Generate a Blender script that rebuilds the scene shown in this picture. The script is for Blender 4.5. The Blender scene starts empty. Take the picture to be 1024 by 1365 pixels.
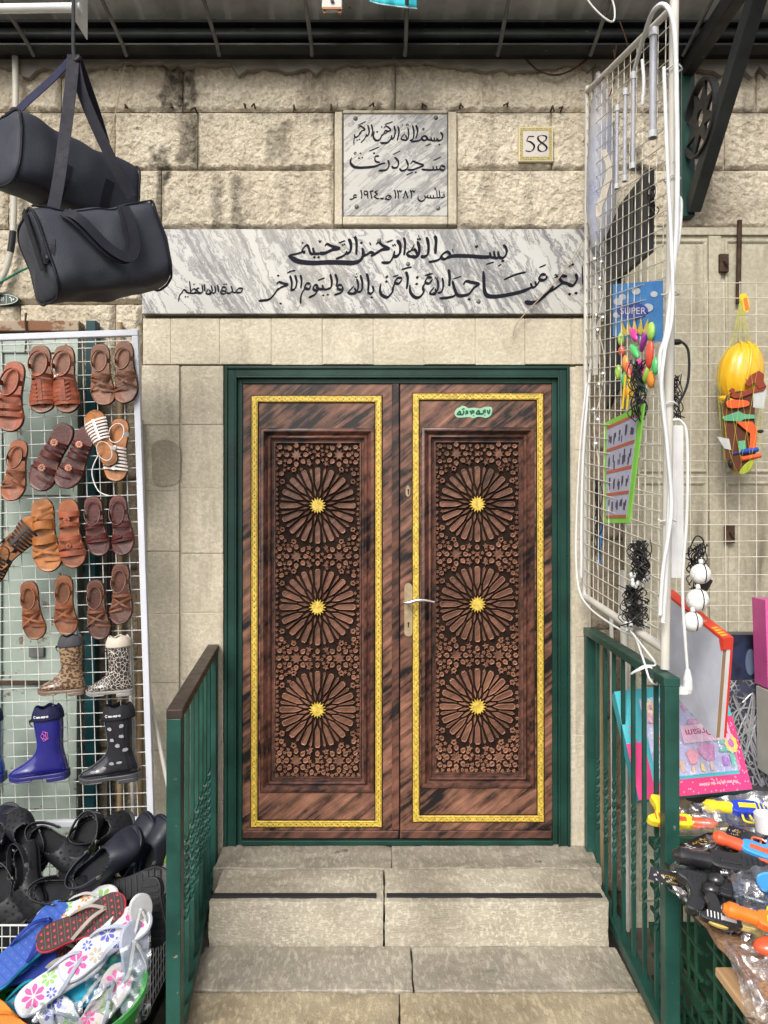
import bpy, bmesh, math, random
import numpy as np
from mathutils import Vector, Matrix, Euler
random.seed(7)
S = bpy.context.scene
COL = S.collection
R = math.radians
PI = math.pi
# ------------------------------------------------------------------ camera, sky, sun, exposure
CAM_D, CAM_H, FPX, PITCH = 3.29, 1.80, 986.0, R(0.436)
cam_data = bpy.data.cameras.new('camera')
cam_data.sensor_width = 36.0
cam_data.lens = FPX / 1365.0 * 36.0
cam_data.clip_start, cam_data.clip_end = 0.05, 400.0
cam = bpy.data.objects.new('camera', cam_data)
COL.objects.link(cam)
cam.location = (0, -CAM_D, CAM_H)
cam.rotation_euler = (R(90) + PITCH, 0, 0)
S.camera = cam
SUN_EL, SUN_AZ = R(40), R(200)           # azimuth measured from +Y, clockwise: behind the camera
world = bpy.data.worlds.new('World')
S.world = world
world.use_nodes = True
wn, wl = world.node_tree.nodes, world.node_tree.links
wn.clear()
w_out = wn.new('ShaderNodeOutputWorld')
w_bg = wn.new('ShaderNodeBackground')
w_hs = wn.new('ShaderNodeHueSaturation')
w_sky = wn.new('ShaderNodeTexSky')
w_sky.sky_type = 'NISHITA'
w_sky.sun_disc = False
w_sky.sun_elevation = SUN_EL
w_sky.sun_rotation = SUN_AZ
w_sky.dust_density = 4.0
w_sky.air_density = 1.0
w_hs.inputs['Saturation'].default_value = 0.30     # an overcast, nearly white sky
wl.new(w_sky.outputs[0], w_hs.inputs['Color'])
wl.new(w_hs.outputs[0], w_bg.inputs['Color'])
wl.new(w_bg.outputs[0], w_out.inputs['Surface'])
w_bg.inputs['Strength'].default_value = 0.13
sun_data = bpy.data.lights.new('sun', 'SUN')
sun_data.energy = 1.5
sun_data.angle = R(20)
sun_data.color = (1.0, 0.95, 0.87)
sun = bpy.data.objects.new('sun', sun_data)
COL.objects.link(sun)
sdir = Vector((math.sin(SUN_AZ) * math.cos(SUN_EL), math.cos(SUN_AZ) * math.cos(SUN_EL), math.sin(SUN_EL)))
sun.rotation_euler = sdir.to_track_quat('Z', 'Y').to_euler()
sun.location = (0, -8, 9)
S.view_settings.view_transform = 'Standard'
S.view_settings.look = 'None'
S.view_settings.exposure = 0.85
S.view_settings.gamma = 1.0
S.render.engine = 'CYCLES'
S.cycles.max_bounces = 8
S.cycles.transparent_max_bounces = 24
S.cycles.use_denoising = True
S.render.film_transparent = False

# ------------------------------------------------------------------ helpers
def W(px, py, y=0.0):
    """the point on the plane Y = y that projects to pixel (px, py) of the photograph"""
    dx, dz = (px - 512.0) / FPX, (682.5 - py) / FPX
    c, s = math.cos(PITCH), math.sin(PITCH)
    d = Vector((dx, c - dz * s, dz * c + s))
    t = (y + CAM_D) / d.y
    return Vector((0, -CAM_D, CAM_H)) + d * t

def WX(px, py, x):
    """the point on the plane X = x that projects to pixel"""
    dx, dz = (px - 512.0) / FPX, (682.5 - py) / FPX
    c, s = math.cos(PITCH), math.sin(PITCH)
    d = Vector((dx, c - dz * s, dz * c + s))
    return Vector((0, -CAM_D, CAM_H)) + d * (x / d.x)

def WZ(px, py, z):
    dx, dz = (px - 512.0) / FPX, (682.5 - py) / FPX
    c, s = math.cos(PITCH), math.sin(PITCH)
    d = Vector((dx, c - dz * s, dz * c + s))
    return Vector((0, -CAM_D, CAM_H)) + d * ((z - CAM_H) / d.z)

def scale_at(y): return FPX / (y + CAM_D)

def tag(o, label=None, cat=None, group=None, kind=None):
    if label: o['label'] = label
    if cat: o['category'] = cat
    if group: o['group'] = group
    if kind: o['kind'] = kind
    return o

def thing(name, label, cat, loc=(0, 0, 0), group=None, rot=None):
    o = bpy.data.objects.new(name, None)
    o.empty_display_size = 0.05
    COL.objects.link(o)
    o.location = loc
    if rot: o.rotation_euler = rot
    return tag(o, label, cat, group, 'thing')

def copy_tree(o, parent=None):
    c = o.copy(); COL.objects.link(c)
    if parent is not None: c.parent = parent
    for ch in list(o.children): copy_tree(ch, c)
    return c

class MB:
    """collects faces, then links them as ONE mesh object"""
    def __init__(s): s.v = []; s.f = []; s.m = []; s.mi = 0
    def add(s, vs, fs):
        b = len(s.v); s.v.extend([tuple(v) for v in vs])
        for f in fs: s.f.append([i + b for i in f]); s.m.append(s.mi)
        return s
    def box(s, c, d, M=None):
        x, y, z = d[0] / 2, d[1] / 2, d[2] / 2
        vs = [Vector((sx * x, sy * y, sz * z)) for sx in (-1, 1) for sy in (-1, 1) for sz in (-1, 1)]
        c = Vector(c)
        vs = [(M @ v if M else v) + c for v in vs]
        return s.add(vs, [(0, 1, 3, 2), (4, 6, 7, 5), (0, 4, 5, 1), (2, 3, 7, 6), (0, 2, 6, 4), (1, 5, 7, 3)])
    def box2(s, a, b):
        return s.box([(a[i] + b[i]) / 2 for i in range(3)], [abs(a[i] - b[i]) for i in range(3)])
    def bar(s, a, b, w, h, up=(0, 0, 1)):
        """rectangular bar from a to b; w across, h along 'up'"""
        a, b = Vector(a), Vector(b); t = (b - a); L = t.length; t.normalize()
        u = Vector(up); u = (u - t * u.dot(t)).normalized(); r = t.cross(u)
        M = Matrix((r, t, u)).transposed()
        return s.box((a + b) / 2, (w, L, h), M)
    def tube(s, pts, r, n=8, closed=False, cap=True):
        pts = [Vector(p) for p in pts]; N = len(pts)
        rs = r if isinstance(r, (list, tuple)) else [r] * N
        T = []
        for i in range(N):
            if closed: t = pts[(i + 1) % N] - pts[i - 1]
            else: t = pts[min(i + 1, N - 1)] - pts[max(i - 1, 0)]
            T.append(t.normalized() if t.length > 1e-9 else Vector((0, 0, 1)))
        u = T[0].orthogonal().normalized()
        vs = []
        for i in range(N):
            u = u - T[i] * u.dot(T[i])
            u = u.normalized() if u.length > 1e-6 else T[i].orthogonal().normalized()
            w = T[i].cross(u)
            for k in range(n):
                a = 2 * PI * k / n
                vs.append(pts[i] + (u * math.cos(a) + w * math.sin(a)) * rs[i])
        fs = []
        for i in range(N if closed else N - 1):
            j = (i + 1) % N
            for k in range(n):
                k2 = (k + 1) % n
                fs.append((i * n + k, i * n + k2, j * n + k2, j * n + k))
        if cap and not closed:
            fs.append(tuple(reversed(range(n)))); fs.append(tuple((N - 1) * n + k for k in range(n)))
        return s.add(vs, fs)
    def ribbon(s, pts, nrm, w, t, closed=False):
        """flat strap along pts; nrm: one vector or per-point normals (thickness direction); w width, t thickness"""
        pts = [Vector(p) for p in pts]; N = len(pts)
        ws = w if isinstance(w, (list, tuple)) else [w] * N
        vs = []
        for i in range(N):
            if closed: tg = pts[(i + 1) % N] - pts[i - 1]
            else: tg = pts[min(i + 1, N - 1)] - pts[max(i - 1, 0)]
            tg.normalize()
            n = Vector(nrm[i] if isinstance(nrm, list) else nrm)
            n = n - tg * n.dot(tg)
            n = n.normalized() if n.length > 1e-6 else tg.orthogonal().normalized()
            b = tg.cross(n)
            for (p, q) in ((-1, -1), (1, -1), (1, 1), (-1, 1)):
                vs.append(pts[i] + b * (p * ws[i] / 2) + n * (q * t / 2))
        fs = []
        for i in range(N if closed else N - 1):
            j = (i + 1) % N
            for k in range(4):
                k2 = (k + 1) % 4
                fs.append((i * 4 + k, i * 4 + k2, j * 4 + k2, j * 4 + k))
        if not closed:
            fs.append((3, 2, 1, 0)); fs.append(tuple((N - 1) * 4 + k for k in range(4)))
        return s.add(vs, fs)
    def prism(s, out, fn, d0, d1, inset=0.0):
        """outline (list of 2-D points) extruded between depths d0 and d1 by fn(u, v, d) -> point; inset shrinks the d1 end"""
        n = len(out)
        cx = sum(p[0] for p in out) / n; cy = sum(p[1] for p in out) / n
        top = out
        if inset:
            top = []
            for (x, y) in out:
                l = math.hypot(x - cx, y - cy) or 1; k = max(0.2, (l - inset) / l)
                top.append((cx + (x - cx) * k, cy + (y - cy) * k))
        vs = [fn(x, y, d0) for x, y in out] + [fn(x, y, d1) for x, y in top]
        fs = [(i, (i + 1) % n, n + (i + 1) % n, n + i) for i in range(n)]
        fs.append(tuple(range(n, 2 * n))); fs.append(tuple(reversed(range(n))))
        return s.add(vs, fs)
    def lathe(s, prof, c=(0, 0, 0), n=20, M=None):
        c = Vector(c); vs = []
        for r, z in prof:
            for k in range(n):
                a = 2 * PI * k / n; v = Vector((r * math.cos(a), r * math.sin(a), z))
                vs.append((M @ v if M else v) + c)
        fs = []
        for i in range(len(prof) - 1):
            for k in range(n):
                k2 = (k + 1) % n
                fs.append((i * n + k, i * n + k2, (i + 1) * n + k2, (i + 1) * n + k))
        fs.append(tuple(reversed(range(n)))); fs.append(tuple((len(prof) - 1) * n + k for k in range(n)))
        return s.add(vs, fs)
    def ball(s, c, r, n=12, sc=(1, 1, 1), M=None):
        c = Vector(c); vs = []; m = n // 2
        for i in range(m + 1):
            ph = PI * i / m
            for k in range(n):
                a = 2 * PI * k / n
                v = Vector((r * sc[0] * math.sin(ph) * math.cos(a), r * sc[1] * math.sin(ph) * math.sin(a), r * sc[2] * math.cos(ph)))
                vs.append((M @ v if M else v) + c)
        fs = [(i * n + k, (i + 1) * n + k, (i + 1) * n + (k + 1) % n, i * n + (k + 1) % n) for i in range(m) for k in range(n)]
        return s.add(vs, fs)
    def grid(s, fn, nu, nv, keep=None):
        vs = [fn(i / nu, j / nv) for i in range(nu + 1) for j in range(nv + 1)]
        fs = []
        for i in range(nu):
            for j in range(nv):
                if keep is None or keep((i + .5) / nu, (j + .5) / nv):
                    a = i * (nv + 1) + j
                    fs.append((a, a + nv + 1, a + nv + 2, a + 1))
        return s.add(vs, fs)
    def build(s, name, mats, parent=None, smooth=False, bevel=0.0, seg=2, solid=0.0, sub=0, angle=40, weld=False):
        me = bpy.data.meshes.new(name)
        me.from_pydata(s.v, [], s.f)
        if not isinstance(mats, (list, tuple)): mats = [mats]
        for m in mats: me.materials.append(m)
        if len(mats) > 1: me.polygons.foreach_set('material_index', s.m)
        bm = bmesh.new(); bm.from_mesh(me)
        if weld: bmesh.ops.remove_doubles(bm, verts=bm.verts, dist=1e-5)
        bmesh.ops.recalc_face_normals(bm, faces=bm.faces); bm.to_mesh(me); bm.free()
        o = bpy.data.objects.new(name, me); COL.objects.link(o)
        if parent is not None:
            o.parent = parent
            if parent.type == 'EMPTY': o.location = -Vector(parent.location)
        if smooth:
            me.polygons.foreach_set('use_smooth', [True] * len(me.polygons))
            if smooth != 'all':
                try: me.set_sharp_from_angle(angle=R(angle))
                except Exception: pass
        if solid:
            md = o.modifiers.new('solid', 'SOLIDIFY'); md.thickness = solid; md.offset = 0
        if bevel:
            md = o.modifiers.new('bevel', 'BEVEL'); md.width = bevel; md.segments = seg; md.limit_method = 'ANGLE'; md.angle_limit = R(35)
        if sub:
            md = o.modifiers.new('sub', 'SUBSURF'); md.levels = sub; md.render_levels = sub
        return o

def spline(pts, n=8, closed=False):
    """Catmull-Rom through pts (tuples of any dimension)"""
    pts = [tuple(p) for p in pts]; N = len(pts); out = []
    if N < 3 and not closed:
        a, b = pts[0], pts[-1]
        return [tuple(a[k] + (b[k] - a[k]) * i / n for k in range(len(a))) for i in range(n + 1)]
    for i in range(N if closed else N - 1):
        if closed: p0, p1, p2, p3 = pts[i - 1], pts[i], pts[(i + 1) % N], pts[(i + 2) % N]
        else: p0, p1, p2, p3 = pts[max(i - 1, 0)], pts[i], pts[i + 1], pts[min(i + 2, N - 1)]
        for k in range(n):
            t = k / n
            out.append(tuple(0.5 * (2 * b + (c - a) * t + (2 * a - 5 * b + 4 * c - d) * t * t + (3 * b - 3 * c + d - a) * t ** 3) for a, b, c, d in zip(p0, p1, p2, p3)))
    if not closed: out.append(pts[-1])
    return out

def vnoise(x, y, seed=0):
    """value noise on arrays"""
    xi, yi = np.floor(x).astype(np.int64), np.floor(y).astype(np.int64)
    fx, fy = x - xi, y - yi
    fx, fy = fx * fx * (3 - 2 * fx), fy * fy * (3 - 2 * fy)
    def h(a, b):
        n = (a * 374761393 + b * 668265263 + seed * 974634777) & 0x7fffffff
        n = ((n ^ (n >> 13)) * 1274126177) & 0x7fffffff
        return ((n ^ (n >> 16)) & 0xffff) / 65535.0
    return (h(xi, yi) * (1 - fx) + h(xi + 1, yi) * fx) * (1 - fy) + (h(xi, yi + 1) * (1 - fx) + h(xi + 1, yi + 1) * fx) * fy

# ------------------------------------------------------------------ materials
class NT:
    def __init__(s, name):
        s.mat = bpy.data.materials.new(name); s.mat.use_nodes = True
        s.n, s.l = s.mat.node_tree.nodes, s.mat.node_tree.links
        s.b = s.n['Principled BSDF']; s.out = s.n['Material Output']
        s._co = None
    def co(s):
        if s._co is None:
            tc = s.n.new('ShaderNodeTexCoord'); oi = s.n.new('ShaderNodeObjectInfo')
            mu = s.n.new('ShaderNodeMath'); mu.operation = 'MULTIPLY'; mu.inputs[1].default_value = 37.0
            ad = s.n.new('ShaderNodeVectorMath'); ad.operation = 'ADD'
            s.l.new(oi.outputs['Random'], mu.inputs[0]); s.l.new(tc.outputs['Object'], ad.inputs[0]); s.l.new(mu.outputs[0], ad.inputs[1])
            s._co = ad.outputs[0]
        return s._co
    def mapping(s, scale=(1, 1, 1), rot=(0, 0, 0), src=None):
        m = s.n.new('ShaderNodeMapping'); m.inputs['Scale'].default_value = scale; m.inputs['Rotation'].default_value = rot
        s.l.new(src or s.co(), m.inputs['Vector']); return m.outputs[0]
    def noise(s, scale, detail=4, rough=0.55, src=None, dist=0.0):
        t = s.n.new('ShaderNodeTexNoise'); t.inputs['Scale'].default_value = scale; t.inputs['Detail'].default_value = detail
        t.inputs['Roughness'].default_value = rough; t.inputs['Distortion'].default_value = dist
        s.l.new(src or s.co(), t.inputs['Vector']); return t.outputs['Fac']
    def voro(s, scale, feature='F1', src=None, out='Distance', rnd=1.0):
        t = s.n.new('ShaderNodeTexVoronoi'); t.inputs['Scale'].default_value = scale; t.feature = feature
        t.inputs['Randomness'].default_value = rnd
        s.l.new(src or s.co(), t.inputs['Vector']); return t.outputs[out]
    def ramp(s, fac, stops, interp='LINEAR'):
        r = s.n.new('ShaderNodeValToRGB'); e = r.color_ramp.elements; r.color_ramp.interpolation = interp
        while len(e) < len(stops): e.new(0.5)
        for i, (p, c) in enumerate(stops):
            e[i].position = p
            e[i].color = (c, c, c, 1) if isinstance(c, (int, float)) else (*c[:3], 1)
        s.l.new(fac, r.inputs['Fac']); return r.outputs['Color']
    def mix(s, fac, a, b, mode='MIX'):
        m = s.n.new('ShaderNodeMix'); m.data_type = 'RGBA'; m.blend_type = mode
        for sock, v in ((m.inputs['Factor'], fac), (m.inputs['A'], a), (m.inputs['B'], b)):
            if isinstance(v, bpy.types.NodeSocket): s.l.new(v, sock)
            elif isinstance(v, (int, float)):
                sock.default_value = v if sock.type == 'VALUE' else (v, v, v, 1)
            else: sock.default_value = (*v[:3], 1)
        for o in m.outputs:
            if o.type == 'RGBA': return o
    def math(s, op, a, b=0.0):
        m = s.n.new('ShaderNodeMath'); m.operation = op
        for k, v in ((0, a), (1, b)):
            if isinstance(v, bpy.types.NodeSocket): s.l.new(v, m.inputs[k])
            else: m.inputs[k].default_value = v
        return m.outputs[0]
    def set(s, color=None, rough=None, metal=None, bump=None, bstr=0.3, bdist=0.01, **kw):
        for key, v in (('Base Color', color), ('Roughness', rough), ('Metallic', metal)):
            if v is None: continue
            if isinstance(v, bpy.types.NodeSocket): s.l.new(v, s.b.inputs[key])
            elif isinstance(v, (int, float)): s.b.inputs[key].default_value = v
            else: s.b.inputs[key].default_value = (*v[:3], 1)
        if bump is not None:
            bn = s.n.new('ShaderNodeBump'); bn.inputs['Strength'].default_value = bstr; bn.inputs['Distance'].default_value = bdist
            s.l.new(bump, bn.inputs['Height']); s.l.new(bn.outputs[0], s.b.inputs['Normal'])
        for k, v in kw.items(): s.b.inputs[k].default_value = v
        return s.mat

def plain(name, c, rough=0.5, metal=0.0, var=0.18, vs=9.0, bs=60.0, bstr=0.12, c2=None, wear=None, wcol=(0.2, 0.1, 0.05), ws=14.0, **kw):
    """a painted, moulded or woven surface: slight tone variation, fine bump, optional worn spots"""
    t = NT(name)
    lo = c2 or tuple(x * (1 - var) for x in c)
    col = t.mix(t.ramp(t.noise(vs, 5), [(0.35, 0.0), (0.68, 1.0)]), lo, c)
    if wear:
        col = t.mix(t.ramp(t.noise(ws, 8, 0.7), [(wear, 0.0), (wear + 0.03, 1.0)]), col, wcol)
    kw.setdefault('Specular IOR Level', 0.22 if rough > .3 else .5)
    rr = t.ramp(t.noise(vs * 2.3, 3), [(0.3, max(0.03, rough - 0.08)), (0.7, min(1, rough + 0.08))])
    return t.set(col, rr, metal, t.noise(bs, 4), bstr, 0.004, **kw)

M = {}
def stone_mat(name, base, light, dark, streaks=0.6, fine=1.0, dirt=0.5, stain_and_hole=False):
    t = NT(name)
    col = t.mix(t.ramp(t.noise(3.2, 6, 0.6), [(0.3, 0.0), (0.7, 1.0)]), base, light)
    col = t.mix(t.math('MULTIPLY', t.ramp(t.noise(55, 5, 0.7), [(0.42, 1.0), (0.6, 0.0)]), 0.42), col, dark)
    st = t.noise(1.0, 7, 0.62, t.mapping((5.5, 5.5, 0.75)))
    col = t.mix(t.math('MULTIPLY', t.ramp(st, [(0.55, 0.0), (0.72, 1.0)]), streaks), col, tuple(x * 0.42 for x in dark))
    bl = t.noise(2.1, 6, 0.65)
    col = t.mix(t.math('MULTIPLY', t.ramp(bl, [(0.56, 0.0), (0.7, 1.0)]), dirt), col, dark)
    if stain_and_hole:
        at = t.n.new('ShaderNodeAttribute'); at.attribute_name = 'stain_and_hole'
        k = t.math('MULTIPLY', at.outputs['Fac'], t.ramp(t.noise(26, 6, .7), [(.25, .25), (.6, 1.0)]))
        col = t.mix(k, col, (.032, .027, .020))
    h = t.math('ADD', t.math('MULTIPLY', t.noise(95, 4, 0.6), fine), t.math('MULTIPLY', t.voro(70), 0.5 * fine))
    return t.set(col, 0.9, 0.0, h, 0.8, 0.008, **{'Specular IOR Level': 0.15})
M['stone'] = stone_mat('rough limestone', (0.455, 0.395, 0.295), (0.635, 0.575, 0.46), (0.23, 0.19, 0.14), 0.75, 1.3, 0.45, True)
M['stone_smooth'] = stone_mat('dressed limestone', (0.42, 0.375, 0.285), (0.57, 0.52, 0.415), (0.29, 0.25, 0.185), 0.5, 0.45, 0.55)
M['stone_dirty'] = stone_mat('dirty lower stone', (0.20, 0.165, 0.12), (0.30, 0.25, 0.18), (0.08, 0.065, 0.05), 0.5, 0.8, 0.6)
M['mortar'] = stone_mat('mortar', (0.26, 0.225, 0.165), (0.36, 0.31, 0.23), (0.10, 0.085, 0.06), 0.6, 0.6, 0.6)

def marble_mat(name='veined white marble', rot=33, k=1.0):
    t = NT(name)
    warp = t.noise(3.0, 6, 0.6)
    v = t.n.new('ShaderNodeVectorMath'); v.operation = 'ADD'
    sc = t.n.new('ShaderNodeVectorMath'); sc.operation = 'SCALE'; sc.inputs['Scale'].default_value = 0.16
    t.l.new(warp, sc.inputs[0]); t.l.new(t.co(), v.inputs[0]); t.l.new(sc.outputs[0], v.inputs[1])
    m = t.mapping((1.0, 1.0, 1.0), (0, R(rot), 0), v.outputs[0])
    m1 = t.mapping((15, 15, 2.2), (0, 0, 0), m)
    n1 = t.noise(1.0, 9, 0.68, m1, 0.5)
    a = t.math('ABSOLUTE', t.math('SUBTRACT', n1, 0.5))
    thin = t.ramp(a, [(0.0, 1.0), (0.014, 0.6), (0.036, 0.0)])
    m2 = t.mapping((4.4, 4.4, 0.65), (0, 0, 0), m)
    n2 = t.noise(1.0, 6, 0.6, m2, 0.6)
    b = t.math('ABSOLUTE', t.math('SUBTRACT', n2, 0.47))
    thick = t.ramp(b, [(0.0, 1.0), (0.015, 0.7), (0.035, 0.0)])
    cloud = t.ramp(n1, [(0.36, 1.0), (0.55, 0.0)])
    col = t.mix(t.math('MULTIPLY', cloud, 0.30), tuple(k * q for q in (0.425, 0.42, 0.395)), tuple(k * q for q in (0.27, 0.27, 0.26)))
    col = t.mix(t.math('MULTIPLY', thin, 0.85), col, (0.085, 0.085, 0.09))
    col = t.mix(t.math('MULTIPLY', thick, 0.85), col, (0.10, 0.10, 0.105))
    col = t.mix(t.math('MULTIPLY', t.ramp(t.noise(1.7, 5), [(0.5, 0.0), (0.75, 1.0)]), 0.35), col, (0.36, 0.32, 0.25))
    return t.set(col, 0.38, 0.0, t.noise(30, 5), 0.08, 0.003)
M['marble'] = marble_mat()
M['marble_grey'] = marble_mat('greyer veined marble', -52, 0.86)

def copper_mat(name, lo, hi, thr=0.5, rot=R(-52), rough=0.45):
    t = NT(name)
    m = t.mapping((44, 44, 4.6), (0, 0, 0), t.mapping((1, 1, 1), (0, rot, 0)))
    s1 = t.noise(1.0, 7, 0.62, m, 0.3)
    s2 = t.noise(3.0, 6, 0.65)
    f = t.math('ADD', t.math('MULTIPLY', s1, 0.56), t.math('MULTIPLY', s2, 0.58))
    col = t.ramp(f, [(thr - 0.10, lo), (thr + 0.03, tuple(a * 0.55 + b * 0.45 for a, b in zip(lo, hi))), (thr + 0.2, hi)])
    return t.set(col, rough, 0.0, s1, 0.22, 0.003, **{'Specular IOR Level': 0.25, 'Coat Weight': 0.22, 'Coat Roughness': 0.22})
M['copper'] = copper_mat('brushed copper paint', (0.006, 0.004, 0.004), (0.36, 0.165, 0.105), 0.60)
M['copper_dark'] = copper_mat('dark copper paint', (0.010, 0.007, 0.007), (0.20, 0.080, 0.052), 0.58)
M['copper_tip'] = copper_mat('copper carving rims', (0.12, 0.058, 0.038), (0.42, 0.21, 0.135), 0.50, rough=.34)
M['copper_face'] = copper_mat('copper carving faces', (0.034, 0.017, 0.012), (0.21, 0.098, 0.062), 0.53, rough=.36)
M['patina'] = plain('black patina ground', (0.020, 0.011, 0.008), 0.7, 0, 0.5, 30, **{'Specular IOR Level': .08})
def gold_mat():
    t = NT('yellow gilt')
    col = t.mix(t.ramp(t.noise(70, 6, 0.7), [(0.38, 0.0), (0.6, 1.0)]), (0.34, 0.23, 0.03), (0.66, 0.47, 0.075))
    return t.set(col, 0.45, 0.15, t.voro(260), 0.5, 0.002)
M['gold'] = gold_mat()
M['gold_line'] = plain('dark gilt outline', (0.13, 0.075, 0.012), 0.5)
M['green'] = plain('dark green gloss paint', (0.013, 0.048, 0.037), 0.34, 0, 0.45, 5, 40, 0.2, wear=0.72, wcol=(0.06, 0.07, 0.05), ws=22)
M['green_rail'] = plain('chipped green railing paint', (0.018, 0.070, 0.054), 0.38, 0, 0.45, 6, 45, 0.25, wear=0.665, wcol=(0.16, 0.15, 0.12), ws=26)
M['brown_rail'] = plain('dark brown worn top rail', (0.045, 0.032, 0.026), 0.42, 0, 0.4, 10, wear=0.68, wcol=(0.16, 0.12, 0.09))
M['brass'] = plain('worn brass', (0.40, 0.31, 0.19), 0.38, 0.35, 0.3, 30)
M['steel'] = plain('satin steel', (0.55, 0.52, 0.47), 0.28, 0.9, 0.2, 20)
M['ink'] = plain('black paint lettering', (0.010, 0.010, 0.018), 0.6, 0, 0.3, 60, **{'Specular IOR Level': 0.08})
M['black_steel'] = plain('black painted steel', (0.028, 0.029, 0.031), 0.45, 0.2, 0.5, 6, wear=0.64, wcol=(0.10, 0.10, 0.10), ws=18)
M['grey_steel'] = plain('dull grey steel', (0.16, 0.165, 0.16), 0.5, 0.4, 0.4, 8)
M['roof'] = plain('dusty corrugated sheet', (0.62, 0.63, 0.60), 0.6, 0.1, 0.35, 5, wear=0.66, wcol=(0.14, 0.12, 0.10))
M['cement'] = plain('grey cement', (0.26, 0.245, 0.21), 0.9, 0, 0.35, 6, 50, 0.5)
M['white_metal'] = plain('white powder-coated metal', (0.50, 0.52, 0.57), 0.4, 0, 0.1, 6, wear=0.74, wcol=(0.2, 0.13, 0.08))
M['wire'] = plain('pale coated wire', (0.55, 0.56, 0.54), 0.4, 0, 0.2, 20)
M['wire_old'] = plain('yellowed coated wire', (0.60, 0.57, 0.48), 0.45, 0, 0.25, 20)
M['old_white'] = plain('chipped white tube', (0.52, 0.50, 0.45), 0.45, 0, 0.2, 8, wear=0.66, wcol=(0.17, 0.10, 0.05), ws=30)
M['cable_white'] = plain('white plastic cable', (0.56, 0.57, 0.565), 0.4, 0, 0.1)
M['cable_black'] = plain('black plastic cable', (0.018, 0.018, 0.02), 0.45)
M['rust'] = plain('rusty iron', (0.085, 0.05, 0.034), 0.8, 0.2, 0.6, 25)
# ------------------------------------------------------------------ the setting: ground
Z_T1, Z_T2 = CAM_H - 1.457, CAM_H - 1.457 - 0.167      # threshold and lower tread
def ground():
    m = MB(); m.add([(-40, -60, 0), (40, -60, 0), (40, 20, 0), (-40, 20, 0)], [(0, 1, 2, 3)])
    t = NT('grimy paving')
    col = t.mix(t.ramp(t.noise(2.5, 8, 0.65), [(0.35, 0.0), (0.7, 1.0)]), (0.045, 0.038, 0.03), (0.17, 0.14, 0.105))
    t.set(col, 0.85, 0, t.noise(40, 6), 0.6, 0.01)
    o = m.build('ground', t.mat); tag(o, kind='structure')
ground()

# ------------------------------------------------------------------ stone wall
def rock_block(mb, x0, x1, z0, z1, yf, bulge, amp, seed, step=0.0072, marg=0.008):
    nx = max(3, int((x1 - x0) / step)); nz = max(3, int((z1 - z0) / step))
    X, Z = np.meshgrid(np.linspace(x0, x1, nx + 1), np.linspace(z0, z1, nz + 1), indexing='ij')
    e = np.minimum(np.minimum(X - x0, x1 - X), np.minimum(Z - z0, z1 - Z))
    wob = (vnoise(X * 30, Z * 30, seed) - 0.5) * 0.010
    k = np.clip((e + wob - 0.004) / marg, 0, 1); k = k * k * (3 - 2 * k)
    u, v = X * 0.8 + Z * 0.6, -X * 0.6 + Z * 0.8
    n = vnoise(u * 78, v * 40, seed + 1) * 0.85 + vnoise(X * 30, Z * 30, seed + 2) * 0.25 + vnoise(u * 125, v * 95, seed + 3) * 0.7 + vnoise(X * 7, Z * 7, seed + 4) * 0.2
    Y = yf - k * (bulge + amp * (n - 0.6)) - (e > 0.002) * 0.003
    base = len(mb.v)
    mb.v.extend(map(tuple, np.stack([X, Y, Z], -1).reshape(-1, 3).tolist()))
    w = nz + 1
    for i in range(nx):
        for j in range(nz):
            a = base + i * w + j
            mb.f.append([a, a + w, a + w + 1, a + 1]); mb.m.append(mb.mi)
    # skirt back into the wall
    ring = [(x0, z0), (x1, z0), (x1, z1), (x0, z1)]
    mb.add([(x, yf, z) for x, z in ring] + [(x, yf + 0.03, z) for x, z in ring], [(i, (i + 1) % 4, 4 + (i + 1) % 4, 4 + i) for i in range(4)])

def wrect(a, b, c, d, y=0.0, gap=0.55):
    """px rectangle x a..b, py c..d -> world x0, x1, z0, z1 with half a joint left round it"""
    p, q = W(a + gap, d - gap, y), W(b - gap, c + gap, y)
    return p.x, q.x, p.z, q.z

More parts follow.
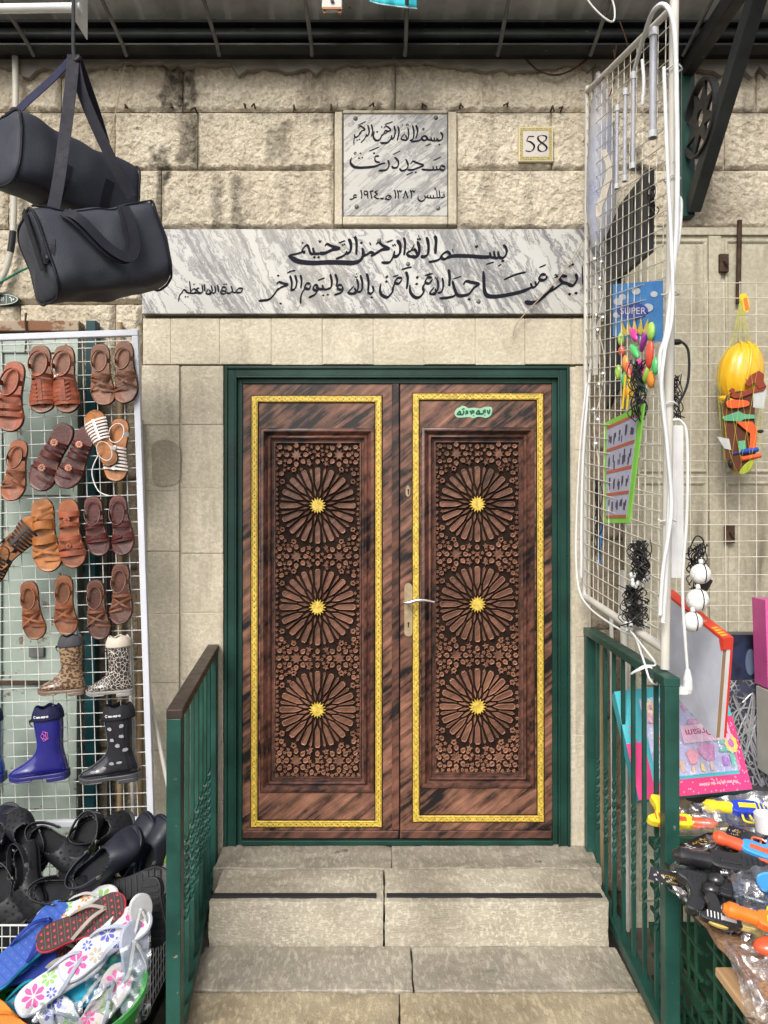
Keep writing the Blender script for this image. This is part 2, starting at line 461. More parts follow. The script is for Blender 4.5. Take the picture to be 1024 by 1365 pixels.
wall_root = thing('stone_wall', 'cream limestone ashlar wall with rough hammered blocks around the carved double door', 'wall', (0, 0.1, 0))
def stone_wall():
    m = MB()
    m.mi = 1
    # mortar backing with the door opening left free
    xl, xr = W(299, 600).x, W(760, 600).x
    zt = W(500, 489).z
    m.box2((-3.2, 0.025, 0), (xl, 0.34, 4.2)); m.box2((xr, 0.0251, 0), (3.2, 0.34, 4.2))
    m.box2((xl, 0.025, zt), (xr, 0.34, 4.2)); m.box2((xl, 0.025, 0), (xr, 0.34, Z_T1 - 0.01))
    m.mi = 0
    A = [(-260, -90), (-90, 80), (80, 243), (243, 527), (527, 792), (792, 1010), (1010, 1280)]
    for i, (a, b) in enumerate(A): rock_block(m, *wrect(a, b, 84, 148), 0.014, 0.007, 0.0135, 11 + i)
    B = [(-260, -60), (-60, 152), (152, 263), (263, 445), (609, 736), (736, 968), (968, 1280)]
    for i, (a, b) in enumerate(B): rock_block(m, *wrect(a, b, 148, 225), 0.014, 0.007, 0.0135, 31 + i)
    Cc = [(-260, 10), (10, 214), (214, 445), (609, 905), (905, 1040), (1040, 1280)]
    for i, (a, b) in enumerate(Cc): rock_block(m, *wrect(a, b, 225, 304), 0.014, 0.007, 0.0135, 51 + i)
    D = [(-260, 60, 304, 404), (60, 189, 304, 404), (-260, 24, 404, 436), (24, 152, 404, 520), (152, 188, 404, 520), (785, 880, 304, 420), (880, 1280, 304, 420)]
    for i, (a, b, c, d) in enumerate(D): rock_block(m, *wrect(a, b, c, d), 0.02, 0.018, 0.014, 71 + i)
    for i, (c, d) in enumerate([(-160, -40), (-40, 20), (20, 84)]):
        for j, (a, b) in enumerate([(-260, 60 + 40 * i), (60 + 40 * i, 420 - 30 * i), (420 - 30 * i, 800), (800, 1280)]):
            rock_block(m, *wrect(a, b, c, d), 0.02, 0.02, 0.014, 91 + i * 5 + j, 0.02)
    m.mi = 2
    # dirty lower courses, both sides of the door
    for k, (c, d) in enumerate([(520, 640), (640, 760), (760, 880), (880, 1000), (1000, 1120), (1120, 1232)]):
        rock_block(m, *wrect(20, 188, c, d), 0.02, 0.012, 0.012, 120 + k, 0.014)
        rock_block(m, *wrect(787, 930, c - 40, d - 40), 0.02, 0.008, 0.010, 140 + k, 0.014)
    o = m.build('ashlar', [M['stone'], M['mortar'], M['stone_dirty']], wall_root, smooth='all')
    # old water stains and soot on the wall, plus a hole's shade painted dark
    co = np.empty(len(o.data.vertices) * 3, dtype=np.float32); o.data.vertices.foreach_get('co', co); co = co.reshape(-1, 3)
    px = 512 + co[:, 0] * 299.7; py = 690 - (co[:, 2] - CAM_H) * 299.7
    wob = (vnoise(px / 9, py / 14, 5) - .5) * 14
    st = np.zeros(len(px))
    for (a, b, c, d, k) in ((213, 262, 60, 146, .95), (236, 264, 146, 224, .75), (202, 226, 200, 246, .95), (206, 220, 240, 300, .6), (352, 386, 158, 220, .55), (280, 300, 232, 304, .6), (304, 324, 236, 304, .7), (372, 384, 236, 290, .3), (636, 662, 196, 262, .35), (838, 862, 186, 236, .95), (845, 856, 235, 300, .6), (930, 960, 84, 146, .4), (84, 130, 90, 146, .35), (120, 140, 150, 215, .5), (440, 620, 140, 150, .8), (700, 716, 226, 300, .3), (520, 540, 84, 140, .25)):
        e = np.minimum(np.minimum(px - a, b - px) + wob, np.minimum(py - c, d - py) * .6 + wob)
        st = np.maximum(st, k * np.clip(e / 7 + .3, 0, 1))
    jt = np.minimum.reduce([np.abs(py - q) for q in (148, 225, 304)])
    st = np.maximum(st, np.clip(1 - jt / 6, 0, 1) * np.clip((vnoise(px / 30, py / 40, 9) - .45) * 3, 0, .7))
    at = o.data.attributes.new('stain_and_hole', 'FLOAT', 'POINT'); at.data.foreach_set('value', st.astype(np.float32))
stone_wall()

def dressed(name, rects, y0, y1, mat, parent, bev=0.003, jit=0.0015):
    m = MB(); rr = random.Random(len(rects))
    for (a, b, c, d) in rects:
        x0, x1, z0, z1 = wrect(a, b, c, d, 0.0, 0.45)
        m.box2((x0, y0 + rr.uniform(-jit, jit), z0), (x1, y1, z1))
    return m.build(name, mat, parent, bevel=bev)
# lintel course of narrow voussoirs under the marble, jambs either side of the frame
jm = MB()
for (a_, b_, c_, d_, y_) in ((189.5, 240, 488, 1222, -.0045), (237, 298, 488, 1178, .0072), (756, 788, 488, 1178, .0072), (191, 799, 424, 486, .0035)):
    x0_, x1_, z0_, z1_ = wrect(a_, b_, c_, d_, 0.0, 0.6); jm.box2((x0_, y_, z0_), (x1_, .03, z1_))
jm.build('jamb_pointing', M['stone_smooth'], wall_root)
lint = [(190, 228, 424, 486), (228, 293, 424, 486), (293, 362, 424, 486), (362, 430, 424, 487), (430, 498, 424, 486), (498, 566, 424, 487), (566, 634, 424, 486), (634, 700, 424, 487), (700, 762, 424, 486), (762, 800, 424, 486)]
dressed('lintel_course', lint, 0.0, 0.2, M['stone_smooth'], wall_root)
jl = [(241, 298, a, b) for a, b in zip((487, 566, 651, 738, 817, 906, 990, 1068), (566, 651, 738, 817, 906, 990, 1068, 1180))]
jr = [(767, 786, a, b) for a, b in zip((487, 600, 720, 850, 980), (600, 720, 850, 980, 1180))]
dressed('inner_jamb', jl, 0.004, 0.2, M['stone_smooth'], wall_root)
jo = [(189, 240, a, b) for a, b in zip((487, 567, 655, 735, 818, 910, 1000, 1090), (567, 655, 735, 818, 910, 1000, 1090, 1225))]
dressed('outer_jamb', jo, -0.008, 0.2, M['stone_smooth'], wall_root)
jq = [(757.5, 767, a, b) for a, b in zip((487, 620, 780, 930), (620, 780, 930, 1180))]
dressed('inner_jamb', jr, 0.004, 0.2, M['stone_smooth'], wall_root)
# smooth framed recess round the square plaque
def plaque_surround():
    m = MB()
    for (a, b, c, d) in [(446, 457, 150, 301), (597, 609, 150, 301), (457, 597, 289, 301), (457, 597, 148, 153)]:
        x0, x1, z0, z1 = wrect(a, b, c, d, 0.0, 0.3); m.box2((x0, -0.012, z0), (x1, 0.03, z1))
    m.build('plaque_surround', M['stone_smooth'], wall_root, bevel=0.006)
plaque_surround()
# repair patch of grey plaster on the left jamb
M['patch'] = stone_mat('old mortar patch', (.30, .265, .20), (.40, .36, .28), (.22, .185, .135), .4, .6, .5)
def patch():
    m = MB(); out = spline([(204, 592), (222, 586), (239, 596), (240, 620), (238, 642), (222, 648), (205, 644), (203, 618)], 5, True)
    m.prism(out, lambda x, y, d: W(x, y, -0.009) + Vector((0, d, 0)), 0.004, -0.0025)
    m.build('plaster_patch', M['patch'], wall_root, smooth=True)
patch()
# iron pegs and hooks along the joints
def pegs():
    rr = random.Random(3)
    for (px, py) in [(170, 144), (230, 143), (262, 148), (327, 143), (340, 143), (393, 145), (442, 144), (498, 142), (563, 143), (613, 143), (676, 142), (735, 146), (748, 147), (963, 148)]:
        m = MB(); p = W(px, py, -0.002)
        L = rr.uniform(0.012, 0.03); a = rr.uniform(-1.2, 1.2)
        q = p + Vector((math.sin(a) * L, -0.03, -abs(math.cos(a)) * L))
        m.tube([p + Vector((0, 0.02, 0)), p + Vector((0, -0.028, 0)), q], 0.0042, 6)
        m.build('iron_peg', M['rust'], wall_root, smooth=True)
pegs()
# cement band under the awning beam, lower edge ragged
def band():
    m = MB(); rr = random.Random(5)
    xs = np.linspace(-260, 1280, 150); pts = []
    for x in xs:
        pts.append((x, 90 + 5 * math.sin(x * .021) + rr.uniform(-4, 3) + (9 if rr.random() < .15 else 0)))
    out = [(-260, 66)] + [(1280, 66)] + pts[::-1]
    m.prism(out, lambda x, y, d: W(x, y, -0.02) + Vector((0, d, 0)), 0.05, -0.012)
    m.build('cement_band', M['cement'], wall_root)
band()

# ------------------------------------------------------------------ steps
def step_mat(name, a, b, tool):
    t = NT(name)
    col = t.mix(t.ramp(t.noise(4.5, 7, 0.65), [(0.32, 0.0), (0.68, 1.0)]), a, b)
    sp = t.noise(1.0, 4, 0.6, t.mapping((70, 26, 60), (0, 0, R(35))))
    col = t.mix(t.math('MULTIPLY', t.ramp(sp, [(0.5, 0.0), (0.62, 1.0)]), 0.36), col, tuple(min(1, x * 1.75) for x in b))
    col = t.mix(t.ramp(t.noise(9, 6, 0.6), [(0.67, 0.0), (0.72, 0.75)]), col, (0.035, 0.033, 0.033))
    col = t.mix(t.math('MULTIPLY', t.ramp(t.noise(2.2, 5), [(0.45, 0.0), (0.65, 1.0)]), 0.5), col, (0.15, 0.125, 0.09))
    h = t.math('ADD', t.noise(1.0, 4, 0.7, t.mapping((60, 60, 160) if tool else (70, 30, 60), (0, 0, R(25)))), t.math('MULTIPLY', t.noise(150, 3), 0.5))
    return t.set(col, t.ramp(t.noise(3, 4), [(.4, .45), (.6, .8)]), 0, h, 0.7, 0.008)
M['step_a'] = step_mat('worn warm step stone', (0.22, 0.175, 0.11), (0.40, 0.335, 0.225), False)
M['step_b'] = step_mat('grey tread stone', (0.19, 0.17, 0.135), (0.34, 0.31, 0.25), False)
M['step_riser'] = step_mat('tooled riser stone', (0.29, 0.26, 0.20), (0.46, 0.42, 0.335), True)
M['strip'] = plain('black anti-slip strip', (0.022, 0.022, 0.025), 0.7)
def steps():
    t = thing('stone_steps', 'worn stone steps with a black anti-slip strip leading up to the carved door', 'steps', (0.1, -0.5, 0))
    def slab(name, x0, x1, y0, y1, z0, z1, mat, seed, bev=0.012):
        m = MB(); n = max(4, int((x1 - x0) / 0.03)); k = max(3, int((y1 - y0) / 0.03))
        rr = random.Random(seed)
        m.box2((x0, y0, z0), (x1, y1, z1))
        o = m.build(name, mat, t, bevel=bev, seg=3)
        bm = bmesh.new(); bm.from_mesh(o.data)
        bmesh.ops.subdivide_edges(bm, edges=bm.edges, cuts=22, use_grid_fill=True)
        for v in bm.verts:
            q = Vector((v.co.x * 9 + seed, v.co.y * 9, v.co.z * 9))
            from mathutils import noise as mn
            if v.co.z > z0 + 0.01:
                v.co += mn.noise_vector(q) * 0.004 + mn.noise_vector(q * 3.7) * 0.003; v.co.z -= max(0, mn.noise(q * 1.9) - .42) * .03
        bm.to_mesh(o.data); bm.free()
        for p in o.data.polygons: p.use_smooth = True
        return o
    yf = -0.468
    slab('sill_slab', -0.71, 0.03, -0.205, 0.1, Z_T2, Z_T1, M['step_b'], 1); slab('sill_slab', 0.035, 0.905, -0.205, 0.1, Z_T2, Z_T1 + .001, M['step_b'], 2)
    slab('upper_step', -0.665, -0.003, yf, -0.208, Z_T2 - 0.02, Z_T1 - 0.003, M['step_riser'], 3); slab('upper_step', 0.004, 0.85, yf - 0.004, -0.208, Z_T2 - 0.02, Z_T1 - 0.002, M['step_riser'], 4)
    for a, b in ((-0.662, -0.03), (0.01, 0.838)):
        m = MB(); m.box2((a, yf + 0.026, Z_T1 - 0.004), (b, yf + 0.052, Z_T1 + 0.0045)); m.build('grip_strip', M['strip'], t)
    slab('lower_tread', -0.68, 0.10, -0.735, yf - 0.006, 0.0, Z_T2, M['step_b'], 5); slab('lower_tread', 0.105, 0.875, -0.738, yf - 0.009, 0.0, Z_T2 + 0.002, M['step_b'], 6)
    slab('lower_tread', -0.66, 0.05, -1.25, -0.742, 0.0, Z_T2 - 0.002, M['step_a'], 7); slab('lower_tread', 0.054, 0.885, -1.25, -0.745, 0.0, Z_T2, M['step_a'], 8)
steps()

# ------------------------------------------------------------------ the double door
def ring_prism(mb, a, b, w, y0, y1):
    """rectangular ring in px between outer (x0,x1,y0,y1)=a and inner a inset by w px, from depth y0 to front y1"""
    x0, x1, p0, p1 = a; 
    P0, P1 = W(x0, p1, b), W(x1, p0, b); ww = w / 300.0
    for (c, d) in (((P0.x, P0.z), (P0.x + ww, P1.z)), ((P1.x - ww, P0.z), (P1.x, P1.z)), ((P0.x + ww, P0.z), (P1.x - ww, P0.z + ww)), ((P0.x + ww, P1.z - ww), (P1.x - ww, P1.z))):
        mb.box2((c[0], y0, c[1]), (d[0], y1, d[1]))

def mold_ring(mb, x0, x1, z0, z1, prof):
    """mitred moulding: prof is a list of (inset, y); lofted round the rectangle"""
    vs = []
    for ins, y in prof:
        vs += [(x0 + ins, y, z0 + ins), (x1 - ins, y, z0 + ins), (x1 - ins, y, z1 - ins), (x0 + ins, y, z1 - ins)]
    fs = []
    for i in range(len(prof) - 1):
        for k in range(4):
            fs.append((i * 4 + k, i * 4 + (k + 1) % 4, i * 4 + 4 + (k + 1) % 4, i * 4 + 4 + k))
    mb.add(vs, fs)

def star(cx, cy, r, ri, n, a0=0.0):
    return [(cx + (r if k % 2 == 0 else ri) * math.cos(a0 + PI * k / n), cy + (r if k % 2 == 0 else ri) * math.sin(a0 + PI * k / n)) for k in range(2 * n)]

def double_door():
    t = thing('double_door', 'dark copper painted double door with carved rosette panels in a green frame', 'door', (0.05, 0.05, Z_T1))
    # green frame: stepped, three sides and a threshold
    fx0, fx1, fz1 = W(300, 800).x, W(759.5, 800).x, W(500, 488.5).z
    fz0 = Z_T1 + 0.002
    fr = MB()
    def strip(i0, i1, y):
        fr.box2((fx0 + i0, y, fz0), (fx0 + i1, 0.12, fz1 - i0)); fr.box2((fx1 - i1, y, fz0), (fx1 - i0, 0.12, fz1 - i0))
        fr.box2((fx0 + i1, y, fz1 - i1), (fx1 - i1, 0.12, fz1 - i0))
    strip(0.0, 0.012, -0.012); strip(0.012, 0.044, -0.004); strip(0.044, 0.052, -0.010); strip(0.052, 0.074, 0.012)
    fr.build('door_frame', M['green'], t, bevel=0.0025)
    th = MB(); th.box2((fx0 + 0.074, 0.0, fz0), (fx1 - 0.074, 0.12, fz0 + 0.022)); th.build('threshold', M['green'], t, bevel=0.003)
    bk = MB(); bk.box2((fx0 + .02, .075, Z_T1), (fx1 - .02, .115, fz1 - .02)); bk.build('light_block_board', M['patina'], t)  # dark board added behind the leaves to block light through their gap
    yL = 0.020                                  # front face of the leaves
    lx0, lx1 = fx0 + 0.075, fx1 - 0.075
    xm = W(533, 800, yL).x
    z0, z1 = fz0 + 0.026, fz1 - 0.075
    Lp = lambda px, py: W(px, py, yL)
    def leaf(x0, x1, bx, px, rc, border_top, border_bot, side):
        lf = MB()
        # leaf slab as stiles and rails round the panel opening
        q0, q1 = Lp(px[0], px[3]), Lp(px[1], px[2])
        lf.box2((x0, yL, z0), (q0.x, yL + 0.04, z1)); lf.box2((q1.x, yL, z0), (x1, yL + 0.04, z1))
        lf.box2((q0.x, yL, z0), (q1.x, yL + 0.04, q0.z)); lf.box2((q0.x, yL, q1.z), (q1.x, yL + 0.04, z1))
        L = lf.build('door_leaf', M['copper'], t)
        # yellow border
        b0, b1 = Lp(bx[0], border_bot), Lp(bx[1], border_top)
        g = MB(); mold_ring(g, b0.x, b1.x, b0.z, b1.z, [(0, yL + .004), (0.0, yL - 0.006), (0.003, yL - 0.009), (0.025, yL - 0.009), (0.028, yL - 0.006), (0.028, yL + .004)])
        G = g.build('gilt_border', M['gold'], L)
        ol = MB(); mold_ring(ol, b0.x - .004, b1.x + .004, b0.z - .004, b1.z + .004, [(0, yL + .002), (0.0, yL - 0.0025), (0.004, yL - 0.0035), (0.032, yL - .0035), (0.036, yL - 0.0025), (.036, yL + .002)])
        ol.build('border_outline', M['patina'], L)
        # beading and dots along the border
        dm = MB(); s = 0.026
        def dots(ax, bx_, vert, c):
            n = int((bx_ - ax) / s)
            for k in range(n + 1):
                u = ax + (bx_ - ax) * k / n
                x, z = (c, u) if vert else (u, c)
                dm.box((x, yL - 0.0092, z), (0.0042, 0.002, 0.0055) if vert else (0.0055, 0.002, 0.0042))
                for o_ in (-0.0088, 0.0088):
                    if vert: dm.box((x + o_, yL - 0.0091, z + s / 2), (0.0016, 0.0016, 0.019))
                    else: dm.box((x + s / 2, yL - 0.0091, z + o_), (0.019, 0.0016, 0.0016))
        dots(b0.x + .02, b1.x - .04, False, b0.z + .014); dots(b0.x + .02, b1.x - .04, False, b1.z - .014)
        dots(b0.z + .03, b1.z - .05, True, b0.x + .014); dots(b0.z + .03, b1.z - .05, True, b1.x - .014)
        dm.build('border_tracery', M['gold_line'], G)
        # panel moulding: raised roll, cove, step, second fillet
        mo = MB()
        mold_ring(mo, q0.x, q1.x, q0.z, q1.z, [(-0.012, yL + .001), (-0.010, yL - 0.006), (-0.004, yL - 0.010), (0.004, yL - 0.010), (0.009, yL - 0.004), (0.014, yL + 0.004), (0.020, yL + 0.010), (0.024, yL + 0.001), (0.030, yL - 0.003), (0.036, yL + 0.002), (0.038, yL + 0.016), (0.046, yL + 0.018), (0.049, yL + 0.010), (0.054, yL + 0.010), (0.057, yL + 0.026)])
        mo.build('panel_moulding', M['copper_dark'], L, smooth=True, angle=50)
        # carved panel
        cx0, cx1, cz0, cz1 = q0.x + 0.052, q1.x - 0.052, q0.z + 0.052, q1.z - 0.052
        gp = MB(); gp.box2((cx0 - .004, yL + 0.022, cz0 - .004), (cx1 + .004, yL + 0.038, cz1 + .004))
        P = gp.build('carved_panel', M['patina'], L)
        cv = MB()
        yb, yt = yL + 0.0225, yL + 0.009
        fn = lambda x, z, d: Vector((x, d, z))
        def piece(out, ins=0.0035, top=yt):
            # ground skirt, shoulder, sunk face: gives a bright rim like the hammered relief
            n = len(out); cx = sum(p[0] for p in out) / n; cy = sum(p[1] for p in out) / n
            def sh(k_): return [(cx + (x - cx) * max(.1, 1 - k_ / (math.hypot(x - cx, y - cy) or 1)), cy + (y - cy) * max(.1, 1 - k_ / (math.hypot(x - cx, y - cy) or 1))) for x, y in out]
            rings = [(out, yb), (sh(0.0018), top), (sh(ins), top), (sh(ins + 0.0022), top + 0.0042)]
            vs = [fn(x, z, d) for o_, d in rings for x, z in o_]
            fs = [(r * n + k, r * n + (k + 1) % n, (r + 1) * n + (k + 1) % n, (r + 1) * n + k) for r in range(3) for k in range(n)]
            cv.mi = 0; b0_ = len(cv.v); cv.add(vs, fs); cv.mi = 1; cv.f.append([b0_ + 3 * n + k for k in range(n)]); cv.m.append(1)
        hw = (cx1 - cx0) / 2; ccx = (cx0 + cx1) / 2
        C = [Lp(423, y).z for y in rc]
        pitch = (C[0] - C[2]) / 2
        rad = min(hw * 0.93, pitch * 0.38)
        inside = lambda x, z, e=0.004: cx0 + e < x < cx1 - e and cz0 + e < z < cz1 - e
        suns = []
        for c in C:
            for k in range(16):
                a = 2 * PI * k / 16
                ca, sa = math.cos(a), math.sin(a)
                def rp(r, w): return (ccx + r * ca - w * sa, c + r * sa + w * ca)
                ro = rad * 0.985
                piece([rp(rad * .40, 0), rp(rad * .56, -.0102), rp(ro * .95, -.0122), rp(ro, -.0075), rp(ro, .0075), rp(ro * .95, .0122), rp(rad * .56, .0102)])
                a2 = a + PI / 16; ca2, sa2 = math.cos(a2), math.sin(a2)
                def rq(r, w): return (ccx + r * ca2 - w * sa2, c + r * sa2 + w * ca2)
                piece([rq(rad * .22, 0), rq(rad * .34, -.0045), rq(rad * .50, 0), rq(rad * .34, .0045)], .0012)
                # slim ray between petals
                piece([rq(rad * .54, 0), rq(rad * .76, -.0030), rq(rad * .93, -.0062), rq(rad * .99, 0), rq(rad * .93, .0062), rq(rad * .76, .0030)], .0012, yt + .003)
                # small five-point stars round the rosette
                sx, sz = ccx + rad * 1.11 * ca2, c + rad * 1.11 * sa2
                if inside(sx, sz, .009): piece(star(sx, sz, .0155, .0068, 5, a2 + PI), .0012)
            suns.append(c)
        rows = [C[0] + pitch / 2, (C[0] + C[1]) / 2, (C[1] + C[2]) / 2, C[2] - pitch / 2]
        sxo = hw * 0.50
        taken = []
        for rz in rows:
            for sx in (-sxo, sxo):
                X = ccx + sx
                piece(star(X, rz, .0285, .0155, 8, PI / 8), .0016)
                for k in range(8):
                    a = 2 * PI * k / 8 + PI / 8 * 0
                    px_, pz_ = X + .0415 * math.cos(a), rz + .0415 * math.sin(a)
                    if not inside(px_, pz_, .010): continue
                    if any(math.hypot(px_ - u, pz_ - v) < .021 for u, v in taken): continue
                    if any(math.hypot(px_ - ccx, pz_ - c) < rad * 1.0 + .008 for c in C): continue
                    taken.append((px_, pz_))
                    piece([(px_ + .0115 * math.cos(a + 2 * PI * j / 7) * (1.4 if j == 0 else 1), pz_ + .0115 * math.sin(a + 2 * PI * j / 7) * (1.4 if j == 0 else 1)) for j in range(7)], .003)
            for (ox, oz) in ((0, 0), (0, .030), (0, -.030), (-hw * .88, .034), (hw * .88, .034), (-hw * .88, -.034), (hw * .88, -.034), (-hw * .55, .066), (hw * .55, .066), (-hw * .55, -.066), (hw * .55, -.066), (-.026, .052), (.026, .052), (-.026, -.052), (.026, -.052), (-hw * .84, .085), (hw * .84, .085), (-hw * .84, -.085), (hw * .84, -.085), (-hw * .9, 0), (hw * .9, 0), (-hw * .82, .12), (hw * .82, .12), (-hw * .82, -.12), (hw * .82, -.12)):
                X, Z = ccx + ox, rz + oz
                if not inside(X, Z, .012) or any(math.hypot(X - u, Z - v) < .023 for u, v in taken): continue
                if any(math.hypot(X - ccx, Z - c) < rad + .012 for c in C): continue
                taken.append((X, Z))
                if (abs(ox) + abs(oz)) < .01: piece(star(X, Z, .016, .007, 4, PI / 4), .0012)
                else:
                    an = math.atan2(oz, ox)
                    piece([(X + .0112 * math.cos(an + 2 * PI * j / 6) * (1.25 if j == 0 else 1), Z + .0112 * math.sin(an + 2 * PI * j / 6) * (1.25 if j == 0 else 1)) for j in range(6)], .003)
        # fill the left-over ground with little stars and wedges
        rr = random.Random(4)
        zz = cz0 + .010
        while zz < cz1 - .008:
            xx = cx0 + .010
            while xx < cx1 - .008:
                X, Z = xx + rr.uniform(-.003, .003), zz + rr.uniform(-.003, .003)
                if all(math.hypot(X - u, Z - v) > .0185 for u, v in taken) and all(math.hypot(X - ccx, Z - c) > rad + .006 for c in C) and all(math.hypot(X - ccx - s_ * sxo, Z - r_) > .031 for r_ in rows for s_ in (-1, 1)) and inside(X, Z, .0065):
                    if all(not (abs(math.hypot(X - ccx, Z - c) - rad * 1.11) < .013 and inside(X, Z, .014)) for c in C):
                        taken.append((X, Z)); piece(star(X, Z, .0098, .0045, 5, rr.uniform(0, 6)), .001)
                xx += .007
            zz += .007
        # border fillet of short dashes
        for k in range(int((cz1 - cz0) / .03)):
            z = cz0 + .012 + k * .03
            for X in (cx0 + .0035, cx1 - .0035): piece([(X - .0022, z), (X + .0022, z), (X + .0022, z + .019), (X - .0022, z + .019)], .0006, yt + .006)
        cv.build('carving', [M['copper_tip'], M['copper_face']], P)
        for c in suns:
            sm = MB(); sm.prism(star(ccx, c, .040, .0255, 16), fn, yt + .004, yt - 0.005, .003)
            sm.build('gilt_sun', M['gold'], P)
        # bottom weather bar
        wb = MB(); wb.box2((x0 + .004, yL - 0.012, z0 + .002), (x1 - .004, yL + 0.002, z0 + 0.036)); wb.build('weather_bar', M['copper_dark'], L, bevel=.004)
        return L
    Lf = leaf(lx0, xm - 0.002, (335, 509), (350, 496, 574, 1053), (674, 810, 947), 528, 1102, -1)
    Rt = leaf(xm + 0.002, lx1, (550.5, 724), (565, 709, 573, 1047), (672, 806, 943), 525, 1095, 1)
    # meeting strip on the left leaf
    a = MB(); a.box2((W(522.5, 800, yL).x, yL - 0.012, z0 + .04), (xm - .003, yL, z1)); a.build('meeting_strip', M['copper_dark'], Lf, bevel=.003)
    # lock furniture on the right leaf
    hp = MB(); cx = W(544.5, 800, yL).x
    za, zb = W(544, 777, yL).z, W(544, 849, yL).z
    hw = .0185
    out = [(cx + hw * math.cos(k * PI / 8), za - .018 + .018 * math.sin(k * PI / 8)) for k in range(9)] + [(cx - hw * math.cos(k * PI / 8), zb + .018 - .018 * math.sin(k * PI / 8)) for k in range(9)]
    hp.prism(out, lambda x, z, d: Vector((x, d, z)), yL, yL - .007, .003)
    hpo = hp.build('handle_plate', M['brass'], Rt)
    hd = MB(); zc = W(544, 802, yL).z
    hd.tube([(cx - .004, yL, zc), (cx - .004, yL - .045, zc)], .008, 10)
    pts = spline([(cx - .022, yL - .046, zc + .002), (cx, yL - .052, zc + .001), (cx + .03, yL - .053, zc + .010), (cx + .07, yL - .053, zc + .012), (cx + .113, yL - .052, zc + .004)], 5)
    hd.tube(pts, [.005 + .004 * math.sin(PI * min(1, i / (len(pts) - 1) + .1)) for i in range(len(pts))], 10)
    hd.build('lever_handle', M['steel'], hpo, smooth=True)
    def keyhole(zk, par):
        k = MB(); k.lathe([(0.0045, 0), (0.0045, .001)], (cx, yL - .0078, zk + .006), 10, Matrix.Rotation(R(90), 3, 'X')); k.box((cx, yL - .0080, zk - .006), (.005, .001, .016)); k.build('keyhole', M['cable_black'], par)
    keyhole(W(544, 832, yL).z, hpo)
    es = MB(); zk = W(544, 655, yL).z
    es.prism([(cx - .002 + .0125 * math.cos(k * PI / 10), zk + .027 * math.sin(k * PI / 10)) for k in range(20)], lambda x, z, d: Vector((x, d, z)), yL, yL - .006, .003)
    eo = es.build('keyhole_plate', M['brass'], Rt); keyhole(zk, eo)
    # green sticker with writing
    s = MB(); Y = yL - .0012
    out = spline([(606, 551), (609, 545), (613, 543), (616, 541), (621, 542), (624, 544), (632, 543.5), (640, 544.5), (646, 542.5), (655, 542.8), (656, 548), (654, 554), (648, 557), (643, 556), (637, 555.5), (631, 557.5), (626, 556), (615, 556.5), (609, 556)], 4, True)
    s.prism(out, lambda x, y, d: W(x, y, yL) + Vector((0, d, 0)), .001, -.0012)
    so = s.build('sticker', plain('mint green sticker', (0.27, 0.50, 0.33), .4), Rt)
    write('sticker_writing', STICKER, 600, 530, .06836, Y - .0006, plain('dark green print', (.02, .09, .06), .5), so)
    return t
# ------------------------------------------------------------------ brush lettering
def write(name, strokes, X0, Y0, s, y, mat, parent, nib=R(58), wmin=0.5, thick=0.0009):
    """each stroke: (width, [points]) in units of s photograph pixels from (X0, Y0); drawn with a slanted nib on the plane Y = y"""
    m = MB()
    for k, (w, pts) in enumerate(strokes):
        yy = y - 0.00012 * (k % 9)
        if len(pts) == 1:                       # a rhombic dot
            cx, cy = pts[0]; r = w * 0.95
            out = [(cx + r, cy - r * .25), (cx + r * .2, cy + r * .8), (cx - r, cy + r * .2), (cx - r * .15, cy - r * .85)]
            P = [W(X0 + a * s, Y0 + b * s, y) for a, b in out]
            vs = [(p.x, yy, p.z) for p in P] + [(p.x, y + thick, p.z) for p in P]
            m.add(vs, [(0, 1, 2, 3)] + [(i, (i + 1) % 4, 4 + (i + 1) % 4, 4 + i) for i in range(4)])
            continue
        q = spline(pts, 7); N = len(q); L, Rr = [], []
        for i, (x, z) in enumerate(q):
            a, b = q[max(i - 1, 0)], q[min(i + 1, N - 1)]
            tx, tz = b[0] - a[0], b[1] - a[1]; l = math.hypot(tx, tz) or 1; tx /= l; tz /= l
            th = math.atan2(-tz, tx)
            hw = 0.70 * w * math.sqrt(wmin ** 2 + (1 - wmin ** 2) * math.sin(th - nib) ** 2)
            e = min(i, N - 1 - i) / max(1, N - 1)
            hw *= min(1, 0.45 + e * 5.0)
            L.append((x - tz * hw, z + tx * hw)); Rr.append((x + tz * hw, z - tx * hw))
        P = [W(X0 + a * s, Y0 + b * s, y) for a, b in L + Rr]
        vs = [(p.x, yy, p.z) for p in P]
        m.add(vs, [(i, i + 1, N + i + 1, N + i) for i in range(N - 1)])
    return m.build(name, mat, parent)

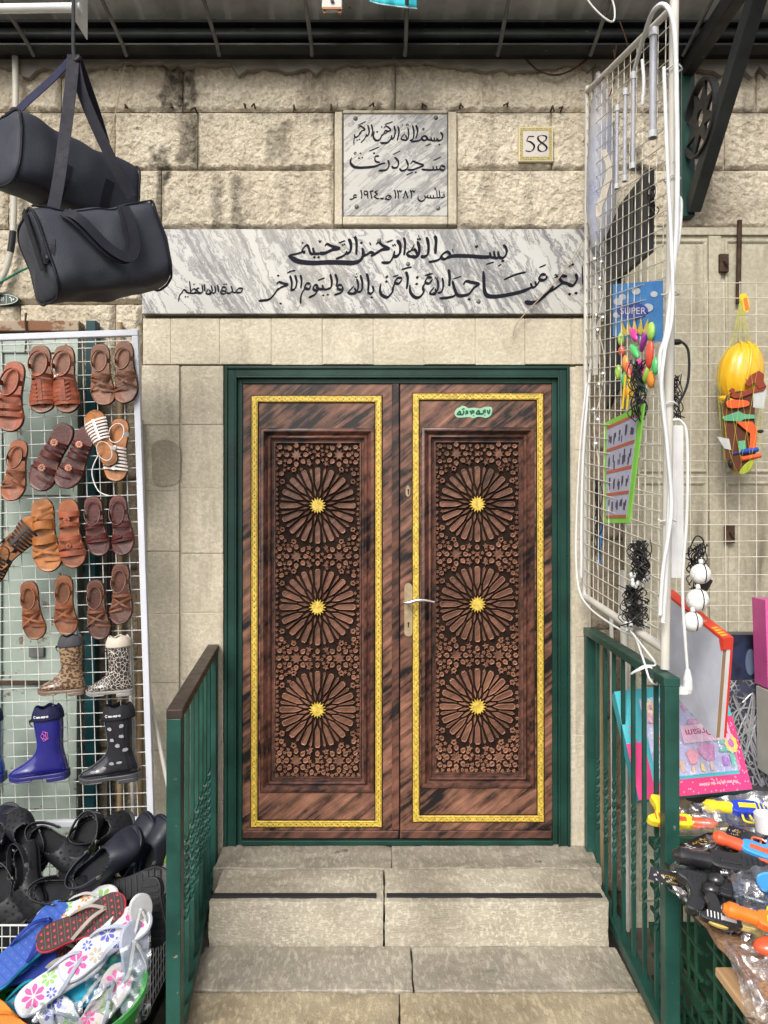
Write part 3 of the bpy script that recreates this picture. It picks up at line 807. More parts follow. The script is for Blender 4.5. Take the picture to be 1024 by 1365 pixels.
R3 = [  # right half of the long panel
 (15, [(494,94),(512,118),(511,152),(492,172),(470,166),(463,132)]), (13, [(470,168),(447,172),(438,130)]), (13, [(447,170),(422,168),(414,138)]),
 (18, [(424,164),(380,168),(300,162),(220,160),(180,165),(150,178)]), (14, [(185,163),(165,138),(138,148),(124,168),(142,180),(165,172)]), (13, [(135,162),(105,186),(50,198)]),
 (11, [(491,190)]), (7, [(392,211),(440,196)]), (7, [(462,222),(482,210)]), (7, [(335,98),(342,105),(335,111),(329,104),(335,98)]), (6, [(193,118),(197,140)]),
 (19, [(88,40),(95,70),(93,110),(90,150)]), (6, [(80,52),(92,38)]),
 (8, [(962,218),(966,335)]), (17, [(924,266),(931,300),(908,336),(875,328)]), (15, [(874,283),(842,280),(830,296),(848,318),(885,326)]), (14, [(850,318),(815,345),(765,378)]),
 (21, [(792,338),(762,376),(700,428),(660,440),(620,434)]), (13, [(888,388)]), (13, [(926,382)]), (10, [(907,212)]), (6, [(882,228),(910,205)]), (6, [(798,280),(805,270),(812,280),(820,268)]), (6, [(795,292),(822,282)]),
 (15, [(748,272),(722,272),(708,292),(722,306),(748,296),(752,276)]), (12, [(712,302),(692,334),(683,312)]), (12, [(692,336),(668,348),(656,322)]),
 (20, [(672,342),(610,370),(530,390),(450,402),(400,396),(382,362),(379,300),(376,250)]), (11, [(497,303),(560,274),(630,256)]), (8, [(708,230),(748,212)]),
 (14, [(258,334),(272,312),(310,318),(355,326)]), (16, [(355,328),(322,348),(288,388),(240,398)]), (11, [(292,418)]), (13, [(345,432)]),
 (15, [(192,308),(203,350),(222,392),(262,398)]), (13, [(215,360),(205,396),(165,408),(115,412)]), (7, [(196,298),(246,281)]),
 (17, [(170,240),(176,290),(173,342)]), (13, [(133,290),(138,335),(128,372),(104,382)]), (13, [(104,300),(108,345),(96,376),(74,384)]), (11, [(86,346),(58,382),(92,386),(90,354)]), (6, [(90,285),(100,300),(108,282)]), (7, [(28,278),(62,264)]),
]
R2 = [  # left half of the long panel
 (20, [(966,55),(979,105),(976,168),(952,190),(925,188)]), (20, [(904,84),(916,130),(912,178),(888,192),(866,186)]), (15, [(884,104),(862,146),(834,166),(848,186),(902,190),(888,142),(868,152)]),
 (7, [(902,64),(908,77),(915,63),(922,77),(928,62)]), (6, [(911,44),(914,57)]),
 (17, [(812,58),(820,110),(812,182)]), (20, [(764,76),(786,112),(784,162),(764,186),(734,188)]), (16, [(748,150),(738,190),(712,228),(658,230)]), (9, [(692,92),(736,76)]), (7, [(732,106),(740,118),(748,105),(757,118)]),
 (14, [(622,108),(640,92),(668,114),(716,134)]), (20, [(716,136),(664,142),(620,168),(586,186)]), (17, [(612,176),(586,160),(558,176),(536,186)]),
 (26, [(528,130),(534,176),(514,214),(468,232),(390,230),(300,228),(200,233),(110,226),(60,208),(24,182)]), (12, [(520,96)]), (8, [(578,92),(586,112)]),
 (18, [(478,52),(489,100),(486,178)]), (7, [(468,62),(486,46)]), (20, [(436,66),(450,108),(444,156),(414,172)]), (16, [(424,150),(402,182),(346,206)]), (9, [(364,98),(412,80)]), (7, [(388,102),(396,114),(404,102),(412,114)]),
 (14, [(272,118),(288,104),(320,118),(378,132)]), (20, [(378,134),(326,142),(276,164),(234,168)]), (15, [(238,168),(202,168),(190,128)]), (12, [(200,194)]), (12, [(230,194)]),
 (15, [(206,168),(176,168),(152,112),(118,146),(138,168)]), (13, [(140,150),(90,168),(30,180)]), (9, [(120,96)]), (8, [(230,78),(240,92),(248,76)]),
 (15, [(1005,334),(976,332),(958,362),(984,372),(1008,342)]), (17, [(962,364),(942,398),(946,432),(918,466),(882,464),(856,430),(852,384)]), (12, [(899,376)]), (7, [(903,324),(909,331),(903,337),(897,331),(903,324)]), (9, [(962,320),(1010,304)]),
 (18, [(826,290),(838,340),(830,412)]), (11, [(796,278),(830,268),(866,260)]), (15, [(800,336),(770,336),(750,364),(776,374),(800,344)]), (17, [(754,366),(738,400),(732,432),(700,466),(664,454),(648,420),(656,372)]), (12, [(692,360)]), (7, [(695,320),(701,327),(695,333),(689,327),(695,320)]), (9, [(738,328),(776,314)]),
 (14, [(598,388),(604,424),(584,442),(562,432)]), (17, [(558,304),(570,360),(566,432)]), (11, [(592,468)]), (16, [(514,314),(528,368),(522,420),(494,434)]), (14, [(490,340),(500,385),(492,425),(466,437)]), (13, [(472,390),(432,436),(484,438),(474,402)]), (6, [(478,322),(487,334),(496,320)]), (6, [(488,302),(490,314)]),
 (14, [(390,386),(366,384),(360,408),(388,414),(394,390)]), (14, [(394,396),(388,430),(336,452)]), (15, [(342,308),(356,350),(350,396)]), (16, [(308,308),(319,355),(314,398),(286,412)]), (13, [(292,412),(266,412),(254,382)]), (10, [(262,454)]), (10, [(292,450)]), (14, [(268,412),(232,410),(212,396)]), (14, [(228,388),(202,386),(194,412),(222,422),(230,396)]), (14, [(226,408),(206,446),(162,470)]), (9, [(224,352),(272,334)]),
 (14, [(174,376),(148,374),(136,402),(164,410),(176,384)]), (13, [(142,402),(120,430),(108,468),(107,512)]), (14, [(104,314),(113,350),(108,408)]), (14, [(68,314),(80,366),(66,410),(36,420)]), (15, [(34,318),(46,368),(42,422)]), (9, [(14,304),(40,290),(72,284)]),
]
R4 = [
 (13, [(736,100),(752,82),(780,90),(816,98)]), (14, [(816,100),(768,118),(736,142)]), (15, [(748,122),(722,162),(684,200),(612,210)]), (11, [(747,38)]), (10, [(764,228)]),
 (10, [(455,152),(492,152),(502,128),(478,126),(455,150)]), (9, [(458,152),(440,152),(434,134)]), (10, [(424,108),(434,138),(416,158),(394,154)]), (10, [(392,120),(370,116),(362,136),(386,144),(394,122)]), (10, [(392,136),(384,160),(362,160),(354,142)]), (7, [(378,97)]), (7, [(394,96)]),
 (10, [(334,98),(340,150)]), (10, [(314,108),(319,148),(296,160)]), (10, [(290,104),(296,148),(274,160)]), (9, [(274,126),(254,158),(288,162),(277,134)]),
 (10, [(242,96),(247,146)]), (10, [(226,98),(232,142),(216,158),(194,156)]), (9, [(210,124),(192,126),(200,148),(222,156)]), (9, [(200,156),(150,158)]), (9, [(142,74),(151,156)]), (9, [(152,146),(172,128),(188,144),(168,158)]), (7, [(172,97)]),
 (9, [(152,158),(124,152),(112,134)]), (9, [(128,152),(104,134),(86,160)]), (8, [(96,152),(74,172),(66,216)]), (7, [(114,182)]), (7, [(131,182)]),
]
PLQ = [  # square plaque
 (17, [(878,198),(897,228),(888,260),(860,272),(846,248)]), (13, [(850,268),(830,272),(824,244)]), (13, [(832,270),(806,270),(798,242)]), (14, [(808,268),(776,264),(752,256)]), (15, [(778,264),(746,232),(714,250),(738,270),(764,260)]), (14, [(728,250),(690,272),(624,280)]), (11, [(870,306)]), (8, [(750,318),(796,298)]), (7, [(732,164),(739,172),(732,180),(725,172),(732,164)]),
 (18, [(668,138),(684,190),(668,254)]), (17, [(640,138),(652,200),(644,254),(616,272)]), (15, [(600,160),(607,210),(600,254),(576,270)]), (13, [(578,210),(542,254),(590,266),(580,222)]), (7, [(584,130),(592,146),(600,131),(608,146)]), (6, [(548,126),(556,146)]),
 (17, [(514,148),(524,200),(508,272)]), (17, [(482,144),(492,196),(478,248),(452,256)]), (17, [(464,226),(452,260),(420,290),(364,290)]), (13, [(394,168),(410,148),(432,156),(458,180)]), (14, [(458,184),(426,194),(404,216)]), (14, [(432,194),(406,186),(394,216),(372,228)]), (16, [(378,222),(362,260),(330,270),(306,240),(314,190)]), (12, [(338,196)]), (9, [(402,134),(472,110)]), (8, [(374,148),(381,164)]),
 (16, [(288,132),(300,186),(290,236)]), (16, [(258,136),(270,192),(260,224),(238,234)]), (15, [(248,212),(232,254),(198,290)]), (13, [(176,168),(192,148),(212,156),(238,176)]), (14, [(238,178),(206,190),(184,214)]), (14, [(204,200),(172,236),(148,240),(146,216)]), (11, [(152,238),(140,266),(140,308)]), (9, [(172,142),(242,108)]), (9, [(166,266)]), (9, [(186,262)]),
 (15, [(920,498),(888,486),(874,512),(904,524),(920,504)]), (13, [(884,512),(852,518),(844,488)]), (13, [(854,518),(822,520),(814,488)]), (15, [(824,518),(780,522),(716,516)]), (14, [(622,472),(644,448),(680,462),(738,480)]), (16, [(738,484),(684,504),(640,520),(596,520)]), (16, [(582,428),(602,478),(588,514),(550,528),(528,508)]), (12, [(668,542)]), (9, [(816,442),(884,410)]), (9, [(588,566),(642,538)]),
 (17, [(486,412),(518,448),(512,494),(480,504),(462,488)]), (9, [(472,390),(538,358)]), (18, [(430,436),(440,478),(416,520),(350,528)]), (14, [(408,462),(372,470),(346,482)]), (13, [(356,402),(322,408),(324,446),(362,456)]), (16, [(366,470),(330,488),(290,494)]),
 (20, [(334,486),(290,496),(240,500),(180,502),(134,490),(110,456),(120,416)]), (13, [(312,378)]), (11, [(184,420)]), (11, [(212,416)]), (11, [(196,380)]), (7, [(150,368),(160,378),(150,388),(140,378),(150,368)]), (9, [(268,362),(358,324)]),
 (11, [(904,722),(910,752),(880,758)]), (7, [(892,712)]), (7, [(910,710)]), (12, [(866,690),(874,756)]), (10, [(876,756),(850,758)]), (11, [(846,694),(850,752)]), (7, [(840,668),(828,680),(842,686),(826,692)]), (10, [(852,756),(822,760),(818,734)]), (10, [(824,758),(798,760),(792,736)]), (10, [(800,758),(772,758),(768,736)]), (11, [(774,752),(748,752),(744,738)]), (11, [(748,742),(742,776),(710,788),(686,766),(692,744)]),
 (10, [(664,692),(654,710),(642,698),(632,710),(622,692)]), (12, [(622,696),(632,732),(628,768)]), (12, [(560,766),(572,730),(580,698)]), (12, [(580,698),(590,730),(602,764)]), (10, [(550,692),(540,710),(529,698),(518,710),(508,692)]), (12, [(510,696),(520,732),(518,768)]), (13, [(486,692),(496,730),(493,768)]),
 (11, [(460,748),(432,738),(412,762),(440,774),(464,752)]), (9, [(458,746),(432,758)]), (9, [(418,770),(402,770)]), (12, [(396,766),(364,766)]), (11, [(346,698),(318,710),(340,728),(314,746),(336,764),(358,764)]), (12, [(308,700),(276,706)]), (12, [(280,702),(294,768)]), (11, [(256,702),(228,706),(232,732),(258,730)]), (12, [(254,702),(260,768)]), (13, [(198,692),(207,730),(204,768)]), (11, [(164,738),(142,736),(140,756),(164,754)]), (10, [(148,756),(124,770),(104,772)]),
]
STICKER = [
 (34, [(775,225),(770,290),(735,318)]), (30, [(722,240),(745,290),(770,318)]), (34, [(682,225),(682,305)]), (26, [(690,345),(672,345)]), (34, [(650,240),(652,300),(630,318),(590,318)]), (34, [(600,318),(545,318),(515,300),(550,255),(575,295),(560,318)]),
 (34, [(462,245),(462,310)]), (26, [(470,352),(452,352)]), (32, [(435,240),(430,295),(400,325)]), (30, [(392,250),(412,295),(435,322)]), (34, [(342,250),(342,325)]), (34, [(315,245),(315,310),(295,328)]), (34, [(262,250),(266,310),(240,330),(210,328)]), (32, [(230,328),(165,328),(145,312),(185,270),(205,308),(190,328)]), (20, [(235,215),(250,232),(265,215),(280,232)]),
]

def plates():
    # square plaque
    t = thing('marble_plaque', 'square grey marble plaque with three lines of black script above the door', 'plaque', W(526, 290, 0.0))
    a, b = W(458, 288.5, 0), W(596.5, 152, 0)
    m = MB(); m.box2((a.x, -0.004, a.z), (b.x, 0.024, b.z)); m.build('slab', M['marble_grey'], t, bevel=.003)
    write('lettering', [(w * .86, p) for w, p in PLQ], 450, 145, .15625, -0.0052, M['ink'], t)
    for (px, py) in ((474, 158), (581, 157), (475.5, 275.5), (584, 277.5)):
        k = MB(); k.lathe([(.010, 0), (.010, .002), (.007, .005), (.002, .006)], W(px, py, -.004), 12, Matrix.Rotation(R(90), 3, 'X')); k.build('fixing_bolt', M['grey_steel'], t, smooth=True)
    # long panel
    t = thing('marble_lintel_panel', 'long white veined marble panel with black script across the top of the door', 'plaque', W(490, 418, 0.0))
    a, b = W(189.5, 418.5, -.015), W(806, 305.5, -.015)
    m = MB(); m.box2((a.x, -0.018, a.z), (b.x, 0.024, b.z)); m.build('slab', M['marble'], t, bevel=.003)
    write('lettering', R3, 560, 305, .2246, -0.0192, M['ink'], t)
    write('lettering', R2, 380, 305, .1953, -0.0193, M['ink'], t)
    write('lettering', R4, 225, 360, .1953, -0.0194, M['ink'], t)
    for (px, py) in ((205, 325), (505.5, 320.5), (544, 352), (638, 402)):
        k = MB(); k.lathe([(.0095, 0), (.0095, .002), (.007, .004), (.002, .005)], W(px, py, -.018), 12, Matrix.Rotation(R(90), 3, 'X')); k.build('fixing_bolt', M['grey_steel'], t, smooth=True)
    p, q = W(519.5, 415.5, -.018), W(545, 402.5, -.018)
    k = MB(); k.box2((p.x, -.0192, p.z), (q.x, -.0178, q.z)); k.build('paper_label', plain('torn white label', (.44, .44, .42), .6), t)
    # house number
    t = thing('house_number_tile', 'small cream tile reading 58 with an ornate olive border', 'number sign', W(714, 215, 0))
    a, b = W(691.5, 215, -.02), W(737.5, 168.5, -.02)
    m = MB(); m.box2((a.x, -.019, a.z), (b.x, 0.0, b.z)); m.build('backing', plain('cream tile edge', (.52, .47, .30), .4), t, bevel=.002)
    m = MB(); mold_ring(m, a.x + .006, b.x - .006, a.z + .006, b.z - .006, [(0, -.019), (0, -.0205), (.013, -.0205), (.013, -.019)])
    tt = NT('olive tracery'); c = tt.mix(tt.ramp(tt.voro(210), [(.25, 0.0), (.5, 1.0)]), (.06, .055, .012), (.34, .27, .08)); tt.set(c, .4)
    m.build('border', tt.mat, t)
    m = MB(); m.box2((a.x + .020, -.0202, a.z + .020), (b.x - .020, -.0185, b.z - .020)); m.build('face', plain('tile face', (.46, .42, .37), .3), t)
    N58 = [(48, [(345, 372), (465, 372)]), (26, [(345, 362), (320, 410), (292, 480)]), (46, [(292, 478), (370, 492), (440, 545), (466, 600), (440, 670), (370, 712), (275, 700)]), (40, [(285, 700), (275, 690)]),
           (40, [(640, 345), (735, 375), (728, 450), (650, 510), (565, 580), (555, 660), (600, 705), (650, 715)]), (44, [(640, 345), (560, 375), (556, 440), (620, 505), (710, 570), (750, 630), (720, 690), (650, 715)])]
    write('digits', [(w * .74, p) for w, p in N58], 685, 160, .0586, -.0215, M['ink'], t, nib=R(20), wmin=.35)
    # green oval street sign
    t = thing('oval_street_sign', 'dark green oval metal sign with white border and digits on the stone', 'sign', W(-4, 410, -.02))
    g = plain('green enamel', (.012, .045, .030), .3); wv = plain('white enamel', (.6, .62, .58), .35)
    el = lambda rx, ry: [(-4 + rx * math.cos(k * PI / 24), 399 + ry * math.sin(k * PI / 24)) for k in range(48)]
    m = MB(); m.prism(el(29.5, 8.8), lambda x, y, d: W(x, y, -.02) + Vector((0, d, 0)), .02, -.006); m.build('plate', g, t)
    m = MB(); o_, i_ = el(27.8, 7.8), el(26.8, 7.1)
    vs = [W(x, y, -.0272) for x, y in o_ + i_]; m.add(vs, [(k, (k + 1) % 48, 48 + (k + 1) % 48, 48 + k) for k in range(48)]); m.build('rim_line', wv, t)
    write('digits', [(16, [(208, 282), (245, 285), (268, 375)]), (26, [(302, 322)]), (9, [(145, 200), (145, 432)]), (14, [(78, 270), (92, 320), (78, 365)]), (14, [(20, 280), (45, 300), (20, 330), (50, 360)]), (12, [(66, 285), (60, 360)])], 0, 380, .0586, -.0275, wv, t)
plates()
DOOR = double_door()

# ------------------------------------------------------------------ awning over the door
def awning():
    t = thing('awning', 'black steel beam and rafters carrying a grey corrugated sheet roof above the wall', 'awning', (0, -.1, W(512, 60, -.1).z))
    y = -.09
    zb, zt = W(512, 71, y).z, W(512, 33, y).z
    m = MB()
    m.box2((-3.2, y, zb), (3.2, y + .012, zt)); m.box2((-3.2, y - .055, zb), (3.2, y + .001, zb + .011)); m.box2((-3.2, y - .035, zt - .012), (3.2, y + .001, zt))
    m.box2((-3.2, y + .012, zb + .01), (3.2, -.02, zb + .03))
    m.build('beam', M['black_steel'], t, bevel=.003)
    m = MB(); zp = W(512, 47, y - .03).z; m.tube([(-3.2, y - .028, zp), (3.2, y - .028, zp)], .020, 14); m.build('pipe', M['black_steel'], t, smooth=True)
    # rafters
    for k in range(-3, 8):
        x = W(540, 62, y - .05).x + (k - 3) * .402
        m = MB(); z0 = W(512, 70, y - .03).z
        m.tube([(x, y - .01, z0), (x + .003, y - .06, z0 + .012), (x, -.48, z0 + .06)], .0085, 8); m.build('rafter', M['grey_steel'], t, smooth=True)
    # corrugated sheet
    z0 = W(512, 32, y).z + .012
    def f(u, v):
        x = -3.2 + 6.4 * u; yy = -.02 - .48 * v
        c = (x / .19) % 1.0; h = .022 if c < .35 else (.022 * (1 - (c - .35) / .15) if c < .5 else (0 if c < .85 else .022 * (c - .85) / .15))
        return Vector((x, yy, z0 + h + .13 * v))
    m = MB(); m.grid(f, 700, 6); m.build('roof_sheet', M['roof'], t, solid=.002)
    # bracket: wall post, arm, diagonal brace, star ring
    X = 1.335
    pz0, pz1 = W(917, 291, -.03).z, W(907, 96, -.03).z
    br = MB(); br.box2((X - .03, -.055, pz0), (X + .03, -.005, pz1 + .05)); B = br.build('bracket_post', M['green'], t, bevel=.003)
    am = MB(); am.box2((X - .025, -.92, pz1 - .03), (X + .025, -.055, pz1 + .045)); am.build('bracket_arm', M['black_steel'], t, bevel=.003)
    fr = MB(); fr.tube([(-3.2, -.95, pz1 + .07), (3.2, -.95, pz1 + .07)], .02, 10); fr.build('front_rail', M['black_steel'], t, smooth=True)
    db = MB(); db.bar((X + .02, -.05, pz0 + .03), (X + .03, -.66, pz1 - .01), .055, .06, (0, -.4, .6)); db.build('bracket_brace', plain('dark grey brace paint', (.042, .047, .047), .5, .1, .4, 6), t, bevel=.003)
    rg = MB(); rc = Vector((X, -.185, W(930, 158, -.185).z)); rr = .148
    rg.ribbon([rc + Vector((0, rr * math.cos(a), rr * math.sin(a))) for a in [2 * PI * k / 40 for k in range(40)]], [Vector((0, math.cos(2 * PI * k / 40), math.sin(2 * PI * k / 40))) for k in range(40)], .03, .012, True)
    for q in range(2):
        st = star(0, 0, rr * .95, rr * .40, 8, PI / 8)
    n = 16; st = star(0, 0, rr * .96, rr * .46, 8, PI / 8); hole = star(0, 0, rr * .30, rr * .14, 4, PI / 4)
    hole = [(rr * .24 * math.cos(PI / 8 + PI * k / 8), rr * .24 * math.sin(PI / 8 + PI * k / 8)) for k in range(16)]
    vs = [rc + Vector((d, a, b)) for d in (-.006, .006) for a, b in st + hole]
    fs = [(k, (k + 1) % 16, 16 + (k + 1) % 16, 16 + k) for k in range(16)] + [(32 + k, 48 + k, 48 + (k + 1) % 16, 32 + (k + 1) % 16) for k in range(16)]
    fs += [(k, 32 + k, 32 + (k + 1) % 16, (k + 1) % 16) for k in range(16)] + [(16 + k, 16 + (k + 1) % 16, 48 + (k + 1) % 16, 48 + k) for k in range(16)]
    rg.add(vs, fs); rg.build('star_ring', M['black_steel'], t)
awning()
# ------------------------------------------------------------------ left: shop front behind the shoe rack
def orient(o, pos, n, d, scale=1.0):
    """local +Z along n (out of the sole), local +X along d (toe)"""
    n = Vector(n).normalized(); d = Vector(d); d = (d - n * d.dot(n)).normalized()
    s = n.cross(d)
    Mx = Matrix((d, s, n)).transposed().to_4x4()
    o.matrix_world = Matrix.Translation(pos) @ Mx @ Matrix.Scale(scale, 4)
    return o

def shutter_mat():
    t = NT('flaking pale green door paint')
    col = t.mix(t.ramp(t.noise(3, 6, .6), [(.3, 0.0), (.7, 1.0)]), (.20, .25, .215), (.32, .37, .325))
    col = t.mix(t.ramp(t.noise(1, 7, .65, t.mapping((12, 12, 1.6))), [(.56, 0.0), (.75, .7)]), col, (.13, .13, .10))
    col = t.mix(t.ramp(t.noise(8, 8, .7), [(.60, 0.0), (.615, 1.0)]), col, (.12, .085, .06))
    return t.set(col, .5, 0, t.noise(22, 6), .35, .006)
M['shutter'] = shutter_mat()
def left_shopfront():
    t = thing('shop_door', 'peeling pale green metal shop door behind the rack of sandals', 'door', (W(40, 1200, -.05).x, 0, 0))
    y = -.045
    def rc(m, a, b, c, d, y0, y1):
        p, q = W(a, d, y0), W(b, c, y0); m.box2((p.x, y0, p.z), (q.x, y1, q.z))
    m = MB(); rc(m, -260, 106, 446, 1240, y, .012); m.build('door_sheet', M['shutter'], t, bevel=.003)
    m = MB()
    for (c, d) in ((455, 470), (650, 660), (905, 917), (1062, 1078)): rc(m, -260, 104, c, d, y - .010, y + .001)
    for (a, b) in ((-120, -108), (-8, 3), (92, 104)): rc(m, a, b, 446.5, 1238, y - .014, y + .002)
    m.build('door_rib', M['shutter'], t, bevel=.002)
    m = MB(); rc(m, -140, 100, 908, 913, y - .024, y - .009); m.tube([W(40, 911, y - .03), W(70, 911, y - .03)], .006); m.build('bolt', M['rust'], t, bevel=.001)
    m = MB(); rc(m, 38, 58, 862, 876, y - .016, y + .001); m.build('hasp', M['grey_steel'], t, bevel=.002)
    # rusty roller rail above
    t = thing('rusty_rail', 'rust-streaked cream horizontal rail above the pale green door', 'rail', W(50, 432, -.05))
    m = MB(); rc(m, -260, 105, 427, 441, -.07, -.0); m.build('rail', plain('rusted cream rail', (.30, .24, .17), .6, 0, .3, 8, wear=.5, wcol=(.15, .065, .03), ws=9), t, bevel=.004)
    m = MB(); m.tube(spline([W(34, 420, -.03), W(35, 418, -.07), W(34, 428, -.078), W(35, 446, -.078), W(34, 470, -.07)], 5), .0045, 6); m.build('hook', M['rust'], t, smooth=True)
    # pole and pipes
    def pipe(name, label, px, p0, p1, r, mat, y, px2=None, cat='pipe'):
        m = MB(); m.tube([W(px, p0, y), W(px2 or px, p1, y)], r, 14)
        o = m.build(name, mat, None, smooth=True); tag(o, label, cat, None, 'thing'); return o
    tg = MB(); p, q = W(112, 1240, -.07), W(128, 427, -.07); tg.box2((p.x, -.07, 0), (q.x, -.02, q.z))
    o = tg.build('green_post', plain('dark teal post paint', (.006, .05, .058), .4, 0, .4, 8, wear=.7, wcol=(.1, .1, .09)), None, bevel=.003); tag(o, 'dark teal square post standing beside the pale green door', 'post', None, 'thing')
    pipe('tan_pipe', 'tan plastic pipe running down the dirty wall beside the teal post', 160, 430, 1240, .012, plain('tan pipe', (.30, .22, .12), .5), -.03)
    pipe('brown_pipe', 'brown pipe next to the right edge of the sandal rack', 187, 560, 1240, .013, plain('brown pipe', (.20, .135, .075), .5), -.035)
    pipe('black_pipe', 'thin black pipe between the teal post and the tan pipe', 146, 600, 1240, .010, M['cable_black'], -.03)
    pipe('white_pipe', 'thin white pipe between the tan and brown pipes', 173, 850, 1240, .008, M['old_white'], -.05, 180)
    m = MB(); m.tube([W(200, 930, -.20), W(232, 1085, -.22), W(250, 1175, -.23)], .009, 8)
    o = m.build('leaning_stick', M['old_white'], None, smooth=True); tag(o, 'chipped white stick leaning behind the left green railing', 'stick', None, 'thing')
left_shopfront()

# ------------------------------------------------------------------ the wire rack of shoes
RY = -.25
RA = R(2.0)
RC0 = W(181, 444, RY)
def rk(u, v, y=RY):
    """u to the left, v down from the rack's top right corner, in metres"""
    return Vector((RC0.x - u * math.cos(RA) + v * math.sin(RA), y, RC0.z - v * math.cos(RA) - u * math.sin(RA)))
def shoe_rack():
    t = thing('display_rack', 'tall white framed wire grid rack covered with leather sandals and boots', 'rack', rk(.4, 1.99))
    Wd, Hh = 1.0, 2.0
    m = MB()
    m.bar(rk(-.013, 0), rk(Wd, 0), .026, .026); m.bar(rk(-.013, Hh), rk(Wd, Hh), .026, .026)
    m.bar(rk(0, .0135), rk(0, Hh - .0135), .026, .026, (0, -1, 0)); m.bar(rk(Wd, .0135), rk(Wd, Hh - .0135), .026, .026, (0, -1, 0))
    m.build('frame', M['white_metal'], t, bevel=.003)
    g = MB(); s = .0555
    for k in range(1, int(Wd / s) + 1): g.tube([rk(k * s, 0.005, RY + .002), rk(k * s, Hh - .005, RY + .002)], .0018, 5, cap=False)
    for k in range(1, int(Hh / s) + 1): g.tube([rk(0.005, k * s, RY - .0025), rk(Wd - .005, k * s, RY - .0025)], .0018, 5, cap=False)
    g.tube([rk(0.02, .03, RY), rk(Wd - .01, .03, RY)], .003, 6)
    g.build('wire_grid', M['wire'], t, smooth=True)
shoe_rack()

# ------------------------------------------------------------------ sandals
OUT_R = [(0, .140), (.022, .133), (.034, .105), (.034, .06), (.031, .01), (.036, -.04), (.044, -.08), (.040, -.115), (.022, -.138), (-.002, -.142), (-.028, -.128), (-.043, -.095), (-.046, -.06), (-.040, -.01), (-.034, .05), (-.035, .10), (-.024, .132)]
# local frame: +X toe, +Y side, +Z out of the footbed
FOOT = spline([(-z, x * 1.2) for x, z in OUT_R], 4, True)
def edge(x, side):
    best = None
    n = len(FOOT)
    for i in range(n):
        a, b = FOOT[i], FOOT[(i + 1) % n]
        if (a[0] - x) * (b[0] - x) <= 0 and a[0] != b[0]:
            y = a[1] + (b[1] - a[1]) * (x - a[0]) / (b[0] - a[0])
            if best is None or y * side > best * side: best = y
    return best if best is not None else .02 * side

def leather(name, c): return plain(name, c, .4, 0, .55, 14, 90, .3, **{'Specular IOR Level': .32}, wear=.72, wcol=tuple(min(1, x * 1.7) for x in c), ws=9)
LE = {'tan': leather('tan leather', (.42, .155, .042)), 'rust': leather('rust brown leather', (.30, .085, .028)), 'red': leather('red brown leather', (.31, .080, .038)),
      'brown': leather('mid brown leather', (.20, .075, .036)), 'burg': leather('burgundy leather', (.095, .020, .017)), 'dark': leather('dark brown leather', (.085, .026, .014)),
      'bed': leather('worn tan footbed', (.36, .17, .07)), 'white': plain('white leather', (.72, .71, .69), .45), 'black': leather('black leather', (.022, .02, .024)), 'brownbed': leather('brown footbed', (.20, .068, .024)), 'stitch': plain('waxed thread', (.36, .22, .12), .6), 'pink': leather('pink tan leather', (.46, .20, .13))}
RUB = plain('dark rubber outsole', (.035, .022, .018), .7)
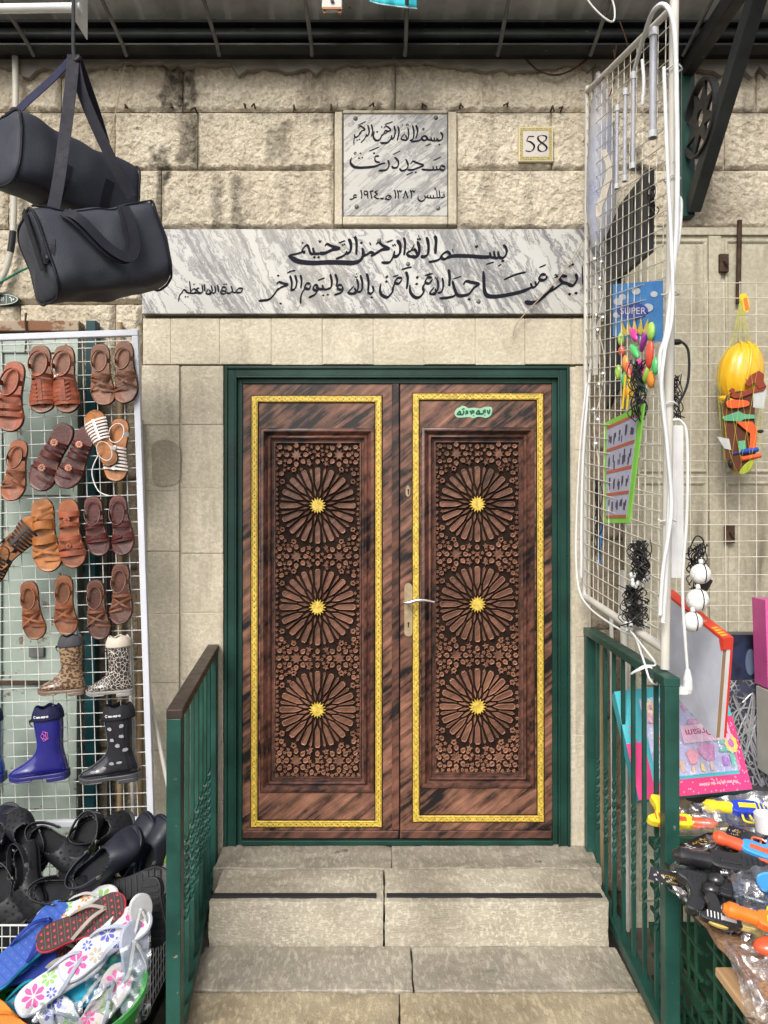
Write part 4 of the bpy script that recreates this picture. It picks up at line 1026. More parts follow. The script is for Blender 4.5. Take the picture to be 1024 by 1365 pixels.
def sandal(label, group, design, c_bed, c_strap, px, py, lpx, tilt, mir=1, lean=0.0, toe_up=False, y=RY - .014, c_strap2=None):
    root = thing('sandal', label, 'sandal', (0, 0, 0), group)
    F = [(x, mir * y_) for x, y_ in FOOT]
    fn = lambda a, b, d: Vector((a, b, d))
    curl = lambda a: .010 * max(0, (a - .08) / .06) ** 2
    m = MB(); m.prism(F, lambda a, b, d: Vector((a, b, d + curl(a))), 0, .009); m.build('sole', RUB, root, bevel=.002)
    m = MB(); m.prism([(a * .985, b * .97) for a, b in F], lambda a, b, d: Vector((a, b, d + curl(a))), .0088, .0145); m.build('footbed', LE[c_bed], root, bevel=.0015)
    m = MB(); FF = [(a * .93, b * .88) for a, b in F]
    for k in range(0, len(FF), 1):
        a, b = FF[k], FF[(k + 1) % len(FF)]; m.bar((a[0], a[1], .0147 + curl(a[0])), (a[0] + (b[0] - a[0]) * .6, a[1] + (b[1] - a[1]) * .6, .0147 + curl(a[0])), .0012, .0008)
    m.build('stitching', LE['stitch'], root)
    st = [0]
    def strap(x0, x1, w=.014, h=.03, c=c_strap, bow=0.0, s0=0.0, s1=1.0, lift=0.0, th=.0026):
        st[0] += 1; eps = .0003 * st[0]
        A, B = (x0, edge(x0, mir) * 1.02 if mir > 0 else edge(x0, 1) * 1.02), None
        ya, yb = edge(x0, 1) * 1.02, edge(x1, -1) * 1.02
        pts, nr = [], []
        for k in range(15):
            s = s0 + (s1 - s0) * k / 14
            yy = (ya + (yb - ya) * s) * mir
            zz = .010 + (h + lift + eps) * max(0, math.sin(PI * s)) ** .62
            pts.append((x0 + (x1 - x0) * s + bow * math.sin(PI * s), yy, zz))
            nr.append(Vector((0, (yy) * .9, .012 + h * .6)))
        q = MB(); q.ribbon(pts, nr, w, th)
        return q.build('strap', LE[c], root, bevel=.0008)
    def ring(xc=-.055, ax=.055, ay=.034, h=.028, w=.013, c=c_strap, tilt_=.25, yo=0.0):
        pts, nr = [], []
        for k in range(28):
            a = 2 * PI * k / 28
            pts.append((xc + ax * math.cos(a), ay * math.sin(a) + yo, h + .012 + tilt_ * ax * math.cos(a)))
            nr.append(Vector((math.cos(a), math.sin(a) * 1.4, .15)))
        q = MB(); q.ribbon(pts, nr, w, .0024, True); q.build('heel_strap', LE[c], root)
        for sg in (1, -1):
            q = MB(); ye = edge(xc, sg) ; q.ribbon([(xc, ye * .98, .006), (xc, (ye * 1.03), .02), (xc + .004, sg * ay + yo, h + .014)], Vector((0, 1, 0)), .020, .0024); q.build('side_tab', LE[c], root)
    def flower(x, yy, z, r=.014, c=c_strap):
        q = MB()
        for k in range(8):
            a = 2 * PI * k / 8; q.ball((x + r * .62 * math.cos(a), yy + r * .62 * math.sin(a), z), r * .42, 8, (1, 1, .35))
        q.ball((x, yy, z + .002), r * .3, 8, (1, 1, .6)); q.build('flower', LE[c], root, smooth='all')
    def buckle(x, yy, z):
        q = MB(); q.tube([(x - .006, yy - .006, z), (x + .006, yy - .006, z), (x + .006, yy + .006, z), (x - .006, yy + .006, z)], .0013, 6, True); q.tube([(x, yy - .007, z + .001), (x, yy + .008, z + .001)], .001, 5); q.build('buckle', M['brass'], root)
    if design == 'buckle':
        strap(.045, .045, .019, .030); strap(.075, .075, .019, .026); ring(-.05, .058, .037, .030, .014)
        buckle(.045, -.012 * mir, .042); buckle(.075, -.012 * mir, .038); strap(.0, .012, .012, .036)
    elif design == 'fisherman':
        for k in range(6): strap(.018 + k * .0165, .018 + k * .0165, .0165, .036 - .0015 * k)
        # centre strip and the woven diagonal
        pts = [(.005 + .118 * k / 12, .002, .050 - .010 * (k / 12) - (.020 * max(0, k / 12 - .75) * 4)) for k in range(13)]
        q = MB(); q.ribbon(pts, Vector((.1, 0, 1)), .017, .003); q.build('strap', LE[c_strap], root, bevel=.001)
        for k in range(5):
            q = MB(); x = .02 + k * .0165; q.ribbon([(x, .026 * mir, .0425 - .0012 * k), (x + .010, .011 * mir, .049 - .0013 * k)], Vector((0, .3 * mir, 1)), .007, .002); q.build('strap', LE[c_strap], root)
        strap(-.005, -.005, .017, .042, lift=.004); ring(-.055, .056, .038, .032, .014)
        if mir > 0:
            q = MB(); q.box((-.004, -.018, .055), (.008, .022, .002), Matrix.Rotation(R(25), 3, 'X')); q.build('paper_tag', LE['white'], root)
    elif design == 'cross':
        strap(.015, .075, .010, .028); strap(.070, .020, .010, .030); strap(.085, .060, .010, .020, s0=.0, s1=.6); strap(.012, .008, .012, .034); ring(-.055, .052, .034, .026, .011)
    elif design == 'flower':
        for sgn in (1,):
            strap(.0, .0, .020, .034); strap(.045, .062, .010, .028); strap(.062, .045, .010, .030); flower(.054, 0, .046, .016, 'pink'); strap(.098, .085, .010, .018, s0=0, s1=.62)
            strap(-.062, -.045, .009, .026); strap(-.045, -.06, .009, .028); flower(-.053, 0, .044, .016, 'pink'); strap(-.024, -.024, .010, .032)
    elif design == 'gladiator':
        for k in range(7): strap(-.005 + k * .0155, -.008 + k * .0155, .0088, .032 - .001 * k)
        pts = [(-.014 + .108 * k / 10, 0, .047 - .010 * k / 10) for k in range(11)]
        q = MB(); q.ribbon(pts, Vector((.1, 0, 1)), .012, .005); q.build('strap', LE[c_strap], root, bevel=.0012)
        ring(-.07, .045, .033, .03, .007)
    elif design == 'slide':
        strap(.018, .018, .030, .034, bow=.006); strap(.048, .080, .010, .026); strap(.082, .046, .010, .028); strap(.102, .09, .009, .018, s0=0, s1=.6)
        strap(-.030, -.030, .030, .034, bow=-.006); strap(-.055, -.08, .010, .026); strap(-.082, -.055, .010, .028); strap(-.105, -.095, .009, .018, s0=0, s1=.6)
    elif design == 'bands':
        strap(.082, .082, .022, .026); strap(.048, .062, .010, .030); strap(.062, .048, .010, .031); flower(.054, 0, .046, .013); strap(.018, .018, .016, .035, bow=.006)
        strap(-.075, -.075, .022, .026); strap(-.03, -.03, .018, .034, bow=-.006); flower(-.052, 0, .042, .015)
    elif design == 'knot':
        strap(.045, .062, .015, .030); strap(.062, .045, .015, .032); flower(.053, 0, .046, .011); strap(.075, .07, .012, .026); strap(.0, .01, .012, .036)
        ring(-.055, .056, .036, .028, .010); strap(-.02, -.005, .010, .04)
    d = -1 if not toe_up else 1
    a = R(tilt)
    dv = Vector((math.sin(a), 0, -math.cos(a))) * (1 if not toe_up else -1)
    n = Vector((lean, -1, 0.06))
    orient(root, W(px, py, y), n, dv, lpx / (0.28 * scale_at(y)))
    return root

G1 = 'leather sandals hung on the wire rack'
SANDALS = [
 ('rust brown double buckle sandal at the left end of the top row', 'buckle', 'red', 'red', 18, 529, 95, -3, 1, 0),
 ('rust brown sandal in the top row cut off by the picture edge', 'buckle', 'red', 'red', -24, 531, 95, 2, -1, 0),
 ('red brown woven fisherman sandal without a paper tag in the top row', 'fisherman', 'brown', 'red', 57, 506, 92, 5, -1, .08),
 ('red brown woven fisherman sandal with a white paper tag', 'fisherman', 'brown', 'red', 89, 506, 92, 5, 1, 0),
 ('mid brown cross strap sandal left of its twin at the top right of the rack', 'cross', 'brownbed', 'brown', 137, 500, 84, 6, 1, .05),
 ('mid brown cross strap sandal touching the rack frame at the top right corner', 'cross', 'brown', 'brown', 168, 497, 84, 4, -1, -.05),
 ('brown cross strap sandal left of the burgundy flower sandals', 'cross', 'rust', 'brown', 22, 627, 82, -6, -1, .05),
 ('brown sandal in the second row cut off by the picture edge', 'cross', 'rust', 'brown', -20, 632, 82, -4, 1, .05),
 ('burgundy sandal with two pink flowers tilted under the fisherman pair', 'flower', 'burg', 'burg', 71, 609, 96, -24, 1, 0),
 ('burgundy flower sandal partly covered by the white strappy sandal', 'flower', 'burg', 'burg', 103, 610, 88, -22, -1, .1),
 ('tan slide sandal with crossed straps in the third row', 'slide', 'tan', 'tan', 62, 713, 98, 8, 1, .04),
 ('reddish tan banded sandal with leather flowers in the third row', 'bands', 'rust', 'red', 96, 711, 92, 7, 1, 0),
 ('burgundy knotted sandal left of its twin in the third row', 'knot', 'burg', 'burg', 129, 701, 80, 9, 1, .06),
 ('burgundy knotted sandal beside the rack frame in the third row', 'knot', 'burg', 'burg', 162, 700, 80, 9, -1, -.03),
 ('brown cross strap sandal with tan straps at the left of the fourth row', 'cross', 'brownbed', 'rust', 44, 813, 78, 10, 1, .05),
 ('brown cross strap sandal with a lifted heel strap second in the fourth row', 'cross', 'brownbed', 'rust', 88, 806, 79, 5, 1, .08),
 ('dark brown stitched cross strap sandal above the leopard boot', 'cross', 'dark', 'brown', 131, 812, 79, 7, 1, .05),
 ('dark brown stitched cross strap sandal hung highest in the fourth row', 'cross', 'dark', 'brown', 162, 791, 80, 2, -1, .0),
]
for (lab, des, b, s_, px, py, L_, ti, mi, le) in SANDALS: sandal(lab, G1, des, b, s_, px, py, L_, ti, mi, le)
sandal('white strappy sandal toe down behind the front white one', G1, 'gladiator', 'tan', 'white', 158, 600, 84, -4, 1, 0, False, RY - .012)
sandal('white strappy sandal hung toe up in front of its twin', G1, 'gladiator', 'tan', 'white', 137, 585, 78, 22, -1, 0, True, RY - .045)
sandal('black strappy sandal with tan sole lying slanted at the left', G1, 'gladiator', 'tan', 'black', 22, 725, 88, 138, 1, .1, False, RY - .02)
sandal('black strappy sandal under its twin cut by the picture edge', G1, 'gladiator', 'tan', 'black', 4, 745, 84, -35, -1, 0, False, RY - .014)
def lace():
    m = MB(); m.tube(spline([W(135, 600, RY - .05), W(124, 622, RY - .04), W(124, 638, RY - .03), W(132, 655, RY - .03), W(146, 661, RY - .03)], 6), .0024, 6)
    o = m.build('lace', LE['white'], None, smooth=True); tag(o, 'loose white lace dangling below the white strappy sandals', 'lace', None, 'thing')
lace()

# ------------------------------------------------------------------ rubber boots
def boot(label, px, py, wpx, body, sole_m, cuff, rot=0.0, text=False, prints=None, y=RY - .045):
    """profile boot, toe to the left; local x right, z up, foot bottom at z=0; native width .20, height .255"""
    root = thing('rubber_boot', label, 'boot', (0, 0, 0), 'rubber boots hung on the wire rack')
    # profile rings: front point, back point, half width
    S_ = [(.102, .212, .202, .212, .040), (.104, .16, .199, .16, .039), (.106, .118, .194, .118, .037), (.100, .094, .192, .088, .036), (.090, .079, .196, .060, .036), (.076, .068, .201, .032, .0365), (.062, .059, .196, .011, .0365), (.051, .052, .150, .008, .036), (.040, .047, .105, .008, .037), (.027, .041, .064, .008, .0345), (.014, .033, .034, .008, .028), (.005, .023, .014, .010, .018), (.003, .017, .006, .013, .006)]
    S2 = spline(S_, 4); n = 24; vs = []
    for (fx_, fz_, bx_, bz_, b) in S2:
        for k in range(n):
            th = 2 * PI * k / n; c_, s_ = math.cos(th), math.sin(th)
            vs.append(((fx_ + bx_) / 2 + (bx_ - fx_) / 2 * c_, b * math.copysign(abs(s_) ** .85, s_), max(.006, (fz_ + bz_) / 2 + (bz_ - fz_) / 2 * c_)))
    fs = [(i * n + k, i * n + (k + 1) % n, (i + 1) * n + (k + 1) % n, (i + 1) * n + k) for i in range(len(S2) - 1) for k in range(n)]
    fs.append(tuple((len(S2) - 1) * n + k for k in range(n)))
    m = MB(); m.add(vs, fs)
    m.build('body', body, root, smooth='all')
    # sole with a heel block
    out = spline([(0.0, 0.0), (.012, .026), (.05, .039), (.10, .036), (.15, .037), (.196, .028), (.203, 0), (.196, -.028), (.15, -.037), (.10, -.036), (.05, -.039), (.012, -.026)], 4, True)
    m = MB(); m.prism(out, lambda a, b, d: Vector((a, b, d + .010 * max(0, (.04 - a) / .04) ** 2)), .0, .013)
    m.prism([(a, b) for a, b in out if a > .128], lambda a, b, d: Vector((a, b, d)), -.014, .0005)
    m.prism([(a, b) for a, b in out if a < .098], lambda a, b, d: Vector((a, b, d + .010 * max(0, (.04 - a) / .04) ** 2)), -.005, .0005)
    m.build('sole', sole_m, root, bevel=.002)
    # gathered cloth cuff
    m = MB()
    def cf(u, v):
        th = 2 * PI * u; g = 1 + .05 * math.sin(9 * th) * v * v - .28 * v ** 3
        r = 1.06 * g
        return Vector((.152 + .050 * r * math.cos(th), .040 * r * math.sin(th), .198 + .044 * v + .004 * math.sin(5 * th) * v))
    m.grid(cf, 48, 8); co = m.build('cuff', cuff, root, smooth='all', solid=.003)
    m = MB(); m.tube(spline([(.100, -.012, .205), (.094, -.016, .196), (.098, -.018, .186), (.103, -.016, .180)], 4), .002, 6); m.ball((.097, -.016, .200), .006, 8); m.build('drawcord', M['cable_black'], root, smooth=True)
    if text:
        # small white printed word on the cuff
        wm = plain('white print', (.7, .7, .7), .5); q = MB()
        def pt(x, z): 
            th = math.asin(max(-1, min(1, (x - .152) / .0535)))
            return Vector((x, -.0432 * math.cos(th) - .0022, z))
        def ln(pts, w=.0016): 
            for (a, b) in zip(pts[:-1], pts[1:]): q.bar(pt(*a), pt(*b), .0008, w, (0, 0, 1) if abs(a[0] - b[0]) > abs(a[1] - b[1]) else (1, 0, 0))
        zb = .212; x = .122
        ln([(x + .004 * math.cos(k * PI / 6), zb + .004 + .004 * math.sin(k * PI / 6)) for k in range(1, 12)]); x += .008
        for ch in 'mm.mario'.replace('.', '-').replace('ario', 'orio'):
            if ch == 'm': ln([(x, zb), (x, zb + .005), (x + .0025, zb + .005), (x + .0025, zb)]); ln([(x + .0025, zb + .005), (x + .005, zb + .005), (x + .005, zb)]); x += .0066
            elif ch == '-': ln([(x, zb + .0025), (x + .002, zb + .0025)]); x += .0036
            elif ch == 'o': ln([(x, zb), (x, zb + .005), (x + .0035, zb + .005), (x + .0035, zb), (x, zb)]); x += .0052
            elif ch == 'r': ln([(x, zb), (x, zb + .005), (x + .003, zb + .005)]); x += .0044
            elif ch == 'i': ln([(x, zb), (x, zb + .005)]); x += .0026
        q.build('print', wm, root)
    if prints: prints(root, pt=lambda x, z: Vector((x, -.040 * math.sqrt(max(.05, 1 - ((x - .150) / .049) ** 2)) - .0012, z)))
    sc = wpx / (.203 * scale_at(y))
    root.scale = (sc, sc, sc); root.rotation_euler = (0, R(rot), R(4)); root.location = W(px, py, y)
    return root
def spot_mat(name, base, spot, scale, thr, inv=False, rough=.25):
    t = NT(name)
    if inv: f = t.ramp(t.voro(scale, 'DISTANCE_TO_EDGE', t.mapping((1, 1, .8)), 'Distance'), [(thr, 0.0), (thr + .02, 1.0)])
    else: f = t.ramp(t.voro(scale, 'SMOOTH_F1', t.mapping((1, 1, 1.5))), [(thr, 1.0), (thr + .05, 0.0)])
    c2 = t.mix(t.ramp(t.noise(scale * 1.6, 3), [(.4, 0.0), (.6, 1.0)]), spot, tuple(x * 2.2 + .01 for x in spot))
    return t.set(t.mix(f, base, c2), rough, 0, None, **{'Coat Weight': .6, 'Coat Roughness': .1})
boot('brown leopard spotted rubber boot with a dark grey cuff', 51, 925, 62, spot_mat('brown leopard print', (.25, .165, .09), (.045, .024, .016), 84, .42), plain('smoky clear sole', (.16, .11, .08), .25), plain('grey cuff', (.055, .055, .06), .8), -4, False)
boot('black and cream leopard print rubber boot with a cream cuff', 115, 926, 62, spot_mat('cream leopard print', (.48, .43, .36), (.018, .014, .016), 74, .035, True), plain('grey clear sole', (.22, .21, .2), .25), plain('cream cuff', (.52, .46, .38), .8), -4, False)
def emblem(root, pt):
    q = MB(); c = [(.150 + (.010 + .004 * (k % 2)) * math.cos(k * PI / 5), .148 + (.014 + .004 * (k % 2)) * math.sin(k * PI / 5)) for k in range(11)]
    q.tube([pt(x, z) for x, z in c], .0012, 5); q.tube([pt(.144, .158), pt(.150, .150), pt(.146, .142), pt(.153, .136)], .0018, 5); q.tube([pt(.156, .160), pt(.154, .146), pt(.158, .138)], .0018, 5)
    q.build('emblem', plain('pink print', (.45, .12, .40), .4), root)
def skulls(root, pt):
    # plain pale blotches: worn printed patches
    q = MB(); rr = random.Random(9); k = 0
    for (x, z) in ((.128, .172), (.168, .178), (.132, .135), (.165, .145), (.150, .115), (.172, .098)):
        cc = [pt(x + rr.uniform(.006, .011) * math.cos(j * PI / 4), z + rr.uniform(.005, .008) * math.sin(j * PI / 4)) for j in range(8)]
        q.add([c + Vector((0, -.0006, 0)) for c in cc], [tuple(range(8))])
    for (x, z, w) in ((.125, .058, -.0365), (.095, .046, -.035), (.060, .037, -.0325), (.15, .06, -.041)):
        q.add([Vector((x + rr.uniform(.006, .012) * math.cos(j * PI / 4), w - .003, z + rr.uniform(.004, .006) * math.sin(j * PI / 4))) for j in range(8)], [tuple(range(8))])
    q.build('pale_print', plain('pale grey print', (.30, .30, .33), .3), root)
gloss = {'Coat Weight': .9, 'Coat Roughness': .06}
blue_r = plain('glossy blue rubber', (.012, .012, .16), .18, 0, .2, **gloss); black_r = plain('glossy black rubber', (.010, .011, .016), .16, **gloss)
navy_c = plain('navy cuff', (.010, .011, .045), .7); blk_c = plain('black cuff', (.014, .014, .018), .7)
boot('glossy blue rubber boot with a pink emblem on the shaft', 13, 1040, 77, blue_r, plain('blue sole', (.02, .02, .13), .3), navy_c, -6, True, emblem)
boot('glossy black rubber boot with pale printed patches', 106, 1042, 80, black_r, plain('black sole', (.05, .05, .055), .25), blk_c, -6, True, skulls)
boot('second blue rubber boot mostly cut off by the picture edge', -72, 1042, 77, plain('bright blue rubber', (.012, .05, .28), .2, **gloss), plain('blue sole b', (.02, .03, .15), .3), navy_c, -4, True)

# ------------------------------------------------------------------ two duffel bags hanging in front
nylon = plain('black navy nylon', (.042, .046, .060), .55, 0, .35, 7, 340, .5)
nylon_d = plain('dark navy webbing', (.012, .012, .020), .6, 0, .3, 20, 260, .4)
nylon_b = plain('navy webbing strap', (.014, .015, .05), .6, 0, .3, 20, 260, .4)
def bag_body(root, hl, hb, hc, ex=3.2, sag=.0):
    """barrel along local X: superellipse section hb x hc"""
    m = MB(); n = 40; L = 17
    def sec(th, k=1.0):
        c, s = math.cos(th), math.sin(th)
        return (math.copysign(abs(c) ** (2 / ex), c) * hb * k, math.copysign(abs(s) ** (2 / ex), s) * hc * k)
    from mathutils import noise as mn
    def pt(x, th, k):
        yy, zz = sec(th, k)
        w = mn.noise_vector(Vector((x * 9, yy * 9 + 3, zz * 9))) * .014 + mn.noise_vector(Vector((x * 26, yy * 22, zz * 22))) * .005
        zz += -sag * (1 - (x / hl) ** 2) * (1 if zz > 0 else .3)
        return Vector((x, yy, zz)) + w
    rings = [(-hl - .014, .05), (-hl - .012, .5), (-hl - .008, .85), (-hl, .985)] + [(-hl + 2 * hl * i / L, 1.0 + .03 * math.sin(PI * i / L)) for i in range(1, L)] + [(hl, .985), (hl + .008, .85), (hl + .012, .5), (hl + .014, .05)]
    vs = [pt(x, 2 * PI * k / n, kk) for x, kk in rings for k in range(n)]
    fs = [(i * n + k, i * n + (k + 1) % n, (i + 1) * n + (k + 1) % n, (i + 1) * n + k) for i in range(len(rings) - 1) for k in range(n)]
    fs.append(tuple(range(n))); fs.append(tuple((len(rings) - 1) * n + k for k in range(n)))
    m.add(vs, fs); b = m.build('body', nylon, root, smooth='all', sub=1)
    for sx in (-1, 1):
        q = MB(); q.tube([pt(sx * hl, 2 * PI * k / n, 1.0) for k in range(n)], .0042, 6, True); q.build('piping', nylon_d, root, smooth=True)
    z = MB(); z.ribbon([pt(-hl + 2 * hl * i / L, PI / 2, 1.03) + Vector((0, 0, .004 )) for i in range(L + 1)], Vector((0, 0, 1)), .035, .004); z.build('zip', nylon_d, root)
    return pt
def bags():
    # rear bag
    r1 = thing('duffel_bag', 'black nylon duffel bag hanging behind the other one with its round end facing out', 'bag', (0, 0, 0), 'duffel bags hung from the awning')
    pt = bag_body(r1, .205, .105, .115, 3.6, .008)
    q = MB(); q.tube([pt(-.2 + .4 * i / 16, R(-128), 1.035) for i in range(17)], .0026, 6); q.build('seam', nylon_d, r1, smooth=True)
    for x in (-.06, .085):
        q = MB(); q.ribbon([pt(x, th, 1.035) for th in [R(a) for a in range(-180, 10, 12)]], [Vector((0, math.cos(R(a)), math.sin(R(a)))) for a in range(-180, 10, 12)], .032, .003); q.build('webbing', nylon_d, r1)
    r1.location = W(90, 236, -.84); r1.rotation_euler = Euler((R(4), R(3), R(52)), 'XYZ')
    # front bag
    r2 = thing('duffel_bag', 'black nylon duffel bag in front with looped handles hanging on its side', 'bag', (0, 0, 0), 'duffel bags hung from the awning')
    pt = bag_body(r2, .185, .105, .125, 5.0, .012)
    for th_ in (R(52), R(128), R(-40)):
        q = MB(); q.tube([pt(-.18 + .36 * i / 16, th_ - (R(180) if th_ < 0 else 0) * 0, 1.035) for i in range(17)], .0026, 6); q.build('seam', nylon_d, r2, smooth=True)
    q = MB(); q.ribbon([pt(-.185 + .0, 0, 0)] and [Vector((-.2, -.07, .118)), Vector((-.203, -.075, .02)), Vector((-.203, -.07, -.05))], Vector((-1, 0, 0)), .034, .003); q.build('webbing', nylon_d, r2)
    for dx, lift in ((-.01, 0), (.0, .012)):
        q = MB(); P = spline([(-.095 + dx, -.107, .095), (-.070 + dx, -.122 - lift, .06), (-.02 + dx, -.128 - lift, -.025), (.028 + dx, -.130 - lift, -.062), (.062 + dx, -.128 - lift, -.03), (.075 + dx, -.122 - lift, .04), (.085 + dx, -.107, .10)], 6)
        q.ribbon(P, Vector((0, -1, .12)), .030, .003); q.build('handle', nylon_d, r2, smooth=True)
    q = MB(); q.ball((-.19, -.10, -.03), .012, 8, (.5, 1, 1)); q.build('buckle', M['cable_black'], r2)
    r2.location = W(131, 338, -.99); r2.rotation_euler = Euler((R(-3), R(-18), R(38)), 'XYZ')
    # shoulder straps going up to the hook
    def band(name, root, pts, w, mat, nrm=(0, -1, 0)):
        q = MB(); q.ribbon(spline(pts, 8), Vector(nrm), w, .003); o = q.build(name, mat, None, smooth=True)
        o.parent = root; bpy.context.view_layer.update(); o.matrix_parent_inverse = root.matrix_world.inverted(); return o
    band('shoulder_strap', r2, [W(98, 74, -1.0), W(94, 120, -1.01), W(80, 230, -1.06), W(70, 285, -1.13), W(65, 318, -1.17), W(64, 352, -1.165)], .036, nylon_d, (.2, -1, 0))
    band('shoulder_strap', r2, [W(99, 74, -.995), W(112, 130, -.98), W(150, 215, -.95), W(176, 262, -.92)], .034, nylon_d, (-.2, -1, 0))
    band('shoulder_strap', r1, [W(97, 76, -.98), W(70, 105, -.95), W(40, 132, -.93), W(16, 155, -.92), W(-10, 178, -.92)], .028, nylon_b, (.1, -1, .3))
    band('shoulder_strap', r1, [W(102, 76, -.97), W(128, 150, -.86), W(140, 190, -.80)], .034, nylon_d, (-.2, -1, 0))
    q = MB(); q.ball(W(20, 149, -.93), .017, 10, (1, .7, .9)); k = q.build('strap_knot', nylon_d, None, smooth='all'); k.parent = r1; k.matrix_parent_inverse = r1.matrix_world.inverted()
    # the hook they hang from
    t = thing('bag_hook', 'dark iron hook under the awning holding both bags', 'hook', W(98, 60, -.98))
    q = MB(); q.tube(spline([W(97, -70, -.92), W(98, 20, -.97), W(98, 66, -.99), W(101, 80, -1.0), W(107, 76, -1.0)], 6), .006, 8); q.build('hook_rod', M['black_steel'], t, smooth=True)
bags()

# ------------------------------------------------------------------ conduit, cables, lamp at top left
def left_services():
    t = thing('conduit', 'ribbed cream conduit with black tape running down beside the bags', 'pipe', W(15, 380, -.05))
    P = spline([W(19, 30, -.05), W(21, 120, -.05), W(20, 200, -.05), W(18, 300, -.05), W(12, 345, -.05), W(2, 372, -.05), W(-14, 400, -.05)], 40)
    q = MB(); q.tube(P, [.0125 + (.0018 if i % 2 else 0) for i in range(len(P))], 10); q.build('pipe', plain('cream conduit', (.56, .54, .47), .5, 0, .25), t, smooth=True)
    q = MB(); i0 = int(len(P) * .52); q.tube(P[i0:i0 + 26], .0150, 10); q.build('tape', M['cable_black'], t, smooth=True)
    q = MB(); q.tube(spline([W(45, 354, -.06), W(28, 361, -.07), W(12, 370, -.06), W(-6, 380, -.06)], 6), .0055, 8)
    o = q.build('green_cable', plain('green cable', (.02, .14, .09), .4), None, smooth=True); tag(o, 'short dark green cable below the front bag', 'cable', None, 'thing')
    q = MB(); q.tube(spline([W(168, 82, -.04), W(160, 120, -.04), W(152, 160, -.05), W(146, 190, -.05), W(150, 215, -.05)], 6), .0025, 6)
    o = q.build('thin_wire', plain('tan wire', (.35, .28, .2), .5), None, smooth=True); tag(o, 'thin tan wire hanging down the stone behind the bags', 'wire', None, 'thing')
    # tube light, a corner of it in view
    t = thing('tube_light', 'double white fluorescent tube light under the awning at the top left', 'lamp', W(20, 12, -.5))
    tm = plain('frosted tube', (.72, .74, .72), .25)
    q = MB(); q.tube([W(-160, 14, -.62), W(108, 10, -.62)], .016, 14); q.build('tube', tm, t, smooth=True)
    q = MB(); q.tube([W(-160, -16, -.56), W(100, -9, -.56)], .016, 14); q.build('tube', tm, t, smooth=True)
    q = MB(); a, b = W(96, 22, -.66), W(116, -28, -.54); q.box2((a.x, -.66, a.z), (b.x, -.53, b.z)); q.build('end_cap', plain('lamp cap', (.6, .6, .57), .4), t, bevel=.012)
left_services()
